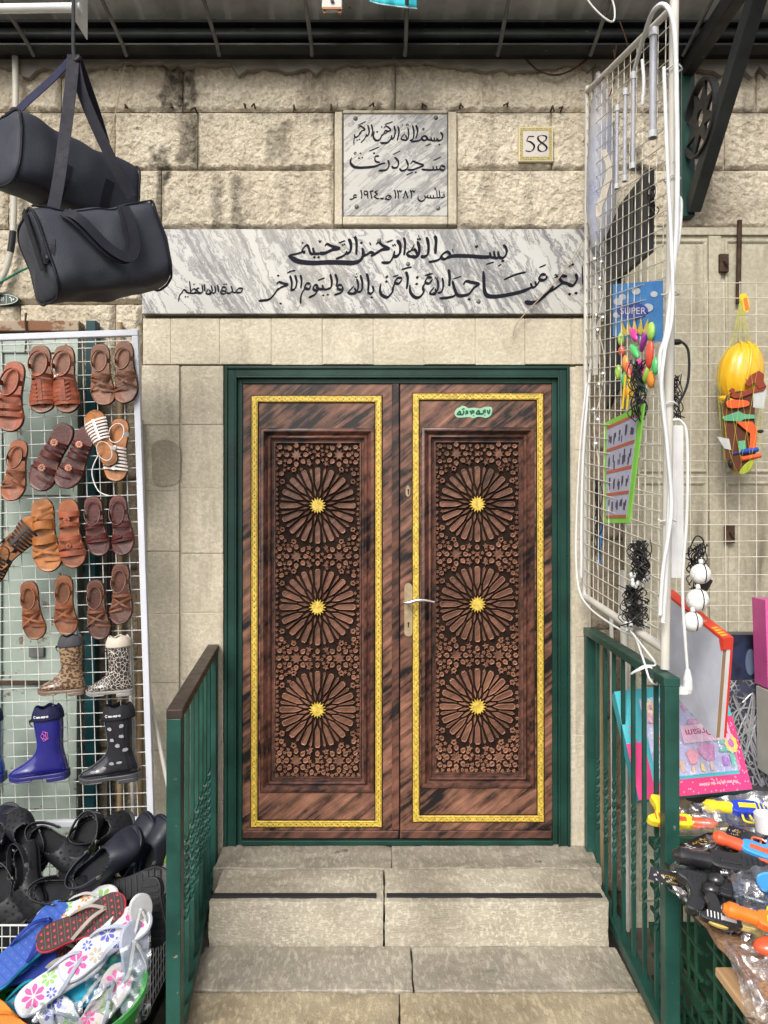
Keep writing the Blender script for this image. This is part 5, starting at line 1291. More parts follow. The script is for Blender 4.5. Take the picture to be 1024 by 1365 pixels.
# ------------------------------------------------------------------ lower left: bins of clogs and flip-flops
def img_dir(deg, n):
    """direction that points at 'deg' (0 = right, 90 = up in the picture) lying in the plane with normal n"""
    a = R(deg); return Vector((math.cos(a), 0, math.sin(a)))
foam = plain('matt black foam', (.012, .0125, .015), .5, 0, .35, 20, 150, .2, **{'Specular IOR Level': .32})
foam_n = plain('dark navy foam', (.010, .012, .022), .5, 0, .35, 20, 150, .2, **{'Specular IOR Level': .32})
foam_in = plain('inner foam', (.010, .010, .012), .8)
steel_pin = M['grey_steel']
def make_clog(mat, holes=True):
    root = thing('clog', 'x', 'clog', (0, 0, 0), 'black foam clogs heaped in the basket')
    F = FOOT                                     # +x toe
    # upper: shell over the outline, opening at the back half
    nu, nv = 40, 24
    def width(x): return (edge(x, 1), edge(x, -1))
    def sh(u, v):
        x = -.132 + .268 * u
        a, b = width(max(-.138, min(.139, x)))
        e = max(0.0, 1 - ((u - .5) / .5) ** 8) ** .5
        th = PI * v
        hgt = (.050 + .018 * math.sin(PI * min(1, u * 1.2)) - .030 * max(0, (u - .62) / .38) ** 1.6) * (e * .85 + .15)
        yc, yw = (a + b) / 2, (a - b) / 2 * 1.10
        c = math.cos(th)
        return Vector((x, yc + yw * math.copysign(abs(c) ** .75, c), .012 + hgt * math.sin(th) ** .8))
    def keep(u, v): return ((u - .33) / .27) ** 2 + ((v - .5) / .33) ** 2 > 1
    m = MB(); m.grid(sh, nu, nv, keep)
    # close toe and heel
    for uu in (0.0, 1.0):
        ring = [sh(uu, j / nv) for j in range(nv + 1)]; m.add(ring, [tuple(range(nv + 1))])
    m.build('upper', mat, root, smooth='all', solid=.005, weld=True)
    m = MB(); m.prism([(x * 1.02, y * 1.12) for x, y in F], lambda a, b, d: Vector((a, b, d + .012 * max(0, (a - .08) / .06) ** 2)), 0, .020); m.build('sole', mat, root, bevel=.004)
    m = MB()
    for k in range(9):
        x = -.11 + k * .027; a, b = edge(x, 1), edge(x, -1); m.box((x, (a + b) / 2, -.0015), (.012, (a - b) * .9, .005))
    m.build('tread', mat, root, bevel=.001)
    m = MB(); m.prism([(x * .95, y * .92) for x, y in F], lambda a, b, d: Vector((a, b, d)), .0198, .0215); m.build('insole', foam_in, root)
    if holes:
        m = MB()
        for (u, vs_) in ((.66, (.3, .42, .58, .7)), (.74, (.24, .37, .5, .63, .76)), (.82, (.32, .45, .58, .7)), (.9, (.4, .55))):
            for v in vs_:
                p = sh(u, v); du, dv = sh(u + .01, v) - p, sh(u, v + .01) - p; nrm = du.cross(dv).normalized()
                if nrm.z < 0: nrm = -nrm
                q = nrm.to_track_quat('Z', 'Y').to_matrix(); m.lathe([(.0055, 0), (.0052, .0032)], p + nrm * .001, 10, q)
        m.build('vent_holes', foam_in, root)
    # heel strap and pin
    m = MB(); P = []
    for k in range(17):
        a = PI * (.5 + k / 16); P.append(Vector((-.035 + .100 * math.cos(a) , .050 * math.sin(a) * 1.05, .066 + .010 * math.sin(PI * k / 16))))
    m.ribbon(P, [Vector((math.cos(PI * (.5 + k / 16)), math.sin(PI * (.5 + k / 16)), 0)) for k in range(17)], .017, .005); m.build('heel_strap', mat, root, bevel=.0015)
    for sg in (1, -1):
        m = MB(); m.lathe([(.009, 0), (.009, .003), (.005, .004)], (-.035, sg * .0545, .066), 12, Matrix.Rotation(R(-90 * sg), 3, 'X')); m.build('strap_pin', steel_pin, root)
    return root
def put(root, label, px, py, y, n, deg, lpx, base=.28):
    root['label'] = label
    n = Vector(n); orient(root, W(px, py, y), n, img_dir(deg, n), lpx / (base * scale_at(y)))
    return root
CL = make_clog(foam); CLN = make_clog(foam_n, False)
CLOGS = [
 (0, 'black clog standing on its toe at the front of the heap, side outward', 48, 1172, -.66, (-.55, -.75, .25), -52, 100),
 (0, 'black clog behind the upright one with its vent holes facing the viewer', 80, 1135, -.55, (.05, -.62, .75), -35, 96),
 (0, 'black clog at the back of the heap with its open heel toward the wall', 36, 1118, -.50, (.1, -.75, .6), 125, 90),
 (0, 'black clog with a wide heel opening in the middle of the heap', 112, 1133, -.54, (.05, -.85, .45), -100, 96),
 (0, 'black clog lying behind the middle one, toe up', 136, 1112, -.48, (.2, -.6, .7), 40, 84),
 (1, 'smooth dark slip-on clog leaning diagonally across the right of the heap', 148, 1150, -.64, (-.25, -.72, .6), 52, 104),
 (1, 'dark navy clog standing upright behind the smooth slip-on', 190, 1128, -.56, (-.5, -.7, .2), 70, 90),
 (1, 'dark navy clog pressed against the left green railing', 213, 1130, -.58, (-.5, -.8, .2), 82, 84),
 (0, 'black clog lying sole outward under the slip-on clogs', 182, 1182, -.68, (.25, .82, -.35), 12, 92),
 (0, 'black clog showing its zigzag tread at the right edge of the heap', 203, 1216, -.74, (.15, .9, -.25), -78, 84),
 (0, 'black clog in the shadow at the left end of the heap', 14, 1196, -.66, (-.1, -.8, .55), -60, 92),
 (0, 'black clog half buried between the upright clog and the flip-flops', 88, 1190, -.68, (.2, -.72, .6), 10, 90),
 (1, 'navy clog at the back left corner cut by the picture edge', -4, 1118, -.50, (.1, -.6, .7), 80, 90),
 (1, 'navy clog under the rack at the left behind the heap', 22, 1142, -.46, (.2, -.6, .7), 160, 84),
 (0, 'black clog deep in the heap below the smooth slip-on', 128, 1205, -.62, (.1, -.75, .6), -20, 92),
]
first = {0: CL, 1: CLN}; used = {0: 0, 1: 0}
for (kind, lab, px, py, y, n, deg, lp) in CLOGS:
    o = first[kind] if not used[kind] else copy_tree(first[kind]); used[kind] = 1
    put(o, lab, px, py, y, n, deg, lp)

# flip-flops
def ff_mat(name, c, c2=None, sc=60): return plain(name, c, .5, 0, .2, 12, 120, .2)
def make_flip(label, sole_c, bed_c, strap_c, px, py, y, n, deg, lpx, design=None, mir=1, cols=()):
    root = thing('flip_flop', label, 'flip-flop', (0, 0, 0), 'flip-flops piled in the green tub')
    F = [(x, mir * yy * 1.02) for x, yy in FOOT]
    fn = lambda a, b, d: Vector((a, b, d))
    m = MB(); m.prism(F, fn, 0, .013); m.build('sole', sole_c, root, bevel=.003)
    m = MB(); m.prism([(x * .97, yy * .95) for x, yy in F], fn, .0125, .0160); bed = m.build('footbed', bed_c, root, bevel=.001)
    rr = random.Random(hash(label) % 1000)
    rr = random.Random(len(label) * 7 + int(px))
    inside = lambda x, yy, e: -.13 + e < x < .13 - e and edge(x, -1) * .93 + e < yy * mir < edge(x, 1) * .93 - e
    if design == 'flowers':
        for ci, cm in enumerate(cols):
            q = MB(); kk = 0
            spots = [(.088, .004), (-.088, .0), (.015, -.018), (.03, .026), (-.035, .016), (-.045, -.024), (.10, -.03)]
            for k, (fx, fy) in enumerate(spots):
                if (0, 0, 1, 1, 2, 1, 2)[k] % len(cols) != ci: continue
                r = (.034, .032, .024, .018, .022, .015, .016)[k]
                for j in range(7):
                    a = 2 * PI * j / 7 + k; a1, a2 = a - .36, a + .36
                    pts = [(fx + .004 * math.cos(a), fy + .004 * math.sin(a)), (fx + r * .7 * math.cos(a1), fy + r * .7 * math.sin(a1)), (fx + r * math.cos(a1 * .35 + a * .65), fy + r * math.sin(a1 * .35 + a * .65)), (fx + r * math.cos(a2 * .35 + a * .65), fy + r * math.sin(a2 * .35 + a * .65)), (fx + r * .7 * math.cos(a2), fy + r * .7 * math.sin(a2))]
                    if all(inside(x, yy * mir, .001) or True for x, yy in pts):
                        lim = [(x, max(edge(max(-.135, min(.135, x)), -1) * .93, min(edge(max(-.135, min(.135, x)), 1) * .93, yy))) for x, yy in pts]
                        q.add([(x, mir * yy, .0164 + .00004 * k) for x, yy in lim], [tuple(range(5))])
            q.build('flower_print', cm, bed)
    elif design == 'hearts':
        q = MB(); g = MB()
        for i in range(-6, 7):
            x = i * .02; a, b = edge(max(-.13, min(.13, x)), 1) * .92, edge(max(-.13, min(.13, x)), -1) * .92
            g.box((x + .01, mir * (a + b) / 2, .0161), (.0012, a - b - .006, .0006))
            for yy in np.arange(b + .010, a - .006, .02):
                h = [(0, -.0045), (.0045, .001), (.003, .004), (0, .0022), (-.003, .004), (-.0045, .001)]
                q.add([(x + v_, mir * yy + u_, .0165) for u_, v_ in h], [tuple(range(6))])
        q.build('heart_print', cols[0], bed); g.build('groove', cols[1], bed)
    # thong
    m = MB(); T = (.082, .006 * mir, .016)
    for sg in (1, -1):
        ye = edge(-.025, sg) * .93 * mir
        P = spline([T, (.074, .006 * mir + sg * .004, .026), (.04, .006 * mir + sg * .020 * mir, .040), (.0, ye * .85, .036), (-.03, ye, .017)], 5)
        m.ribbon(P, [Vector((0, sg * mir * .8 * (i / len(P)), 1)) for i in range(len(P))], .0105, .004)
    m.tube([T, (.075, .006 * mir, .03)], .0035, 8)
    m.build('thong', strap_c, root, bevel=.001)
    n = Vector(n); orient(root, W(px, py, y), n, img_dir(deg, n), lpx / (.28 * scale_at(y)))
    return root
fm = {k: ff_mat(k + ' foam', c) for k, c in {'blue': (.03, .09, .36), 'royal': (.018, .04, .24), 'cyan': (.02, .33, .50), 'chocolate': (.045, .022, .020), 'white': (.50, .505, .51), 'lilac': (.38, .41, .50), 'orange': (.70, .22, .03), 'turquoise': (.02, .30, .40), 'redp': (.42, .03, .05), 'grey': (.10, .095, .085), 'pink': (.62, .07, .27), 'violet': (.09, .10, .42), 'leaf': (.22, .42, .12), 'greige': (.34, .30, .26), 'pale': (.46, .40, .40)}.items()}
N0 = (.05, -.62, .78)
make_flip('blue flip-flop with a cyan edge and heart dots at the left of the pile', fm['cyan'], fm['blue'], fm['royal'], 38, 1262, -.84, (.12, -.62, .76), 62, 128, 'hearts', 1, (fm['violet'], fm['royal']))
make_flip('royal blue flip-flop under the cyan edged one', fm['royal'], fm['royal'], fm['blue'], 14, 1300, -.86, (.1, -.55, .8), 40, 118, None, -1)
make_flip('chocolate brown flip-flop with red hearts and a grey thong on top of the pile', fm['redp'], fm['chocolate'], fm['greige'], 110, 1232, -.83, (-.1, -.68, .72), 33, 118, 'hearts', 1, (fm['redp'], fm['grey']))
make_flip('chocolate flip-flop with red hearts below its twin', fm['redp'], fm['chocolate'], fm['greige'], 76, 1276, -.80, (.0, -.6, .8), 28, 112, 'hearts', -1, (fm['redp'], fm['grey']))
make_flip('white flip-flop with green and orange flowers behind the brown one', fm['white'], fm['white'], fm['white'], 104, 1212, -.74, (.0, -.6, .8), 30, 104, 'flowers', 1, (fm['leaf'], fm['orange']))
make_flip('white flip-flop with pink and violet flowers in the middle of the pile', fm['lilac'], fm['white'], fm['lilac'], 142, 1258, -.88, (.05, -.70, .70), 48, 124, 'flowers', -1, (fm['pink'], fm['violet'], fm['greige']))
make_flip('white flip-flop with a big pink flower lying lowest on the left front', fm['lilac'], fm['white'], fm['lilac'], 86, 1300, -.93, (.05, -.72, .68), 48, 126, 'flowers', 1, (fm['pink'], fm['violet'], fm['leaf']))
make_flip('white flip-flop bagged in plastic with a pink flower at the bottom of the pile', fm['lilac'], fm['pale'], fm['lilac'], 134, 1346, -.98, (.05, -.74, .66), 68, 112, 'flowers', 1, (fm['pink'], fm['leaf']))
make_flip('pale flip-flop standing on edge inside the clear bag', fm['lilac'], fm['lilac'], fm['white'], 176, 1290, -.90, (.75, -.6, .3), 72, 110, None, 1)
make_flip('turquoise flip-flop at the left under the white flowered ones', fm['cyan'], fm['turquoise'], fm['turquoise'], 28, 1336, -.90, (.05, -.62, .76), 60, 106, 'hearts', 1, (fm['pink'], fm['cyan']))
make_flip('turquoise flip-flop sticking out between the white pairs', fm['cyan'], fm['cyan'], fm['white'], 112, 1322, -.90, (.05, -.66, .74), 45, 116, None, 1)
make_flip('small white flip-flop at the bottom edge of the picture', fm['lilac'], fm['white'], fm['lilac'], 92, 1372, -1.0, (.05, -.7, .7), 130, 104, 'flowers', 1, (fm['violet'], fm['leaf']))
make_flip('orange flip-flop in the bottom left corner', fm['orange'], fm['orange'], fm['orange'], 6, 1368, -1.0, (.1, -.6, .8), 140, 100, None, 1)
make_flip('white flip-flop standing edge on at the right of the brown hearts', fm['white'], fm['white'], fm['white'], 184, 1236, -.84, (.7, -.7, .1), 78, 84, None, 1)
make_flip('purple brown flip-flop buried under the pink flowered pair', fm['chocolate'], fm['redp'], fm['chocolate'], 60, 1328, -.86, (.05, -.6, .8), 70, 104, None, 1)

# clear plastic
def film_mat(name, tint=(.9, .92, .95), gl=.45):
    t = NT(name); n, l = t.n, t.l
    tr = n.new('ShaderNodeBsdfTransparent'); tr.inputs[0].default_value = (*[min(1, x * 1.03) for x in tint], 1)
    gs = n.new('ShaderNodeBsdfGlossy'); gs.inputs['Roughness'].default_value = .16; gs.inputs['Color'].default_value = (.95, .96, 1, 1)
    mx = n.new('ShaderNodeMixShader'); lw = n.new('ShaderNodeLayerWeight'); lw.inputs['Blend'].default_value = .35
    fa = t.math('ADD', t.math('MULTIPLY', lw.outputs['Facing'], .7), gl * .25)
    bn = n.new('ShaderNodeBump'); bn.inputs['Strength'].default_value = .6; bn.inputs['Distance'].default_value = .01
    l.new(t.noise(22, 5, .6), bn.inputs['Height']); l.new(bn.outputs[0], gs.inputs['Normal']); l.new(bn.outputs[0], lw.inputs['Normal'])
    l.new(fa, mx.inputs[0]); l.new(tr.outputs[0], mx.inputs[1]); l.new(gs.outputs[0], mx.inputs[2]); l.new(mx.outputs[0], t.out.inputs['Surface'])
    return t.mat
def milky_mat():
    t = NT('milky grey plastic sleeve'); n, l = t.n, t.l
    tr = n.new('ShaderNodeBsdfTransparent'); tr.inputs[0].default_value = (.92, .92, .95, 1); mx = n.new('ShaderNodeMixShader')
    t.set((.40, .40, .43), .4, 0, t.noise(25, 5), .4, .008)
    l.new(t.ramp(t.noise(9, 4), [(.3, .35), (.7, .62)]), mx.inputs[0]); l.new(tr.outputs[0], mx.inputs[1]); l.new(t.b.outputs[0], mx.inputs[2]); l.new(mx.outputs[0], t.out.inputs['Surface'])
    return t.mat
M['milky'] = milky_mat()
M['film'] = film_mat('clear plastic film')
M['film_grey'] = film_mat('greyish plastic film', (.72, .74, .76), .5)
def crumple(name, label, cat, corners, mat=None, amp=.02, n=26, seed=1, group=None, parent=None, puff=0.0):
    """a crumpled film sheet spanned by four world points"""
    from mathutils import noise as mn
    A, B, C_, D = [Vector(p) for p in corners]
    nr = (B - A).cross(D - A).normalized()
    def f(u, v):
        p = (A * (1 - u) + B * u) * (1 - v) + (D * (1 - u) + C_ * u) * v
        q = p * 11 + Vector((seed * 3.1, seed, 0))
        k = abs(mn.noise(q)) * 1.4 + abs(mn.noise(q * 2.3)) * .7 + abs(mn.noise(q * 5)) * .25
        e = mn.noise_vector(q * .6) * amp
        return p + nr * (amp * (k - .5) + puff * math.sin(PI * u) * math.sin(PI * v)) + e * .6
    m = MB(); m.grid(f, n, n); o = m.build(name, mat or M['film'], parent, smooth='all', angle=30)
    if parent is None: tag(o, label, cat, group, 'thing')
    return o
crumple('plastic_bag', 'clear crumpled plastic bag around the flip-flops at the right of the pile', 'plastic bag', [W(112, 1300, -1.0), W(200, 1240, -.92), W(204, 1350, -.97), W(112, 1400, -1.04)], M['film'], .03, 30, 2)
crumple('plastic_bag', 'clear crumpled plastic bag at the bottom left below the pink flowered flip-flop', 'plastic bag', [W(30, 1340, -1.02), W(110, 1330, -1.03), W(115, 1420, -1.05), W(30, 1410, -1.06)], M['film'], .03, 24, 5)

def bins():
    # wire basket under the clogs
    t = thing('wire_basket', 'white wire basket holding the heap of black clogs', 'basket', W(110, 1290, -.6))
    x0, x1 = W(-60, 1200, -.62).x, W(216, 1200, -.62).x; y0, y1 = -.78, -.36; z0 = .12; zt = W(100, 1160, -.6).z
    m = MB(); 
    for z in np.linspace(z0, zt, 9): m.tube([(x0, y0, z - (.10 if z > zt - .02 else .10 * (z - z0) / (zt - z0))), (x1, y0, z - .10 * (z - z0) / (zt - z0)), (x1, y1, z), (x0, y1, z)], .0022 if z < zt - .01 else .004, 5, True)
    for x in np.arange(x0, x1, .028): m.tube([(x, y1, zt), (x, y1, z0), (x, y0, z0), (x, y0, zt - .10)], .0018, 5)
    for y in np.arange(y0, y1, .03): m.tube([(x1, y, zt - .1 + .1 * (y - y0) / (y1 - y0)), (x1, y, z0)], .0018, 5)
    m.build('wire_side', M['wire'], t, smooth=True)
    m = MB(); m.box2((x0 + .02, y0 + .02, z0 + .01), (x1 - .02, y1 - .02, zt - .12)); m.build('liner', plain('dark basket liner', (.012, .012, .014), .9), t, bevel=.02)
    # slatted black crate it stands on
    t = thing('black_crate', 'slatted black plastic crate under the clog basket', 'crate', (x0 + .5, -.6, 0))
    m = MB(); bx = x1 - .02
    for k in range(9): m.box2((x0, y0 - .06, .01 + k * .034), (bx, y1, .028 + k * .034))
    m.build('slatted_side', plain('black crate plastic', (.016, .017, .018), .5), t, bevel=.003)
    # green tub
    t = thing('green_tub', 'round bright green plastic tub filled with flip-flops', 'tub', W(40, 1450, -.95))
    c = Vector((-1.035, -1.0, 0))
    prof = [(.22, .02), (.25, .16), (.285, .322), (.298, .327), (.293, .338), (.28, .332), (.265, .29)]
    m = MB(); m.lathe(prof, c, 48); m.f = m.f[:-2] + [m.f[-2]]; m.m = m.m[:-1]; m.build('tub_body', plain('bright green plastic', (.05, .30, .06), .35), t, smooth=True, angle=50)
    m = MB(); m.lathe([(.262, .20), (.2, .22), (.05, .23)], c, 30); m.build('filling', plain('dark sole pile', (.02, .02, .024), .8), t, smooth=True)
    # yellow-green bag behind the railing
    for k, cc in enumerate(([W(176, 1096, -.36), W(216, 1092, -.34), W(224, 1124, -.36), W(168, 1130, -.38)], [W(196, 1100, -.38), W(228, 1106, -.37), W(228, 1140, -.38), W(190, 1130, -.40)])):
        pass
    m_ = plain('lime plastic', (.34, .58, .06), .35)
    crumple('lime_bag', 'crumpled lime green plastic bag poking out under the corner of the rack', 'plastic bag', [W(166, 1104, -.36), W(222, 1090, -.34), W(226, 1150, -.38), W(170, 1140, -.40)], m_, .03, 20, 8)
bins()

# ------------------------------------------------------------------ green railings
def railing(name, label, pf, pn, zf, zn, bal, brown_top):
    """pf, pn: ground points of the far and near posts; zf, zn: (bottom, top) heights at each"""
    t = thing(name, label, 'railing', (pf[0], pf[1], 0))
    mt = M['green_rail']
    F0, F1 = Vector((*pf, zf[0])), Vector((*pf, zf[1])); N0_, N1 = Vector((*pn, zn[0])), Vector((*pn, zn[1]))
    d = (N1 - F1).normalized()
    m = MB(); m.bar(F0, F1 - Vector((0, 0, .002)), .045, .045, (0, 1, 0)); m.build('post', mt, t, bevel=.003)
    m = MB(); m.bar(N0_, N1 - Vector((0, 0, .002)), .045, .045, (0, 1, 0)); m.build('post', mt, t, bevel=.003)
    m = MB(); m.bar(F1 + Vector((0, .025, .012)), N1 + d * .024 + Vector((0, 0, .012)), .05, .03); m.build('top_rail', M['brown_rail'] if brown_top else mt, t, bevel=.004)
    Fb, Nb = Vector((*pf, bal[1])), Vector((*pn, bal[2]))
    m = MB(); m.bar(Fb + d * .023, Nb - d * .023, .042, .04); m.build('bottom_rail', mt, t, bevel=.003)
    n = bal[0]
    for k in range(1, n + 1):
        s = k / (n + 1); a = Fb.lerp(Nb, s) + Vector((0, 0, .018)); b = F1.lerp(N1, s) - Vector((0, 0, .004))
        m = MB(); L = (b - a).length; steps_ = 60; q = .0066
        vs = []
        for i in range(steps_ + 1):
            u = i / steps_; p = a.lerp(b, u)
            tw = min(1, max(0, (u - .22) / .30)) * R(720) if True else 0
            for j in range(4):
                an = tw + PI / 4 + j * PI / 2; vs.append(p + Vector((math.cos(an), math.sin(an), 0)) * q * 1.414)
        m.add(vs, [(i * 4 + j, i * 4 + (j + 1) % 4, (i + 1) * 4 + (j + 1) % 4, (i + 1) * 4 + j) for i in range(steps_) for j in range(4)])
        m.build('baluster', mt, t)
    return t
def rails():
    # right
    pf = W(783, 845, -.03); pn = WX(897, 905, pf.x + .0)
    railing('green_railing', 'dark green iron railing right of the steps under the wire panel', (pf.x + .012, -.035), (.882, -1.00), (.10, pf.z), (.0, pf.z - .005), (7, CAM_H - 1.56, .30 - .10), False)
    a = W(280, 868, -.03)
    railing('green_railing', 'dark green railing left of the steps with a worn brown top rail', (-.755, -.035), (-.638, -1.02), (.10, a.z), (.0, a.z - .02), (7, CAM_H - 1.56, .20), True)
rails()
# ------------------------------------------------------------------ right: cream shop doors
_fc = {}
def glyphs(mb, text, fn, size=1.0):
    """lay flat lettering: fn(x, y) -> world point; size = cap height unit"""
    cu = bpy.data.curves.new('lettering', 'FONT'); cu.body = text; cu.size = size
    o = bpy.data.objects.new('lettering', cu); COL.objects.link(o)
    bpy.context.view_layer.update()
    me = o.to_mesh()
    mb.add([fn(v.co.x, v.co.y) for v in me.vertices], [tuple(p.vertices) for p in me.polygons])
    o.to_mesh_clear(); bpy.data.objects.remove(o); bpy.data.curves.remove(cu)
def quadfn(TL, TR, BR, BL, off=0.0):
    TL, TR, BR, BL = map(Vector, (TL, TR, BR, BL)); n = (TR - TL).cross(BL - TL).normalized()
    if n.y > 0: n = -n
    return lambda u, v, d=0.0: (TL * (1 - u) + TR * u) * (1 - v) + (BL * (1 - u) + BR * u) * v + n * (off + d)
def slab_from(mb, f, depth, u0=0, u1=1, v0=0, v1=1, front=0.0):
    vs = [f(u, v, d) for d in (front, front - depth) for u, v in ((u0, v0), (u1, v0), (u1, v1), (u0, v1))]
    mb.add(vs, [(0, 1, 2, 3), (7, 6, 5, 4)] + [(i, (i + 1) % 4, 4 + (i + 1) % 4, 4 + i) for i in range(4)])
def rcy(m, a, b, c, d, y0, y1):
    p, q = W(a, d, y0), W(b, c, y0); m.box2((p.x, y0, p.z), (q.x, y1, q.z))
M['cream'] = stone_mat('aged cream door paint', (.36, .335, .255), (.46, .43, .335), (.22, .19, .135), .85, .12, .6)
def right_shopfront():
    t = thing('cream_doors', 'aged cream painted metal shop doors behind the yellowed wire grid', 'door', W(930, 1230, -.05))
    m = MB(); rcy(m, 836, 1300, 312, 1240, -.03, .012); m.build('door_sheet', M['cream'], t)
    m = MB()
    for (a, b, c, d) in ((836, 1300, 303, 313), (836, 846, 313, 1238), (948, 953, 314, 1238), (956, 961, 314, 1238), (1040, 1046, 314, 1238)): rcy(m, a, b, c, d, -.043, -.028)
    m.build('door_frame', M['cream'], t, bevel=.002)
    m = MB()
    for (a, b) in ((848, 946), (963, 1038)):
        for (c, d) in ((320, 630), (642, 900), (910, 1200)):
            p, q = W(a + 4, d, -.03), W(b - 4, c, -.03)
            mold_ring(m, p.x, q.x, p.z, q.z, [(0, -.030), (0, -.036), (.006, -.039), (.012, -.036), (.016, -.031)])
    m.build('panel_moulding', M['cream'], t)
    for (px, py) in ((966, 350), (974, 712)):
        m = MB(); rcy(m, px - 6, px + 6, py - 12, py + 12, -.06, -.04); m.tube([W(px, py - 4, -.07), W(px + 4, py + 4, -.07)], .006); m.build('latch', M['rust'], t, bevel=.002)
    o = MB(); o.tube([W(986, 294, -.05), W(984, 405, -.05)], .011, 8); q = o.build('iron_post', M['rust'], None, smooth=True); tag(q, 'short rusty iron post above the yellow toy helmet', 'post', None, 'thing')
    # yellowed wire grid in front
    t = thing('wire_grid', 'yellowed wire grid in front of the cream doors', 'grid', W(930, 840, -.12))
    m = MB(); y = -.12
    rr = random.Random(8)
    for k, px in enumerate(np.arange(836, 1100, 21.5)): m.tube([W(px, 375 + (k % 2) * 0, y), W(px + rr.uniform(-3, 3), 842, y)], .0020, 5)
    for k, py in enumerate(np.arange(378, 845, 21.5)): m.tube([W(832, py + rr.uniform(-2, 2), y - .003), W(1100, py + rr.uniform(-3, 3), y - .003)], .0020, 5)
    m.build('wires', M['wire_old'], t)
    # pipes and wires running down behind the railing
    for (nm, lab, px, a, b, r, mt) in (('white_pipe', 'thick white pipe on the wall behind the right railing', 831, 760, 1240, .016, M['old_white']), ('white_pipe', 'thinner white pipe left of the thick one behind the right railing', 815, 820, 1240, .009, M['old_white']), ('tan_pipe', 'tan pipe close to the right door jamb behind the railing', 800, 860, 1240, .011, plain('tan conduit', (.30, .23, .13), .5))):
        m = MB(); m.tube([W(px, a, -.05), W(px + 4, b, -.05)], r, 12); o = m.build(nm, mt, None, smooth=True); tag(o, lab, 'pipe', None, 'thing')
right_shopfront()

# ------------------------------------------------------------------ the oblique wire panel with its goods
PF = (W(783, 122, -.10), W(779, 795, -.10)); PN = (W(899, 8, -.92), W(887, 866, -.92))
def pan(u, v, e=0.0):
    """u 0 far .. 1 near, v 0 top .. 1 bottom; e towards the door"""
    return PF[0].lerp(PF[1], v).lerp(PN[0].lerp(PN[1], v), u) + Vector((-e, 0, 0))
def upx(px, py, e=0.0):
    """point on the panel that shows at (px, py)"""
    best = None
    for x in (0.87, .88, .89, .90, .91):
        pass
    u, v = .5, .5
    for _ in range(30):
        p = pan(u, v)
        c, s = math.cos(PITCH), math.sin(PITCH)
        def proj(p):
            d = p - cam.location; yy = d.y * c + d.z * s; zz = -d.y * s + d.z * c
            return 512 + FPX * d.x / yy, 682.5 - FPX * zz / yy
        x0, y0 = proj(p); xu, yu = proj(pan(u + .001, v)); xv, yv = proj(pan(u, v + .001))
        a, b, c2, d2 = (xu - x0) / .001, (xv - x0) / .001, (yu - y0) / .001, (yv - y0) / .001
        det = a * d2 - b * c2; ex, ey = px - x0, py - y0
        u += max(-.3, min(.3, (ex * d2 - b * ey) / det)); v += max(-.3, min(.3, (a * ey - ex * c2) / det))
    return pan(u, v, e)
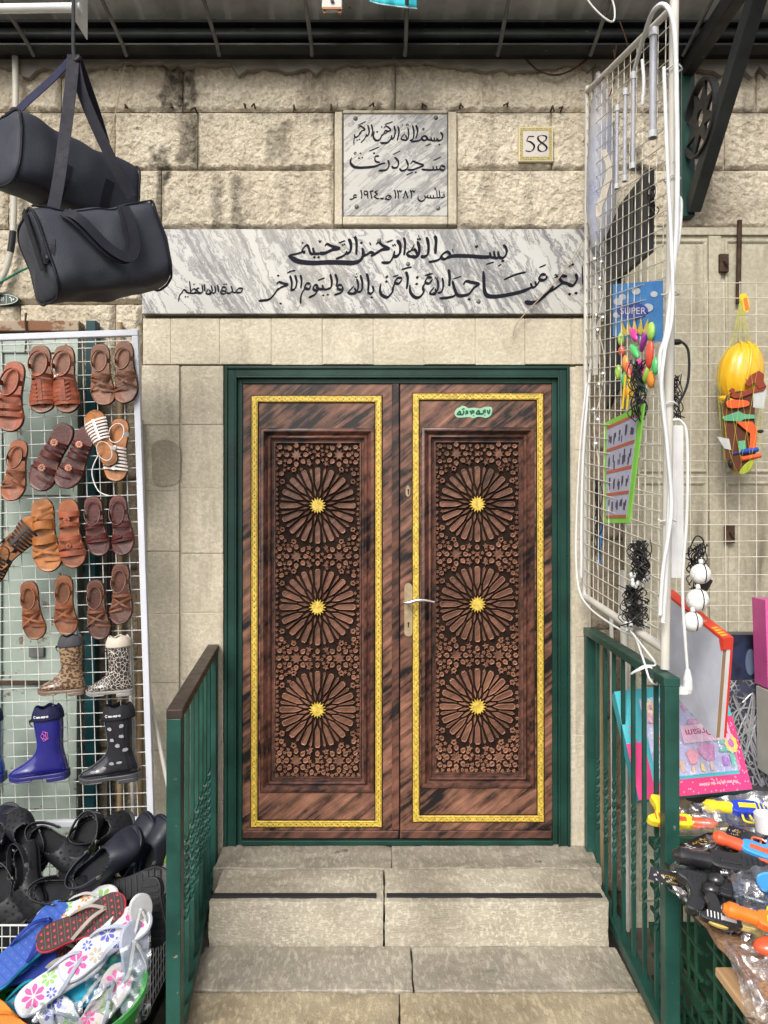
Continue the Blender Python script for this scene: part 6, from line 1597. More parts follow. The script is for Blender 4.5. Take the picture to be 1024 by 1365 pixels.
def wire_panel():
    t = thing('wire_rack', 'tall white tubular wire mesh panel hung square to the wall beside the door', 'display panel', pan(.5, 1))
    m = MB(); m.tube([pan(0, -.01), pan(0, 1)], .010, 10); m.tube([pan(0, 0), pan(1, 0)], .012, 10); m.tube([pan(0, 1), pan(1, 1)], .015, 10); m.tube([pan(1, -.01), pan(1, 1.03)], .0145, 12)
    m.build('frame', M['old_white'], t, smooth=True)
    g = MB()
    for k in range(1, 14): g.tube([pan(k / 14, 0), pan(k / 14, 1)], .0017, 5)
    for k in range(1, 38): g.tube([pan(0, k / 38, .003), pan(1, k / 38, .003)], .0017, 5)
    g.build('wire_mesh', M['wire_old'], t)
    for v in (.1, .27, .45, .62, .8):
        q = MB(); q.tube([pan(1, v) + Vector((.026 * math.cos(a), .026 * math.sin(a), .004 * math.sin(3 * a))) for a in [2 * PI * k / 14 for k in range(14)]], .0028, 6, True); q.build('cable_tie', M['cable_white'], t)
    # cables run along the frame
    def cable(name, label, pts, r, mat, cat='cable'):
        q = MB(); q.tube(spline(pts, 8), r, 9); o = q.build(name, mat, None, smooth=True); tag(o, label, cat, None, 'thing'); return o
    cable('white_cable', 'thick white cable looping over the top of the wire panel and down its near post', [W(845, 96, -.6), W(858, 50, -.72), W(872, 14, -.9), W(888, 8, -.96), W(899, 40, -.98), W(902, 130, -.97), W(903, 250, -.97), W(900, 330, -.97), W(889, 440, -.98), W(880, 480, -.98), W(886, 560, -.98), W(893, 640, -.98), W(888, 760, -.98), W(884, 830, -.98)], .0078, M['cable_white'])
    cable('white_cable', 'second white cable bowed out at the lower half of the near panel post', [W(885, 90, -.97), W(890, 220, -.98), W(897, 400, -.99), W(886, 470, -1.0), W(882, 520, -1.0), W(890, 600, -1.0), W(895, 680, -1.0), W(884, 760, -1.0), W(880, 820, -.99)], .006, M['cable_white'])
    cable('white_cable', 'short white cable hooked at the right of the near panel post', [W(903, 262, -.94), W(908, 270, -.94), W(906, 310, -.94), W(901, 340, -.94)], .006, M['cable_white'])
    cable('white_cable', 'thin white cable bowed from the far panel post down to the railing', [W(782, 510, -.14), W(773, 600, -.14), W(768, 720, -.15), W(771, 780, -.2), W(784, 808, -.3), W(815, 832, -.5), W(850, 852, -.7)], .004, M['cable_white'])
    cable('white_cable', 'white cable running down the far panel post', [W(788, 480, -.14), W(780, 570, -.14), W(776, 650, -.14), W(775, 770, -.16)], .006, M['cable_white'])
    cable('tied_cable', 'white cable knotted in loops round the railing top', [W(828, 838, -.62), W(845, 846, -.75), W(858, 880, -.85), W(866, 905, -.9), W(876, 912, -.9), W(868, 890, -.88), W(850, 894, -.86), W(842, 898, -.84), W(858, 888, -.86), W(874, 886, -.88), W(862, 868, -.86), W(838, 838, -.7)], .0035, M['cable_white'])
    o = cable('plug_cable', 'white power cable with a moulded plug hanging beside the near panel post', [W(897, 560, -1.0), W(908, 562, -1.0), W(916, 585, -1.0), W(916, 680, -1.0), W(910, 780, -1.0), W(914, 860, -1.0), W(917, 898, -1.0)], .0048, M['cable_white'])
    q = MB(); q.lathe([(.007, .03), (.011, .012), (.014, 0), (.015, -.03), (.011, -.045)], W(917, 905, -1.0), 12); q.box(W(909, 920, -1.0), (.03, .024, .024)); 
    for dz in (-.006, .006): q.tube([W(902, 919, -1.0) + Vector((0, 0, dz)), W(895, 919, -1.0) + Vector((0, 0, dz))], .0024, 6)
    q.build('plug', M['cable_white'], o, bevel=.003)
    cable('white_hook_wire', 'bent white wire hanging from the awning above the panel', [W(770, -30, -.45), W(785, 2, -.45), W(806, 24, -.45), W(818, 28, -.45), W(819, 10, -.45), W(812, -12, -.45)], .0035, M['cable_white'], 'wire')
    cable('dark_wire', 'thin dark wire sagging on the top stones beside the panel', [W(700, 78, -.03), W(718, 94, -.035), W(742, 100, -.035), W(768, 90, -.035), W(790, 72, -.03)], .004, M['rust'], 'wire')
    cable('tan_string', 'thin tan cord slanting across the right end of the long marble panel', [W(777, 322, -.04), W(752, 362, -.035), W(722, 395, -.035), W(690, 430, -.03), W(684, 448, -.02)], .0022, plain('tan cord', (.36, .28, .19), .6), 'cord')
    # twisted wires that hang the panel
    for k, (a, b) in enumerate((((800, 110), (822, 60)), ((812, 130), (818, 66)), ((838, 104), (826, 28)))):
        q = MB(); P = spline([W(*a, -.3), W((a[0] + b[0]) / 2 + 6, (a[1] + b[1]) / 2, -.32), W(*b, -.35)], 6); q.tube(P, .0026, 6); q.build('hanging_wire', M['rust'], t, smooth=True)
wire_panel()

M['glass'] = film_mat('clear tube glass', (.86, .90, .94), .15)
def panel_goods():
    # glow tubes
    for k, (px, a, b, r) in enumerate(((830, 142, 252, .0075), (841, 120, 242, .008), (852, 98, 225, .008), (879, 40, 184, .0125))):
        A, B = upx(px, a, .02), upx(px - 1, b, .02)
        t = thing('clear_tube', ('narrow clear tube lamp hanging farthest from the near panel post', 'clear tube lamp second from the far end of the row on the panel', 'clear tube lamp third in the row on the panel', 'thick clear tube lamp with a blue white core nearest the panel post')[k], 'lamp', B, 'clear tube lamps on the wire panel')
        m = MB(); m.tube([A, B], r, 12); m.build('glass', M['milky'], t, smooth=True)
        m = MB(); m.tube([A.lerp(B, .05), A.lerp(B, .95)], r * .5, 8); m.build('core', plain('pale core', (.50, .56, .64), .5), t, smooth=True)
        cg = M.setdefault('cap grey', None) or plain('cap grey', (.45, .46, .48), .4, .0); M['cap grey'] = cg
        for a_, b_ in ((A + Vector((0, 0, .004)), A.lerp(B, .06)), (A.lerp(B, .94), B)):
            m = MB(); m.tube([a_, b_], r * 1.25, 10); m.build('end_cap', cg, t, smooth=True)
    # small plastic bag with blue white stick
    m = MB(); m.tube(spline([upx(864, 80, .02), upx(866, 110, .02), upx(864, 140, .02)], 5), .006, 8); o = m.build('small_stick', M['cable_white'], None, smooth=True); tag(o, 'short white stick clipped high on the wire panel', 'stick', None, 'thing')
    # folded blue garment in a grey plastic sleeve
    t = thing('bagged_garment', 'blue garment with a cream stripe folded in a hanging grey plastic sleeve', 'garment', W(800, 330, -.2))
    def lens(y, pts, th, name, mat, bulge=1.0):
        m = MB(); n = len(pts); L_ = 12
        vs = []
        for (py, xl, xr) in pts:
            for k in range(L_):
                a = 2 * PI * k / L_; px = (xl + xr) / 2 + (xr - xl) / 2 * math.cos(a)
                p = W(px, py, y); vs.append(p + Vector((.006 * math.sin(py * .13 + a * 2), th * math.sin(a) * min(1, (xr - xl) / 20), 0)))
        m.add(vs, [(i * L_ + k, i * L_ + (k + 1) % L_, (i + 1) * L_ + (k + 1) % L_, (i + 1) * L_ + k) for i in range(n - 1) for k in range(L_)])
        m.build(name, mat, t, smooth='all')
    lens(-.20, [(96, 796, 800), (112, 792, 806), (140, 789, 816), (180, 787, 822), (230, 784, 824), (280, 783, 823), (310, 785, 814), (330, 790, 800)], .035, 'sleeve', M['milky'])
    lens(-.20, [(165, 798, 818), (180, 792, 820), (230, 788, 822), (280, 786, 818), (308, 788, 806), (320, 791, 798)], .026, 'cloth', plain('faded blue cloth', (.22, .28, .46), .8, 0, .45, 40, 90, .4))
    m = MB(); m.ribbon(spline([W(804, 200, -.232), W(812, 225, -.236), W(806, 255, -.236), W(798, 280, -.232), W(803, 305, -.226)], 6), Vector((0, -1, 0)), .026, .004); m.build('stripe', plain('cream stripe', (.55, .50, .42), .8), t)
    # black board behind the mesh
    t = thing('black_board', 'black ribbed board hung behind the wire panel', 'board', upx(835, 375))
    m = MB(); X = .925; out = [(806, 320), (826, 272), (865, 224), (864, 336), (822, 372), (820, 520), (808, 545)]
    m.add([WX(a, b, X) for a, b in out] + [WX(a, b, X) + Vector((.02, 0, 0)) for a, b in out], [tuple(range(7)), tuple(range(13, 6, -1))] + [(i, (i + 1) % 7, 7 + (i + 1) % 7, 7 + i) for i in range(7)])
    m.build('sheet', plain('black board face', (.018, .018, .020), .45), t)
    m = MB()
    for (px, a, b) in ((832, 268, 352), (843, 255, 345), (854, 242, 338)): m.tube([WX(px, a, X - .002), WX(px - 1, b, X - .002)], .003, 6)
    m.build('rib', plain('board rib', (.05, .05, .05), .4), t)
    # toy pack
    t = thing('toy_pack', 'toy pack with a sky blue header and bright coloured pieces behind the mesh', 'toy', upx(850, 540))
    X = .905
    f = quadfn(WX(817, 380, X), WX(882, 376, X), WX(882, 470, X), WX(817, 470, X))
    fx = lambda px, py, d=0: WX(px, py, X - d)
    m = MB(); m.add([fx(817, 379), fx(884, 374), fx(884, 456), fx(817, 448)] + [fx(817, 379, -.004), fx(884, 374, -.004), fx(884, 456, -.004), fx(817, 448, -.004)], [(0, 1, 2, 3), (7, 6, 5, 4), (0, 1, 5, 4), (1, 2, 6, 5), (2, 3, 7, 6), (3, 0, 4, 7)]); m.build('header', plain('sky blue card', (.04, .24, .62), .4), t)
    wc = plain('white cloud print', (.6, .66, .72), .4); m = MB()
    for k, (px, py, r) in enumerate(((824, 402, 6), (830, 396, 5), (848, 388, 6), (872, 392, 5), (864, 410, 7), (822, 420, 5))): m.add([fx(px + r * math.cos(a * PI / 6), py + r * .8 * math.sin(a * PI / 6), .001 + .0002 * k) for a in range(12)], [tuple(range(12))])
    m.build('cloud_print', wc, t)
    m = MB(); m.add([fx(833 + 21 * math.cos(a * PI / 10) + 10, 414 + 11 * math.sin(a * PI / 10), .0025) for a in range(20)], [tuple(range(20))]); m.build('badge', plain('blue badge', (.02, .07, .42), .4), t)
    m = MB(); glyphs(m, 'SUPER', lambda x, y: fx(826.5 + x, 418.5 - y, .004), 12.5); m.build('lettering', plain('white pack print', (.72, .72, .7), .4), t)
    yel = plain('yellow toy plastic', (.72, .52, .03), .3); m = MB()
    for px in (832, 839, 846, 853, 860): m.add([fx(px - 5, 446, .0032), fx(px + 5, 446, .0032), fx(px + (px - 846) * .3, 424, .0032)], [(0, 1, 2)])
    m.build('sun_rays', yel, t)
    tc = [plain('toy ' + n_, c, .3) for n_, c in (('pink', (.60, .05, .28)), ('green', (.08, .48, .14)), ('red', (.66, .09, .05)), ('orange', (.75, .28, .04)), ('lime', (.35, .60, .10)), ('purple', (.32, .05, .30)))]
    for k, (px, py, rx, rz, tl) in enumerate(((845, 446, 5, 17, -50), (868, 442, 8, 13, 0), (846, 468, 5, 19, -50), (866, 472, 8, 20, 10), (855, 490, 5, 20, -45), (834, 484, 6, 11, 0), (833, 506, 7, 11, 20), (855, 514, 5, 16, -50), (868, 506, 8, 12, 0), (838, 524, 8, 9, 0), (828, 452, 4.5, 9, 0), (829, 468, 4.5, 7, 0), (858, 456, 4, 15, 40), (838, 494, 4, 13, -20), (862, 500, 4, 14, 40), (846, 502, 4, 12, 60), (874, 488, 5, 12, 0), (824, 496, 5, 10, 0))):
        p = fx(px, py, .006); s = 1 / scale_at(p.y)
        m = MB(); m.ball(p, 1, 14, (.012, rx * s * 1.25, rz * s), Matrix.Rotation(R(tl), 3, 'X')); m.build('toy_piece', tc[(0, 4, 1, 2, 0, 3, 1, 1, 3, 3, 4, 2, 5, 2, 4, 5, 1, 4)[k]], t, smooth='all')
    m = MB()
    for px in (830, 836, 842): m.tube([fx(px, 545, .02), fx(px + 4, 500, .02)], .004, 6)
    m.build('stick', yel, t)
    # green bordered picture card
    t = thing('picture_card', 'lime bordered picture card with four rows of figures hung on the mesh', 'poster', upx(830, 697))
    X = .882
    f = quadfn(WX(806, 563.5, X), WX(859, 538, X), WX(839, 697, X), WX(806, 697, X))
    m = MB(); slab_from(m, f, .004); m.build('board', plain('lime card border', (.22, .58, .08), .35), t)
    nrm_sign = .0012
    m = MB(); slab_from(m, f, .001, .08, .88, .07, .95, nrm_sign); m.build('sheet', plain('pale lilac print', (.42, .43, .55), .4), t)
    m = MB()
    for v in (.05, .275, .49, .71, .925): slab_from(m, f, .0006, .08, .88, v, v + .028, .0024)
    m.build('caption_band', plain('red caption band', (.45, .12, .07), .4), t)
    m = MB(); rr = random.Random(12)
    for r_ in range(4):
        for c_ in range(5):
            u0 = .14 + c_ * .145; v0 = .10 + r_ * .215
            for q in range(3):
                a, b = u0 + rr.uniform(0, .08), v0 + rr.uniform(.01, .10); w_, h_ = rr.uniform(.02, .05), rr.uniform(.04, .08)
                slab_from(m, f, .0004, a, a + w_, b, b + h_, .0020 + .00015 * (q + 3 * (c_ % 2)))
    m.build('figure_print', plain('dark figures', (.07, .065, .10), .4), t)
    # little light bulbs hung down the far post
    bt = thing('string_bulbs', 'x', 'string lights', (0, 0, 0))
    bpy.data.objects.remove(bt)
    pts = [(793, 346), (802, 350), (800, 373), (795, 421), (804, 424), (797, 441), (804, 499), (799, 513), (792, 547), (797, 560), (794, 592), (796, 648), (800, 384)]
    sil = plain('silvered bulb', (.75, .75, .74), .12, .9, .1)
    labs = 'small silvered bulb of the string lights along the far panel post'
    m = MB(); m.tube(spline([W(800, 335, -.16), W(806, 380, -.16), W(797, 430, -.16), W(806, 480, -.16), W(800, 530, -.16), W(792, 570, -.16), W(798, 620, -.16), W(794, 700, -.16), W(797, 760, -.16)], 8), .0025, 6)
    o = m.build('string_light_cable', M['wire_old'], None, smooth=True); tag(o, 'string light cable with small silvered bulbs along the far panel post', 'string lights', None, 'thing')
    for (px, py) in pts:
        m = MB(); m.ball(W(px, py, -.17), .0135, 12, (1, 1, 1.1)); m.build('bulb', sil, o, smooth='all')
    m = MB(); rcy(m, 791, 797, 380, 500, -.15, -.13); o = m.build('white_strip', M['old_white'], None, bevel=.002); tag(o, 'narrow white strip light fixed upright on the far panel post', 'lamp', None, 'thing')
    # black cable tangles
    def tangle(label, c, rx, rz, n, seed, name='cable_tangle', tips=None, y=None, r=.0019, mat=None):
        rr = random.Random(seed); t = thing(name, label, 'cables', c)
        m = MB()
        for k in range(int(n * 1.4)):
            P = [Vector(c) + Vector((rr.uniform(-rx, rx) * .7, rr.uniform(-.02, .02), rz * (1 - 2 * i / 5) + rr.uniform(-.3, .3) * rz * .4)) + Vector((rr.uniform(-rx, rx) * .5, rr.uniform(-.02, .02), 0)) for i in range(6)]
            m.tube(spline(P, 5), r, 5)
        m.build('cable', mat or M['cable_black'], t, smooth=True)
        if tips:
            m = MB()
            for k in range(14): m.ball(Vector(c) + Vector((rr.uniform(-rx, rx), rr.uniform(-.02, .02), -rz + rr.uniform(-.02, .02))), .008, 6, (1, 1, 1.4))
            m.build('led_tip', M['cable_white'], t, smooth='all')
    tangle('tangle of thin black cables above the picture card', upx(862, 520, .03), .03, .10, 14, 1)
    tangle('black cables hanging behind the near panel post at the picture card', W(899, 530, -.85), .03, .07, 10, 2)
    tangle('bundle of black light cables with white tips low on the panel', upx(866, 748, .03), .035, .065, 22, 3, tips=True)
    tangle('lower bundle of black light cables with white tips by the panel edge', upx(857, 808, .03), .045, .065, 26, 4, tips=True)
    tangle('black cable bundle hanging along the lower far panel post', W(797, 690, -.2), .016, .16, 10, 5)
    tangle('loops of black cable beside the white globes', W(931, 755, -.85), .035, .07, 14, 6)
    tangle('coil of black cable behind the upper panel', W(868, 270, -.75), .018, .06, 8, 7)
    m = MB(); m.tube(spline([W(895, 455, -.9), W(909, 456, -.9), W(918, 470, -.9), W(917, 510, -.9), W(905, 538, -.9)], 6), .0042, 7); m.ball(W(902, 456, -.9), .014, 10, (1.4, 1, .7)); o = m.build('black_lead', M['cable_black'], None, smooth=True); tag(o, 'black lead with a plug curving out right of the panel post', 'cable', None, 'thing')
    m = MB(); m.box(W(940, 778, -.88), (.028, .022, .04), Matrix.Rotation(R(30), 3, 'Y')); m.tube(spline([W(936, 768, -.88), W(930, 745, -.88), W(938, 722, -.88), W(928, 715, -.88), W(918, 735, -.88)], 6), .003, 6); o = m.build('adapter', M['cable_black'], None, bevel=.003); tag(o, 'small black adapter hanging beside the white globes', 'adapter', None, 'thing')
    m = MB(); m.tube(spline([W(803, 700, -.2), W(800, 725, -.2), W(799, 752, -.2)], 5), .005, 7); o = m.build('blue_cord', plain('blue cord', (.03, .18, .5), .5), None, smooth=True); tag(o, 'short bright blue cord hanging low inside the panel', 'cord', None, 'thing')
    # long white box by the post
    m = MB(); p, q = W(892, 770, -.86), W(908, 568, -.86); m.box2((p.x, -.88, p.z), (q.x, -.83, q.z)); m.box2(((p.x + q.x) / 2 - .003, -.8815, p.z + .01), ((p.x + q.x) / 2, -.87, q.z - .01))
    o = m.build('white_box', plain('white carton', (.60, .60, .60), .5), None, bevel=.003); tag(o, 'long narrow white carton standing along the near panel post', 'box', None, 'thing')
    # cracked globes
    gm = NT('white crackled globe'); col = gm.mix(gm.ramp(gm.voro(28, 'DISTANCE_TO_EDGE'), [(.0, 1.0), (.03, 0.0)]), (.66, .66, .64), (.30, .28, .25)); gm.set(col, .3)
    for k, (px, py, r, lab) in enumerate(((934, 765, 13.5, 'white crackled globe lamp topmost of the three'), (930, 800, 15, 'white crackled globe lamp in the middle with a black cable across'), (923, 829, 13.5, 'white crackled globe lamp lowest of the three'))):
        y = -.92 - .02 * k; c = W(px, py, y); rad = r / scale_at(y)
        t = thing('globe_lamp', lab, 'lamp', c, 'white globe lamps hanging beside the panel')
        m = MB(); m.ball(c, rad, 24); m.build('globe', gm.mat, t, smooth='all')
        m = MB(); m.tube([c + Vector((0, -rad * .2, rad)), c + Vector((0, 0, rad + .012))], .007, 8); m.build('cap', M['cable_white'], t, smooth=True)
        m = MB(); m.tube([c + Vector((rad * .25, -rad * 1.01 * math.cos(a), rad * 1.01 * math.sin(a))) * 1 - Vector((rad * .1, 0, 0)) for a in [R(q) for q in range(-50, 120, 10)]], .0018, 5); m.build('lead', M['cable_black'], t)
panel_goods()

# ------------------------------------------------------------------ toy tool set in a net on the cream doors
def tool_set():
    t = thing('toy_tool_set', 'yellow toy helmet with a brown belt of toy tools hanging in a yellow net', 'toy', W(985, 630, -.16))
    hm = plain('yellow helmet plastic', (.72, .40, .015), .25, 0, .12, 6, **{'Coat Weight': .4})
    y = -.17; s = 1 / scale_at(y)
    c = W(987, 497, y)
    Mx = Matrix.Rotation(R(12), 3, 'Y')
    m = MB()
    def hs(u, v):
        th = PI * u; ph = 2 * PI * v
        p = Vector((29 * s * math.sin(th) * math.cos(ph), .075 * math.sin(th) * math.sin(ph), 40 * s * math.cos(th)))
        rib = 1 + .03 * (1 if abs((ph / (2 * PI) * 14) % 1 - .5) < .16 else 0)
        return c + Mx @ (p * rib)
    m.grid(hs, 24, 56); m.build('helmet_shell', hm, t, smooth='all')
    for dx in (-9, 0, 9):
        m = MB(); m.tube([c + Mx @ Vector((dx * s * (1 + .2 * math.sin(a)) , -.077 * math.sin(a) * (1 - .02 * abs(dx)), 41.5 * s * math.cos(a) * (1 - .004 * abs(dx)))) for a in [R(q) for q in range(5, 115, 8)]], .0055, 8); m.build('helmet_ridge', hm, t, smooth=True)
    m = MB(); m.ball(W(972, 535, y - .03), .05, 14, (1.0, .8, .35), Matrix.Rotation(R(20), 3, 'Y')); m.build('helmet_brim', hm, t, smooth='all')
    Y = y - .055
    Q = lambda px, py, d=0: W(px, py, Y - d)
    def poly(name, out, mat, d0=0.0, th=.012, bev=.002):
        m = MB(); m.prism(out, lambda a, b, d: Q(a, b, d), d0, d0 + th); m.build(name, mat, t, bevel=bev)
    br = plain('brown belt vinyl', (.095, .030, .016), .45); od = plain('orange red toy plastic', (.62, .10, .03), .35); gr = plain('green toy plastic', (.10, .32, .18), .35); gy = plain('grey toy plastic', (.42, .44, .45), .35); bl = plain('blue toy plastic', (.02, .06, .32), .35); mar = plain('maroon toy plastic', (.22, .04, .02), .4)
    poly('tool_belt', spline([(968, 528), (1003, 524), (1006, 560), (1008, 600), (999, 624), (978, 628), (968, 612), (964, 570)], 4, True), br)
    poly('wrench', [(970, 521), (976, 517), (980, 519), (979, 523), (984, 525), (998, 519), (1014, 512), (1022, 516), (1018, 521), (1004, 524), (986, 531), (978, 531), (973, 527), (977, 525)], mar, .014, .008)
    poly('hammer', [(1000, 500), (1012, 494), (1019, 499), (1018, 508), (1022, 515), (1012, 519), (1006, 510), (998, 516), (993, 512)], mar, .016, .01)
    poly('saw', [(1004, 520), (1016, 516), (1022, 520), (1018, 545), (1004, 543)], gy, .013, .003, 0)
    poly('handle', spline([(968, 536), (975, 533), (996, 534), (999, 540), (990, 543), (972, 544)], 3, True), od, .014, .014)
    poly('pliers', [(962, 556), (985, 548), (992, 552), (1006, 553), (1008, 558), (992, 559), (988, 562), (966, 561)], gr, .015, .008)
    poly('clamp', [(981, 562), (1003, 562), (1010, 572), (1008, 598), (999, 598), (1000, 578), (990, 570)], od, .014, .012)
    poly('trowel', [(956, 582), (972, 585), (975, 600), (966, 598)], gy, .013, .004, 0)
    poly('bottle', [(984, 588), (994, 587), (995, 602), (985, 603)], gr, .013, .010)
    m = MB(); m.tube([Q(976, 605, .02), Q(990, 602, .02)], .003, 8); m.tube([Q(988, 602.5, .02), Q(1010, 599, .02)], .011, 10); m.build('screwdriver', bl, t, smooth=True)
    m = MB(); m.tube([Q(988, 612, .02), Q(1014, 607, .02)], .010, 10); m.build('screwdriver', od, t, smooth=True)
    m = MB(); m.ball(Q(1014, 575, .02), .01, 8, (1.4, 1, .8)); m.ball(Q(974, 618, .02), .016, 8, (.7, .8, 1.2)); m.build('black_knob', M['cable_black'], t, smooth='all')
    poly('leaf_piece', spline([(985, 630), (994, 618), (1005, 612), (1002, 624), (992, 632)], 3, True), plain('olive toy plastic', (.30, .36, .04), .4), .012, .008)
    # net sleeve
    m = MB(); nm = plain('yellow net string', (.52, .50, .05), .5)
    prof = [(398, 1.5), (420, 5), (450, 11), (480, 28), (500, 32), (540, 30), (580, 27), (610, 24), (632, 10)]
    for k in range(22):
        P = []
        for i, (py, r) in enumerate(prof):
            a = 2 * PI * (k / 22) + .22 * i * (1 if k % 2 else -1); P.append(W(988 + (0 if py < 470 else 0) + r * math.cos(a), py, y - .01 + r * s * 1.05 * math.sin(a) - (.03 if py > 500 else 0)))
        m.tube(P, .0005, 4)
    m.build('net', nm, t)
    m = MB(); m.prism(spline([(986, 394), (992, 391), (997, 396), (999, 412), (994, 416), (988, 404)], 3, True), lambda a, b, d: W(a, b, y - d), 0, .006); m.build('net_clip', plain('yellow clip', (.75, .50, .02), .35), t)
    m = MB(); m.prism([(991, 398), (996, 396), (999, 412), (994, 414)], lambda a, b, d: W(a, b, y - d), .0065, .008); m.build('price_tag', plain('orange tag', (.65, .16, .04), .4), t)
tool_set()

# ------------------------------------------------------------------ boxes on the right
def boxes():
    # white backed game box
    t = thing('game_box', 'large game box with red edges showing its plain white back beside the globes', 'box', W(930, 990, -.7))
    TL, TR, BR, BL = W(884, 788, -.50), W(964, 853, -.90), W(954, 986, -.90), W(880, 905, -.50)
    f = quadfn(TL, TR, BR, BL)
    th = Vector((.047, .03, 0))
    def sl(name, mat, u0, u1, v0, v1, a, b):
        m = MB(); vs = [f(u, v) + th * k for k in (a, b) for u, v in ((u0, v0), (u1, v0), (u1, v1), (u0, v1))]
        m.add(vs, [(0, 1, 2, 3), (7, 6, 5, 4)] + [(i, (i + 1) % 4, 4 + (i + 1) % 4, 4 + i) for i in range(4)]); return m.build(name, mat, t)
    red = plain('red printed card', (.60, .05, .03), .4)
    sl('back_sheet', plain('white card back', (.52, .54, .62), .45), 0, 1, 0, 1, 0.0, .05)
    sl('cardboard', plain('brown cardboard edge', (.27, .17, .085), .7), .0, .995, .01, .99, .05, .42)
    sl('tray_edge', plain('white tray edge', (.62, .60, .62), .5), .0, 1.0, .03, 1.0, .42, .8)
    sl('lid_face', red, 0, 1.005, -.01, 1.0, .8, 1.0)
    m = MB(); vs = [f(u, v) + th * k for u, v, k in ((0, -.012, -.02), (1.0, -.012, -.02), (1.0, -.012, 1.0), (0, -.012, 1.0), (0, .015, -.02), (1.0, .015, -.02), (1.0, .015, 1.0), (0, .015, 1.0))]
    m.add(vs, [(0, 1, 2, 3), (7, 6, 5, 4), (0, 1, 5, 4), (1, 2, 6, 5), (2, 3, 7, 6), (3, 0, 4, 7)]); m.build('lid_rim', red, t)
    m = MB(); vs = [f(u, v) + th * k for u, v, k in ((.95, -.01, .0), (1.006, -.01, .0), (1.006, -.01, .8), (1.006, .10, .0), (.985, .12, .0), (.95, .04, 0), (1.006, .10, .8))]; 
    m.add(vs, [(0, 1, 3, 4, 5), (1, 2, 6, 3)]); m.build('corner_flap', red, t, solid=.002)
    m = MB(); glyphs(m, 'DINING', lambda x, y: f(.52 + x * .05, -.0145) + th * (.10 + y * .5), 1.0); m.build('rim_lettering', plain('white rim print', (.7, .7, .66), .4), t)
    m = MB(); 
    for k in range(4): m.add([f(.80 + .045 * k + q[0], -.0148) + th * q[1] for q in ((0, .1), (.03, .15), (.025, .8), (.0, .7))], [(0, 1, 2, 3)])
    m.build('rim_print', plain('yellow rim print', (.70, .42, .03), .4), t)
    # teal and pink play set
    t = thing('play_set_box', 'teal and pink toy play set box lying upside down behind the right railing', 'toy box', W(910, 1066, -.6))
    f = quadfn(W(819, 922, -.46), W(962, 905, -.46), W(1003, 1052, -.66), W(852, 1067, -.66))
    teal = plain('teal card', (.06, .38, .44), .35); pink = plain('hot pink card', (.62, .04, .17), .35)
    m = MB(); slab_from(m, f, .06, 0, 1, 0, .999, 0); m.build('carton', teal, t)
    m = MB(); slab_from(m, f, .002, 0, .16, .50, 1.0, .0014); slab_from(m, f, .002, .16, 1.0, .86, 1.0, .0014); slab_from(m, f, .002, .93, 1.0, .35, .86, .0014); m.build('pink_border', pink, t)
    m = MB(); rr = random.Random(3)
    for k in range(60):
        u, v = (rr.uniform(.16, .98), rr.uniform(.87, .99)) if k < 40 else (rr.uniform(.94, .99), rr.uniform(.4, .85)); slab_from(m, f, .0003, u, u + .008, v, v + .012, .0019)
    m.build('dot_print', plain('pale pink dots', (.75, .35, .45), .4), t)
    m = MB(); slab_from(m, f, .003, .20, .92, .12, .83, .0016); m.build('window_tray', plain('lilac tray', (.38, .36, .58), .35), t)
    cols = [plain('set ' + n_, c, .3) for n_, c in (('magenta', (.50, .03, .28)), ('green', (.02, .36, .24)), ('violet', (.30, .05, .42)), ('rose', (.66, .16, .22)), ('yellow', (.70, .50, .06)), ('blue', (.05, .20, .60)), ('skin', (.62, .34, .18)))]
    k = 0
    for (u, v, w_, h_, ci) in ((.24, .16, .05, .20, 3), (.34, .16, .07, .08, 5), (.36, .30, .05, .12, 3), (.46, .18, .05, .20, 5), (.56, .16, .06, .10, 0), (.64, .24, .05, .08, 5), (.58, .34, .12, .06, 0), (.26, .42, .05, .14, 3), (.36, .46, .06, .1, 4), (.50, .62, .10, .12, 3), (.62, .58, .14, .14, 0), (.80, .52, .10, .08, 1), (.80, .62, .10, .05, 1), (.80, .69, .06, .10, 2), (.87, .68, .04, .12, 1), (.30, .62, .1, .1, 2), (.42, .70, .04, .10, 6), (.52, .76, .03, .06, 6), (.60, .74, .03, .08, 4), (.68, .73, .03, .09, 6)):
        m = MB(); cu, cv = u + w_ / 2, v + h_ / 2
        out = [(cu + w_ / 2 * math.copysign(abs(math.cos(a)) ** .6, math.cos(a)) * (1 + .18 * math.sin(3 * a + k)), cv + h_ / 2 * math.copysign(abs(math.sin(a)) ** .6, math.sin(a)) * (1 + .15 * math.cos(2 * a + k))) for a in [2 * PI * j / 14 for j in range(14)]]
        m.prism(out, lambda a, b, d: f(a, b, d), .0017, .014, .0); m.build('set_piece', cols[ci], t, bevel=.002); k += 1
    for (u, v, r) in ((.28, .20, .035), (.91, .60, .05)):
        m = MB(); m.add([f(u + r * (1 + .15 * (j % 2)) * math.cos(j * PI / 9), v + r * 1.6 * (1 + .15 * (j % 2)) * math.sin(j * PI / 9), .016) for j in range(18)], [tuple(range(18))]); m.build('daisy', cols[4], t)
        m = MB(); m.add([f(u + r * .5 * math.cos(j * PI / 6), v + r * .8 * math.sin(j * PI / 6), .0165) for j in range(12)], [tuple(range(12))]); m.build('daisy_heart', cols[0], t)
    # upside-down title band
    m = MB(); slab_from(m, f, .001, .50, .93, .40, .56, .0165); m.build('title_band', plain('pale pink band', (.66, .34, .44), .4), t)
    m = MB(); glyphs(m, 'My Dream', lambda x, y: f(.91 - x * .088, .44 + y * .105, .0185), 1.0); m.build('title', plain('deep pink title', (.48, .02, .16), .4), t)
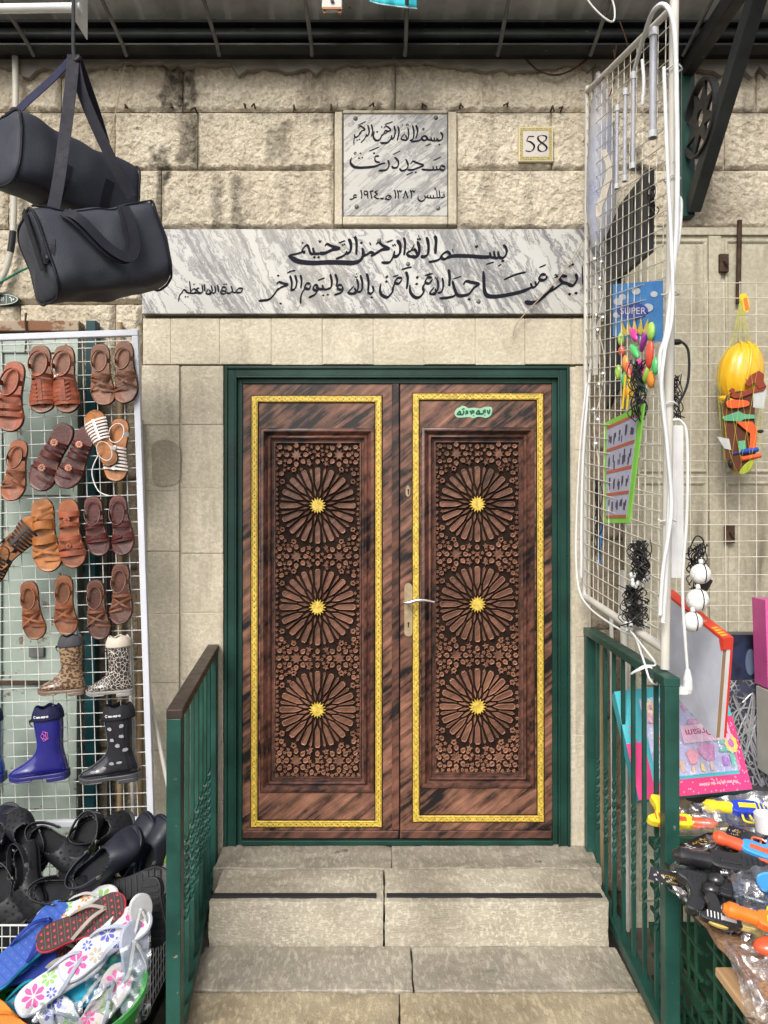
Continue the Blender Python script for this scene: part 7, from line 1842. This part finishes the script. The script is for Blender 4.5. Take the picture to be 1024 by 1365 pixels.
    m = MB(); glyphs(m, 'The best gift for the children', lambda x, y: f(.90 - x * .030, .91 + y * .040, .0022), 1.0); m.build('slogan', plain('white slogan', (.72, .7, .7), .4), t)
    m = MB(); glyphs(m, 'My Dream', lambda x, y: f(.05 + y * .07, .34 + x * .075, .0022), 1.0); m.build('side_title', plain('pink side title', (.62, .05, .22), .4), t)
    crumple('window_film', 'x', 'x', [f(.19, .11, .02), f(.93, .11, .02), f(.93, .84, .02), f(.19, .84, .02)], M['film'], .004, 14, 3, parent=t)
    # far right boxes
    t = thing('pink_box', 'tall pink printed box at the right picture edge', 'box', W(1030, 920, -.5))
    f = quadfn(W(1020, 800, -.5), W(1110, 800, -.5), W(1116, 922, -.5), W(1024, 918, -.5))
    m = MB(); slab_from(m, f, .1); m.build('carton', plain('pink box card', (.56, .10, .30), .35), t)
    m = MB(); glyphs(m, 'Dress', lambda x, y: f(.03 + x * .10, .20 - y * .12, .001), 1.0); m.build('lettering', plain('white box print', (.72, .66, .7), .4), t)
    m = MB(); 
    for (u, v, w_, h_) in ((.03, .30, .1, .2), (.06, .55, .09, .05), (.03, .66, .02, .25), (.11, .66, .02, .25), (.15, .32, .05, .1)): slab_from(m, f, .0005, u, u + w_, v, v + h_, .0012)
    m.build('print', plain('pale print', (.70, .42, .56), .4), t)
    t = thing('white_box', 'cream white carton under the pink printed box', 'box', W(1030, 1040, -.5))
    m = MB(); f = quadfn(W(1026, 922, -.52), W(1110, 924, -.52), W(1110, 1040, -.52), W(1028, 1036, -.52)); slab_from(m, f, .1); m.build('carton', plain('white box card', (.50, .48, .44), .45), t)
    m = MB(); glyphs(m, 'G', lambda x, y: f(.03 + x * .12, .35 - y * .16, .001), 1.0); slab_from(m, f, .0004, .02, .2, .5, .53, .001); slab_from(m, f, .0004, .02, .2, .6, .62, .001); m.build('print', M['ink'], t)
    # navy picture box and grey machine toy box
    t = thing('navy_box', 'dark navy picture box behind the red edged game box', 'box', W(1000, 905, -.35))
    f = quadfn(W(950, 846, -.36), W(1020, 846, -.36), W(1020, 905, -.36), W(950, 905, -.36))
    m = MB(); slab_from(m, f, .08); nt = NT('night sky print'); c_ = nt.mix(nt.ramp(nt.noise(14, 5), [(.42, 0.0), (.6, 1.0)]), (.006, .008, .018), (.014, .026, .06)); m.build('carton', nt.set(c_, .35), t)
    m = MB(); m.add([f(.72 + .10 * math.cos(a * PI / 7), .62 + .3 * math.sin(a * PI / 7), .001) for a in range(14)], [tuple(range(14))]); m.build('print', plain('blue grey print', (.10, .13, .2), .4), t)
    m = MB(); m.tube([f(.93 + .0 * a, .35 + .22 * math.sin(a), .004) + Vector((.02 * math.cos(a), 0, 0)) for a in [R(q) for q in range(-150, 150, 20)]], .004, 6); m.build('tie', M['cable_white'], t)
    t = thing('grey_toy_box', 'dark box with a tangled silver machine picture below the navy box', 'box', W(990, 1060, -.35))
    f = quadfn(W(950, 907, -.38), W(1024, 907, -.38), W(1030, 1066, -.42), W(955, 1066, -.42))
    m = MB(); slab_from(m, f, .08); nt = NT('silver machine print'); c_ = nt.mix(nt.ramp(nt.voro(42, 'DISTANCE_TO_EDGE'), [(.02, 1.0), (.10, 0.0)]), (.022, .024, .03), (.30, .30, .32)); c_ = nt.mix(nt.ramp(nt.noise(9, 4), [(.45, 0.0), (.6, 1.0)]), c_, (.03, .035, .06)); m.build('carton', nt.set(c_, .35), t)
    m = MB()
    for k in range(9):
        rr = random.Random(k); m.tube(spline([f(rr.uniform(.3, .95), rr.uniform(.05, .95), .006) for _ in range(4)], 6), .004, 6)
    m.build('silver_part', plain('silver print relief', (.28, .28, .30), .35, .3), t, smooth=True)
    t = thing('grey_toy_box', 'long dark toy box lying flat below the play set', 'box', W(1000, 1100, -.5))
    m = MB(); m.box2((W(935, 1080, -.5).x, -.62, W(935, 1085, -.5).z), (1.75, -.3, W(935, 1058, -.5).z)); m.build('carton', plain('dark grey card', (.06, .055, .06), .5), t, bevel=.003)
boxes()

# ------------------------------------------------------------------ the stall: crates, boards and bagged toys
TZ = .686
def stall():
    gc = plain('dark green crate plastic', (.018, .075, .042), .45, 0, .45, 9, wear=.66, wcol=(.12, .14, .11))
    def crate(label, x0, x1, y0, y1, z0, z1):
        x0 += .03
        t = thing('green_crate', label, 'crate', ((x0 + x1) / 2, (y0 + y1) / 2, z0), 'green lattice crates carrying the stall boards')
        m = MB()
        for z in (z0 + .012, z1 - .014): 
            h = .024 if z < z1 - .02 else .028
            m.box2((x0, y0, z - h / 2), (x1, y0 + .012, z + h / 2)); m.box2((x0, y0 + .0121, z - h / 2), (x0 + .012, y1, z + h / 2)); m.box2((x0 + .0121, y1 - .012, z - h / 2), (x1, y1, z + h / 2))
        m.build('rim', gc, t, bevel=.003)
        m = MB(); nx = 9; ny = 8; nz = 4
        for k in range(1, ny): y = y0 + (y1 - y0) * k / ny; m.box2((x0 + .003, y - .008, z0 + .02), (x0 + .010, y + .008, z1 - .02))
        for k in range(1, nz): z = z0 + (z1 - z0) * k / nz; m.box2((x0 + .001, y0 + .012, z - .006), (x0 + .0125, y1 - .012, z + .006))
        for k in range(1, nx): x = x0 + (x1 - x0) * k / nx; m.box2((x - .008, y0 + .003, z0 + .02), (x + .008, y0 + .010, z1 - .02))
        for k in range(1, nz): z = z0 + (z1 - z0) * k / nz; m.box2((x0 + .013, y0 + .001, z - .006), (x1 - .012, y0 + .0125, z + .006))
        m.build('lattice_side', gc, t, bevel=.002)
        m = MB(); m.box2((x0 + .03, y0 + .03, z0 + .004), (x1 - .02, y1 - .02, z0 + .02)); m.build('base', gc, t)
    crate('green lattice crate at the bottom nearest the viewer', .905, 1.38, -1.62, -1.14, .0, .32)
    crate('green lattice crate stacked on the near bottom one', .900, 1.38, -1.60, -1.13, .325, .655)
    crate('green lattice crate at the bottom behind the railing', .925, 1.40, -1.08, -.62, .0, .32)
    crate('green lattice crate stacked on the rear bottom one behind the railing', .920, 1.40, -1.07, -.62, .325, .655)
    # chipboard table top
    tb = NT('chipboard'); c_ = tb.mix(tb.ramp(tb.noise(120, 4, .7), [(.4, 0.0), (.6, 1.0)]), (.20, .105, .055), (.36, .21, .12)); tb.set(c_, .75, 0, tb.noise(90, 4), .5, .004)
    m = MB(); rr = random.Random(2); n = 40; y0, y1 = -1.95, -1.0
    L_ = [(.886 + .006 * math.sin(k * .9) + rr.uniform(-.004, .004), y0 + (y1 - y0) * k / n) for k in range(n + 1)]
    m.prism([(1.8, y0)] + L_ + [(1.8, y1)], lambda a, b, d: Vector((a, b, d)), TZ - .02, TZ)
    o = m.build('chipboard_top', tb.mat, None); tag(o, 'rough edged chipboard table top on the green crates', 'table top', None, 'thing')
    # pale plank
    wd = NT('pale plank wood'); c_ = wd.mix(wd.ramp(wd.noise(1.0, 5, .6, wd.mapping((40, 3, 40))), [(.35, 0.0), (.65, 1.0)]), (.38, .22, .11), (.52, .34, .18)); wd.set(c_, .5)
    m = MB(); m.box2((.868, -2.1, .598), (1.10, -1.34, .622)); o = m.build('wooden_plank', wd.mat, None, bevel=.004); tag(o, 'pale wooden plank sticking out under the chipboard at the bottom right', 'plank', None, 'thing')
    m = MB(); m.box2((.95, -2.05, .50), (1.4, -1.66, .597)); o = m.build('plank_support', gc, None, bevel=.006); tag(o, 'green plastic block under the pale plank', 'block', None, 'thing')
stall()

TOY = {k: plain('toy gun ' + k, c, .28, 0, .12, **{'Coat Weight': .4}) for k, c in {'yellow': (.74, .58, .02), 'blue': (.012, .04, .42), 'orange': (.80, .17, .015), 'red': (.68, .09, .03), 'sky': (.04, .26, .60), 'black': (.016, .016, .018), 'white': (.6, .6, .6), 'gold': (.50, .38, .10)}.items()}
def toy_gun(label, px, py, deg, Lpx, body, barrel, y, tip=None, n=(.0, -.55, .83), flip=1):
    """pistol outline, muzzle towards +x; native length .30"""
    t = thing('toy_gun', label, 'toy gun', (0, 0, 0), 'toy guns in bags on the stall')
    fn = lambda a, b, d: Vector((a, flip * b, d))
    bd = spline([(-.10, .035), (-.02, .042), (.05, .036), (.055, .0), (.03, -.012), (-.02, -.014), (-.03, -.05), (-.045, -.085), (-.085, -.085), (-.075, -.04), (-.085, -.005), (-.115, .012)], 4, True)
    m = MB(); m.prism(bd, fn, -.018, .018); m.build('gun_body', TOY[body], t, bevel=.006, seg=3)
    m = MB(); m.lathe([(.019, 0), (.022, .01), (.021, .055), (.024, .06), (.024, .085), (.019, .09), (.012, .10)], (.05, flip * .016, 0), 16, Matrix.Rotation(R(90), 3, 'Y')); m.build('barrel', TOY[barrel], t, smooth=True)
    m = MB(); m.tube(spline([fn(.02, -.012, 0), fn(.018, -.035, 0), fn(-.01, -.042, 0), fn(-.028, -.036, 0)], 5), .004, 8); m.tube([fn(-.005, -.012, 0), fn(-.010, -.03, 0)], .004, 8); m.build('trigger_guard', TOY[tip or body], t, smooth=True)
    m = MB()
    for k in range(5): m.box(fn(-.085 + k * .014, .012, .019), (.005, .03, .004))
    m.box(fn(.0, .016, .019), (.06, .018, .005)); m.build('grip_rib', TOY[tip or barrel], t, bevel=.001)
    m = MB(); m.prism(spline([(-.08, .04), (-.04, .052), (.0, .046), (-.04, .04)], 3, True), fn, -.008, .008); m.build('sight', TOY[barrel], t, bevel=.002)
    n = Vector(n); orient(t, W(px, py, y), n, img_dir(deg, n), Lpx / (.27 * scale_at(y)))
    return t
def toys():
    toy_gun('yellow barrelled blue toy gun at the back of the stall', 996, 1083, 172, 100, 'blue', 'yellow', -.98, 'yellow', flip=-1)
    toy_gun('red toy gun with a yellow grip lying behind the near railing post', 902, 1090, -10, 92, 'yellow', 'red', -.94, 'red', flip=-1)
    toy_gun('red toy gun with sky blue trim at the right of the stall', 1010, 1130, 140, 100, 'sky', 'red', -1.15, 'red')
    toy_gun('orange toy gun at the right edge below the red and sky blue one', 1034, 1226, 146, 118, 'orange', 'orange', -1.43, 'yellow')
    toy_gun('black toy gun inside a clear bag in the middle of the stall', 972, 1145, 160, 130, 'black', 'black', -1.16, 'black')
    toy_gun('black toy gun in the clear bag at the front edge of the board', 955, 1190, -35, 120, 'black', 'black', -1.22, 'black')
    toy_gun('black toy gun with a gold barrel low at the front of the stall', 970, 1224, -28, 84, 'black', 'gold', -1.36, 'white', flip=-1)
    # black coiled pieces inside bags
    t = thing('black_toy', 'bundle of black toy pieces under the clear film beside the header cards', 'toy', W(945, 1200, -1.2))
    rr = random.Random(6); m = MB()
    for k in range(26): m.ball(W(rr.uniform(925, 985), rr.uniform(1165, 1215), rr.uniform(-1.26, -1.14)), rr.uniform(.012, .026), 10, (1, 1, .7))
    m.build('piece', TOY['black'], t, smooth='all')
    # header cards
    bk = plain('black header card', (.015, .014, .018), .35); yw = plain('yellow header print', (.60, .38, .03), .4); wt = plain('pale header print', (.45, .44, .46), .4)
    def header(label, c4, y4, words):
        t = thing('header_card', label, 'card', W(*c4[0], y4[0]), 'printed header cards of the bagged toys')
        f = quadfn(*[W(a, b, y) for (a, b), y in zip(c4, y4)])
        m = MB(); slab_from(m, f, .003); m.build('card', bk, t)
        m = MB(); glyphs(m, words, lambda x, y: f(.30 + x * .115, .52 - y * .26, .0012), 1.0); glyphs(m, words, lambda x, y: f(.42 + x * .075, .86 - y * .2, .0012), 1.0); m.build('lettering', yw, t)
        m = MB(); rr = random.Random(len(label))
        for k in range(16): 
            u, v = rr.uniform(.03, .9), rr.uniform(.08, .8); m.add([f(u, v, .0009 + .00002 * k), f(u + .04, v + .05, .0009 + .00002 * k), f(u + .05, v + .16, .0009 + .00002 * k), f(u + .01, v + .12, .0009 + .00002 * k)], [(0, 1, 2, 3)])
        m.build('print', wt, t)
    header('black header card with yellow lettering lying slanted at the back of the toys', [(898, 1128), (958, 1104), (978, 1117), (912, 1139)], (-1.0, -.97, -1.03, -1.06), 'ACTION')
    header('black header card hanging over the front edge of the chipboard', [(868, 1155), (918, 1168), (920, 1186), (864, 1172)], (-1.12, -1.14, -1.15, -1.13), 'ACTION')
    header('small black header card between the blue and the sky blue toy guns', [(972, 1100), (1000, 1108), (994, 1120), (966, 1112)], (-1.05, -1.06, -1.1, -1.09), 'ACTION')
    # black bagged goods under the film
    bg = plain('glossy black plastic', (.014, .014, .016), .28, 0, .3, 20, 60, .4)
    crumple('black_bag', 'crumpled glossy black plastic goods at the front corner of the chipboard', 'plastic bag', [W(890, 1158, -1.08), W(972, 1122, -1.08), W(1014, 1244, -1.38), W(938, 1226, -1.29)], bg, .05, 40, 21, puff=.02)
    crumple('black_bag', 'crumpled glossy black plastic goods behind the red and sky blue toy gun', 'plastic bag', [W(955, 1112, -1.02), W(1040, 1100, -1.0), W(1050, 1190, -1.24), W(985, 1190, -1.24)], bg, .05, 40, 22, puff=.02)
    crumple('toy_bag', 'clear bag over the black goods behind the red and sky blue toy gun', 'plastic bag', [W(940, 1110, -1.06), W(1045, 1096, -1.04), W(1060, 1190, -1.28), W(975, 1195, -1.28)], M['film'], .045, 34, 23, puff=.04)
    # films
    crumple('toy_bag', 'clear bag over the black toys at the front corner of the board', 'plastic bag', [W(870, 1156, -1.10), W(985, 1115, -1.08), W(1020, 1258, -1.38), W(935, 1234, -1.31)], M['film'], .035, 34, 11, puff=.03)
    crumple('toy_bag', 'clear bag around the yellow barrelled blue toy gun', 'plastic bag', [W(935, 1068, -.95), W(1050, 1055, -.95), W(1050, 1112, -1.1), W(940, 1108, -1.06)], M['film'], .025, 26, 12, puff=.03)
    crumple('toy_bag', 'clear bag around the red and yellow toy gun by the railing post', 'plastic bag', [W(880, 1062, -.92), W(950, 1075, -.92), W(968, 1112, -1.0), W(884, 1112, -.98)], M['film'], .025, 24, 13, puff=.03)
    crumple('toy_bag', 'clear bag over the orange toy gun at the right edge', 'plastic bag', [W(975, 1168, -1.22), W(1050, 1150, -1.2), W(1060, 1250, -1.45), W(990, 1255, -1.42)], M['film'], .03, 26, 14, puff=.03)
    crumple('toy_bag', 'shiny clear bag drooping over the pale plank at the bottom right', 'plastic bag', [W(972, 1255, -1.44), W(1060, 1235, -1.44), W(1060, 1400, -1.72), W(1005, 1390, -1.66)], M['film'], .05, 34, 15, puff=.04)
    m = MB(); m.ball(W(1030, 1262, -1.5), .03, 12, (1.6, 1, .7)); o = m.build('orange_toy', TOY['red'], None, smooth='all'); tag(o, 'red orange toy piece inside the bag at the bottom right', 'toy', None, 'thing')
    m = MB(); m.prism(spline([(1008, 1168), (1024, 1162), (1040, 1170), (1036, 1186), (1016, 1188)], 4, True), lambda a, b, d: W(a, b, -1.26 - d), 0, .03); o = m.build('sky_blue_toy', TOY['sky'], None, bevel=.006); tag(o, 'sky blue and white toy piece at the right edge above the orange gun', 'toy', None, 'thing')
    m = MB(); m.lathe([(.03, 0), (.036, .05), (.034, .052), (.028, .004)], W(1022, 1108, -1.1), 20); o = m.build('white_cup', TOY['white'], None, smooth=True); tag(o, 'white plastic cup at the right edge of the stall', 'cup', None, 'thing')
toys()

# small things under the awning edge
def top_bits():
    t = thing('white_clip', 'white plastic clip with brown feet hanging from the awning sheet', 'clip', W(442, 0, -.3))
    m = MB(); rcy(m, 429, 456, -30, 11, -.32, -.29); m.build('clip_body', plain('white clip plastic', (.55, .54, .50), .45), t, bevel=.005)
    m = MB(); rcy(m, 431, 434, 11, 17, -.315, -.30); rcy(m, 451, 455, 11, 17, -.315, -.30); rcy(m, 430, 456, 9, 12, -.323, -.318); m.build('clip_foot', plain('brown clip', (.35, .16, .08), .5), t)
    m = MB(); m.lathe([(.008, 0), (.008, .004)], W(443, 1, -.325), 10, Matrix.Rotation(R(90), 3, 'X')); m.build('clip_hole', M['cable_black'], t)
    t = thing('teal_cloth', 'corner of a turquoise cloth hanging below the awning', 'cloth', W(525, 0, -.35))
    m = MB(); m.grid(lambda u, v: W(492 + 64 * u, -60 + v * (62 + 10 * u ** .6), -.35 + .012 * math.sin(u * 14)), 24, 10); m.build('cloth_sheet', plain('turquoise cloth', (.04, .42, .50), .7), t, smooth='all', solid=.002)
    m = MB(); m.tube([W(494 + 62 * u, 1.5 + 10 * u ** .6, -.352 + .012 * math.sin(u * 14)) for u in np.linspace(0, 1, 20)], .003, 6); m.build('hem', plain('pale hem', (.45, .58, .6), .7), t)
top_bits()
bpy.context.view_layer.update()
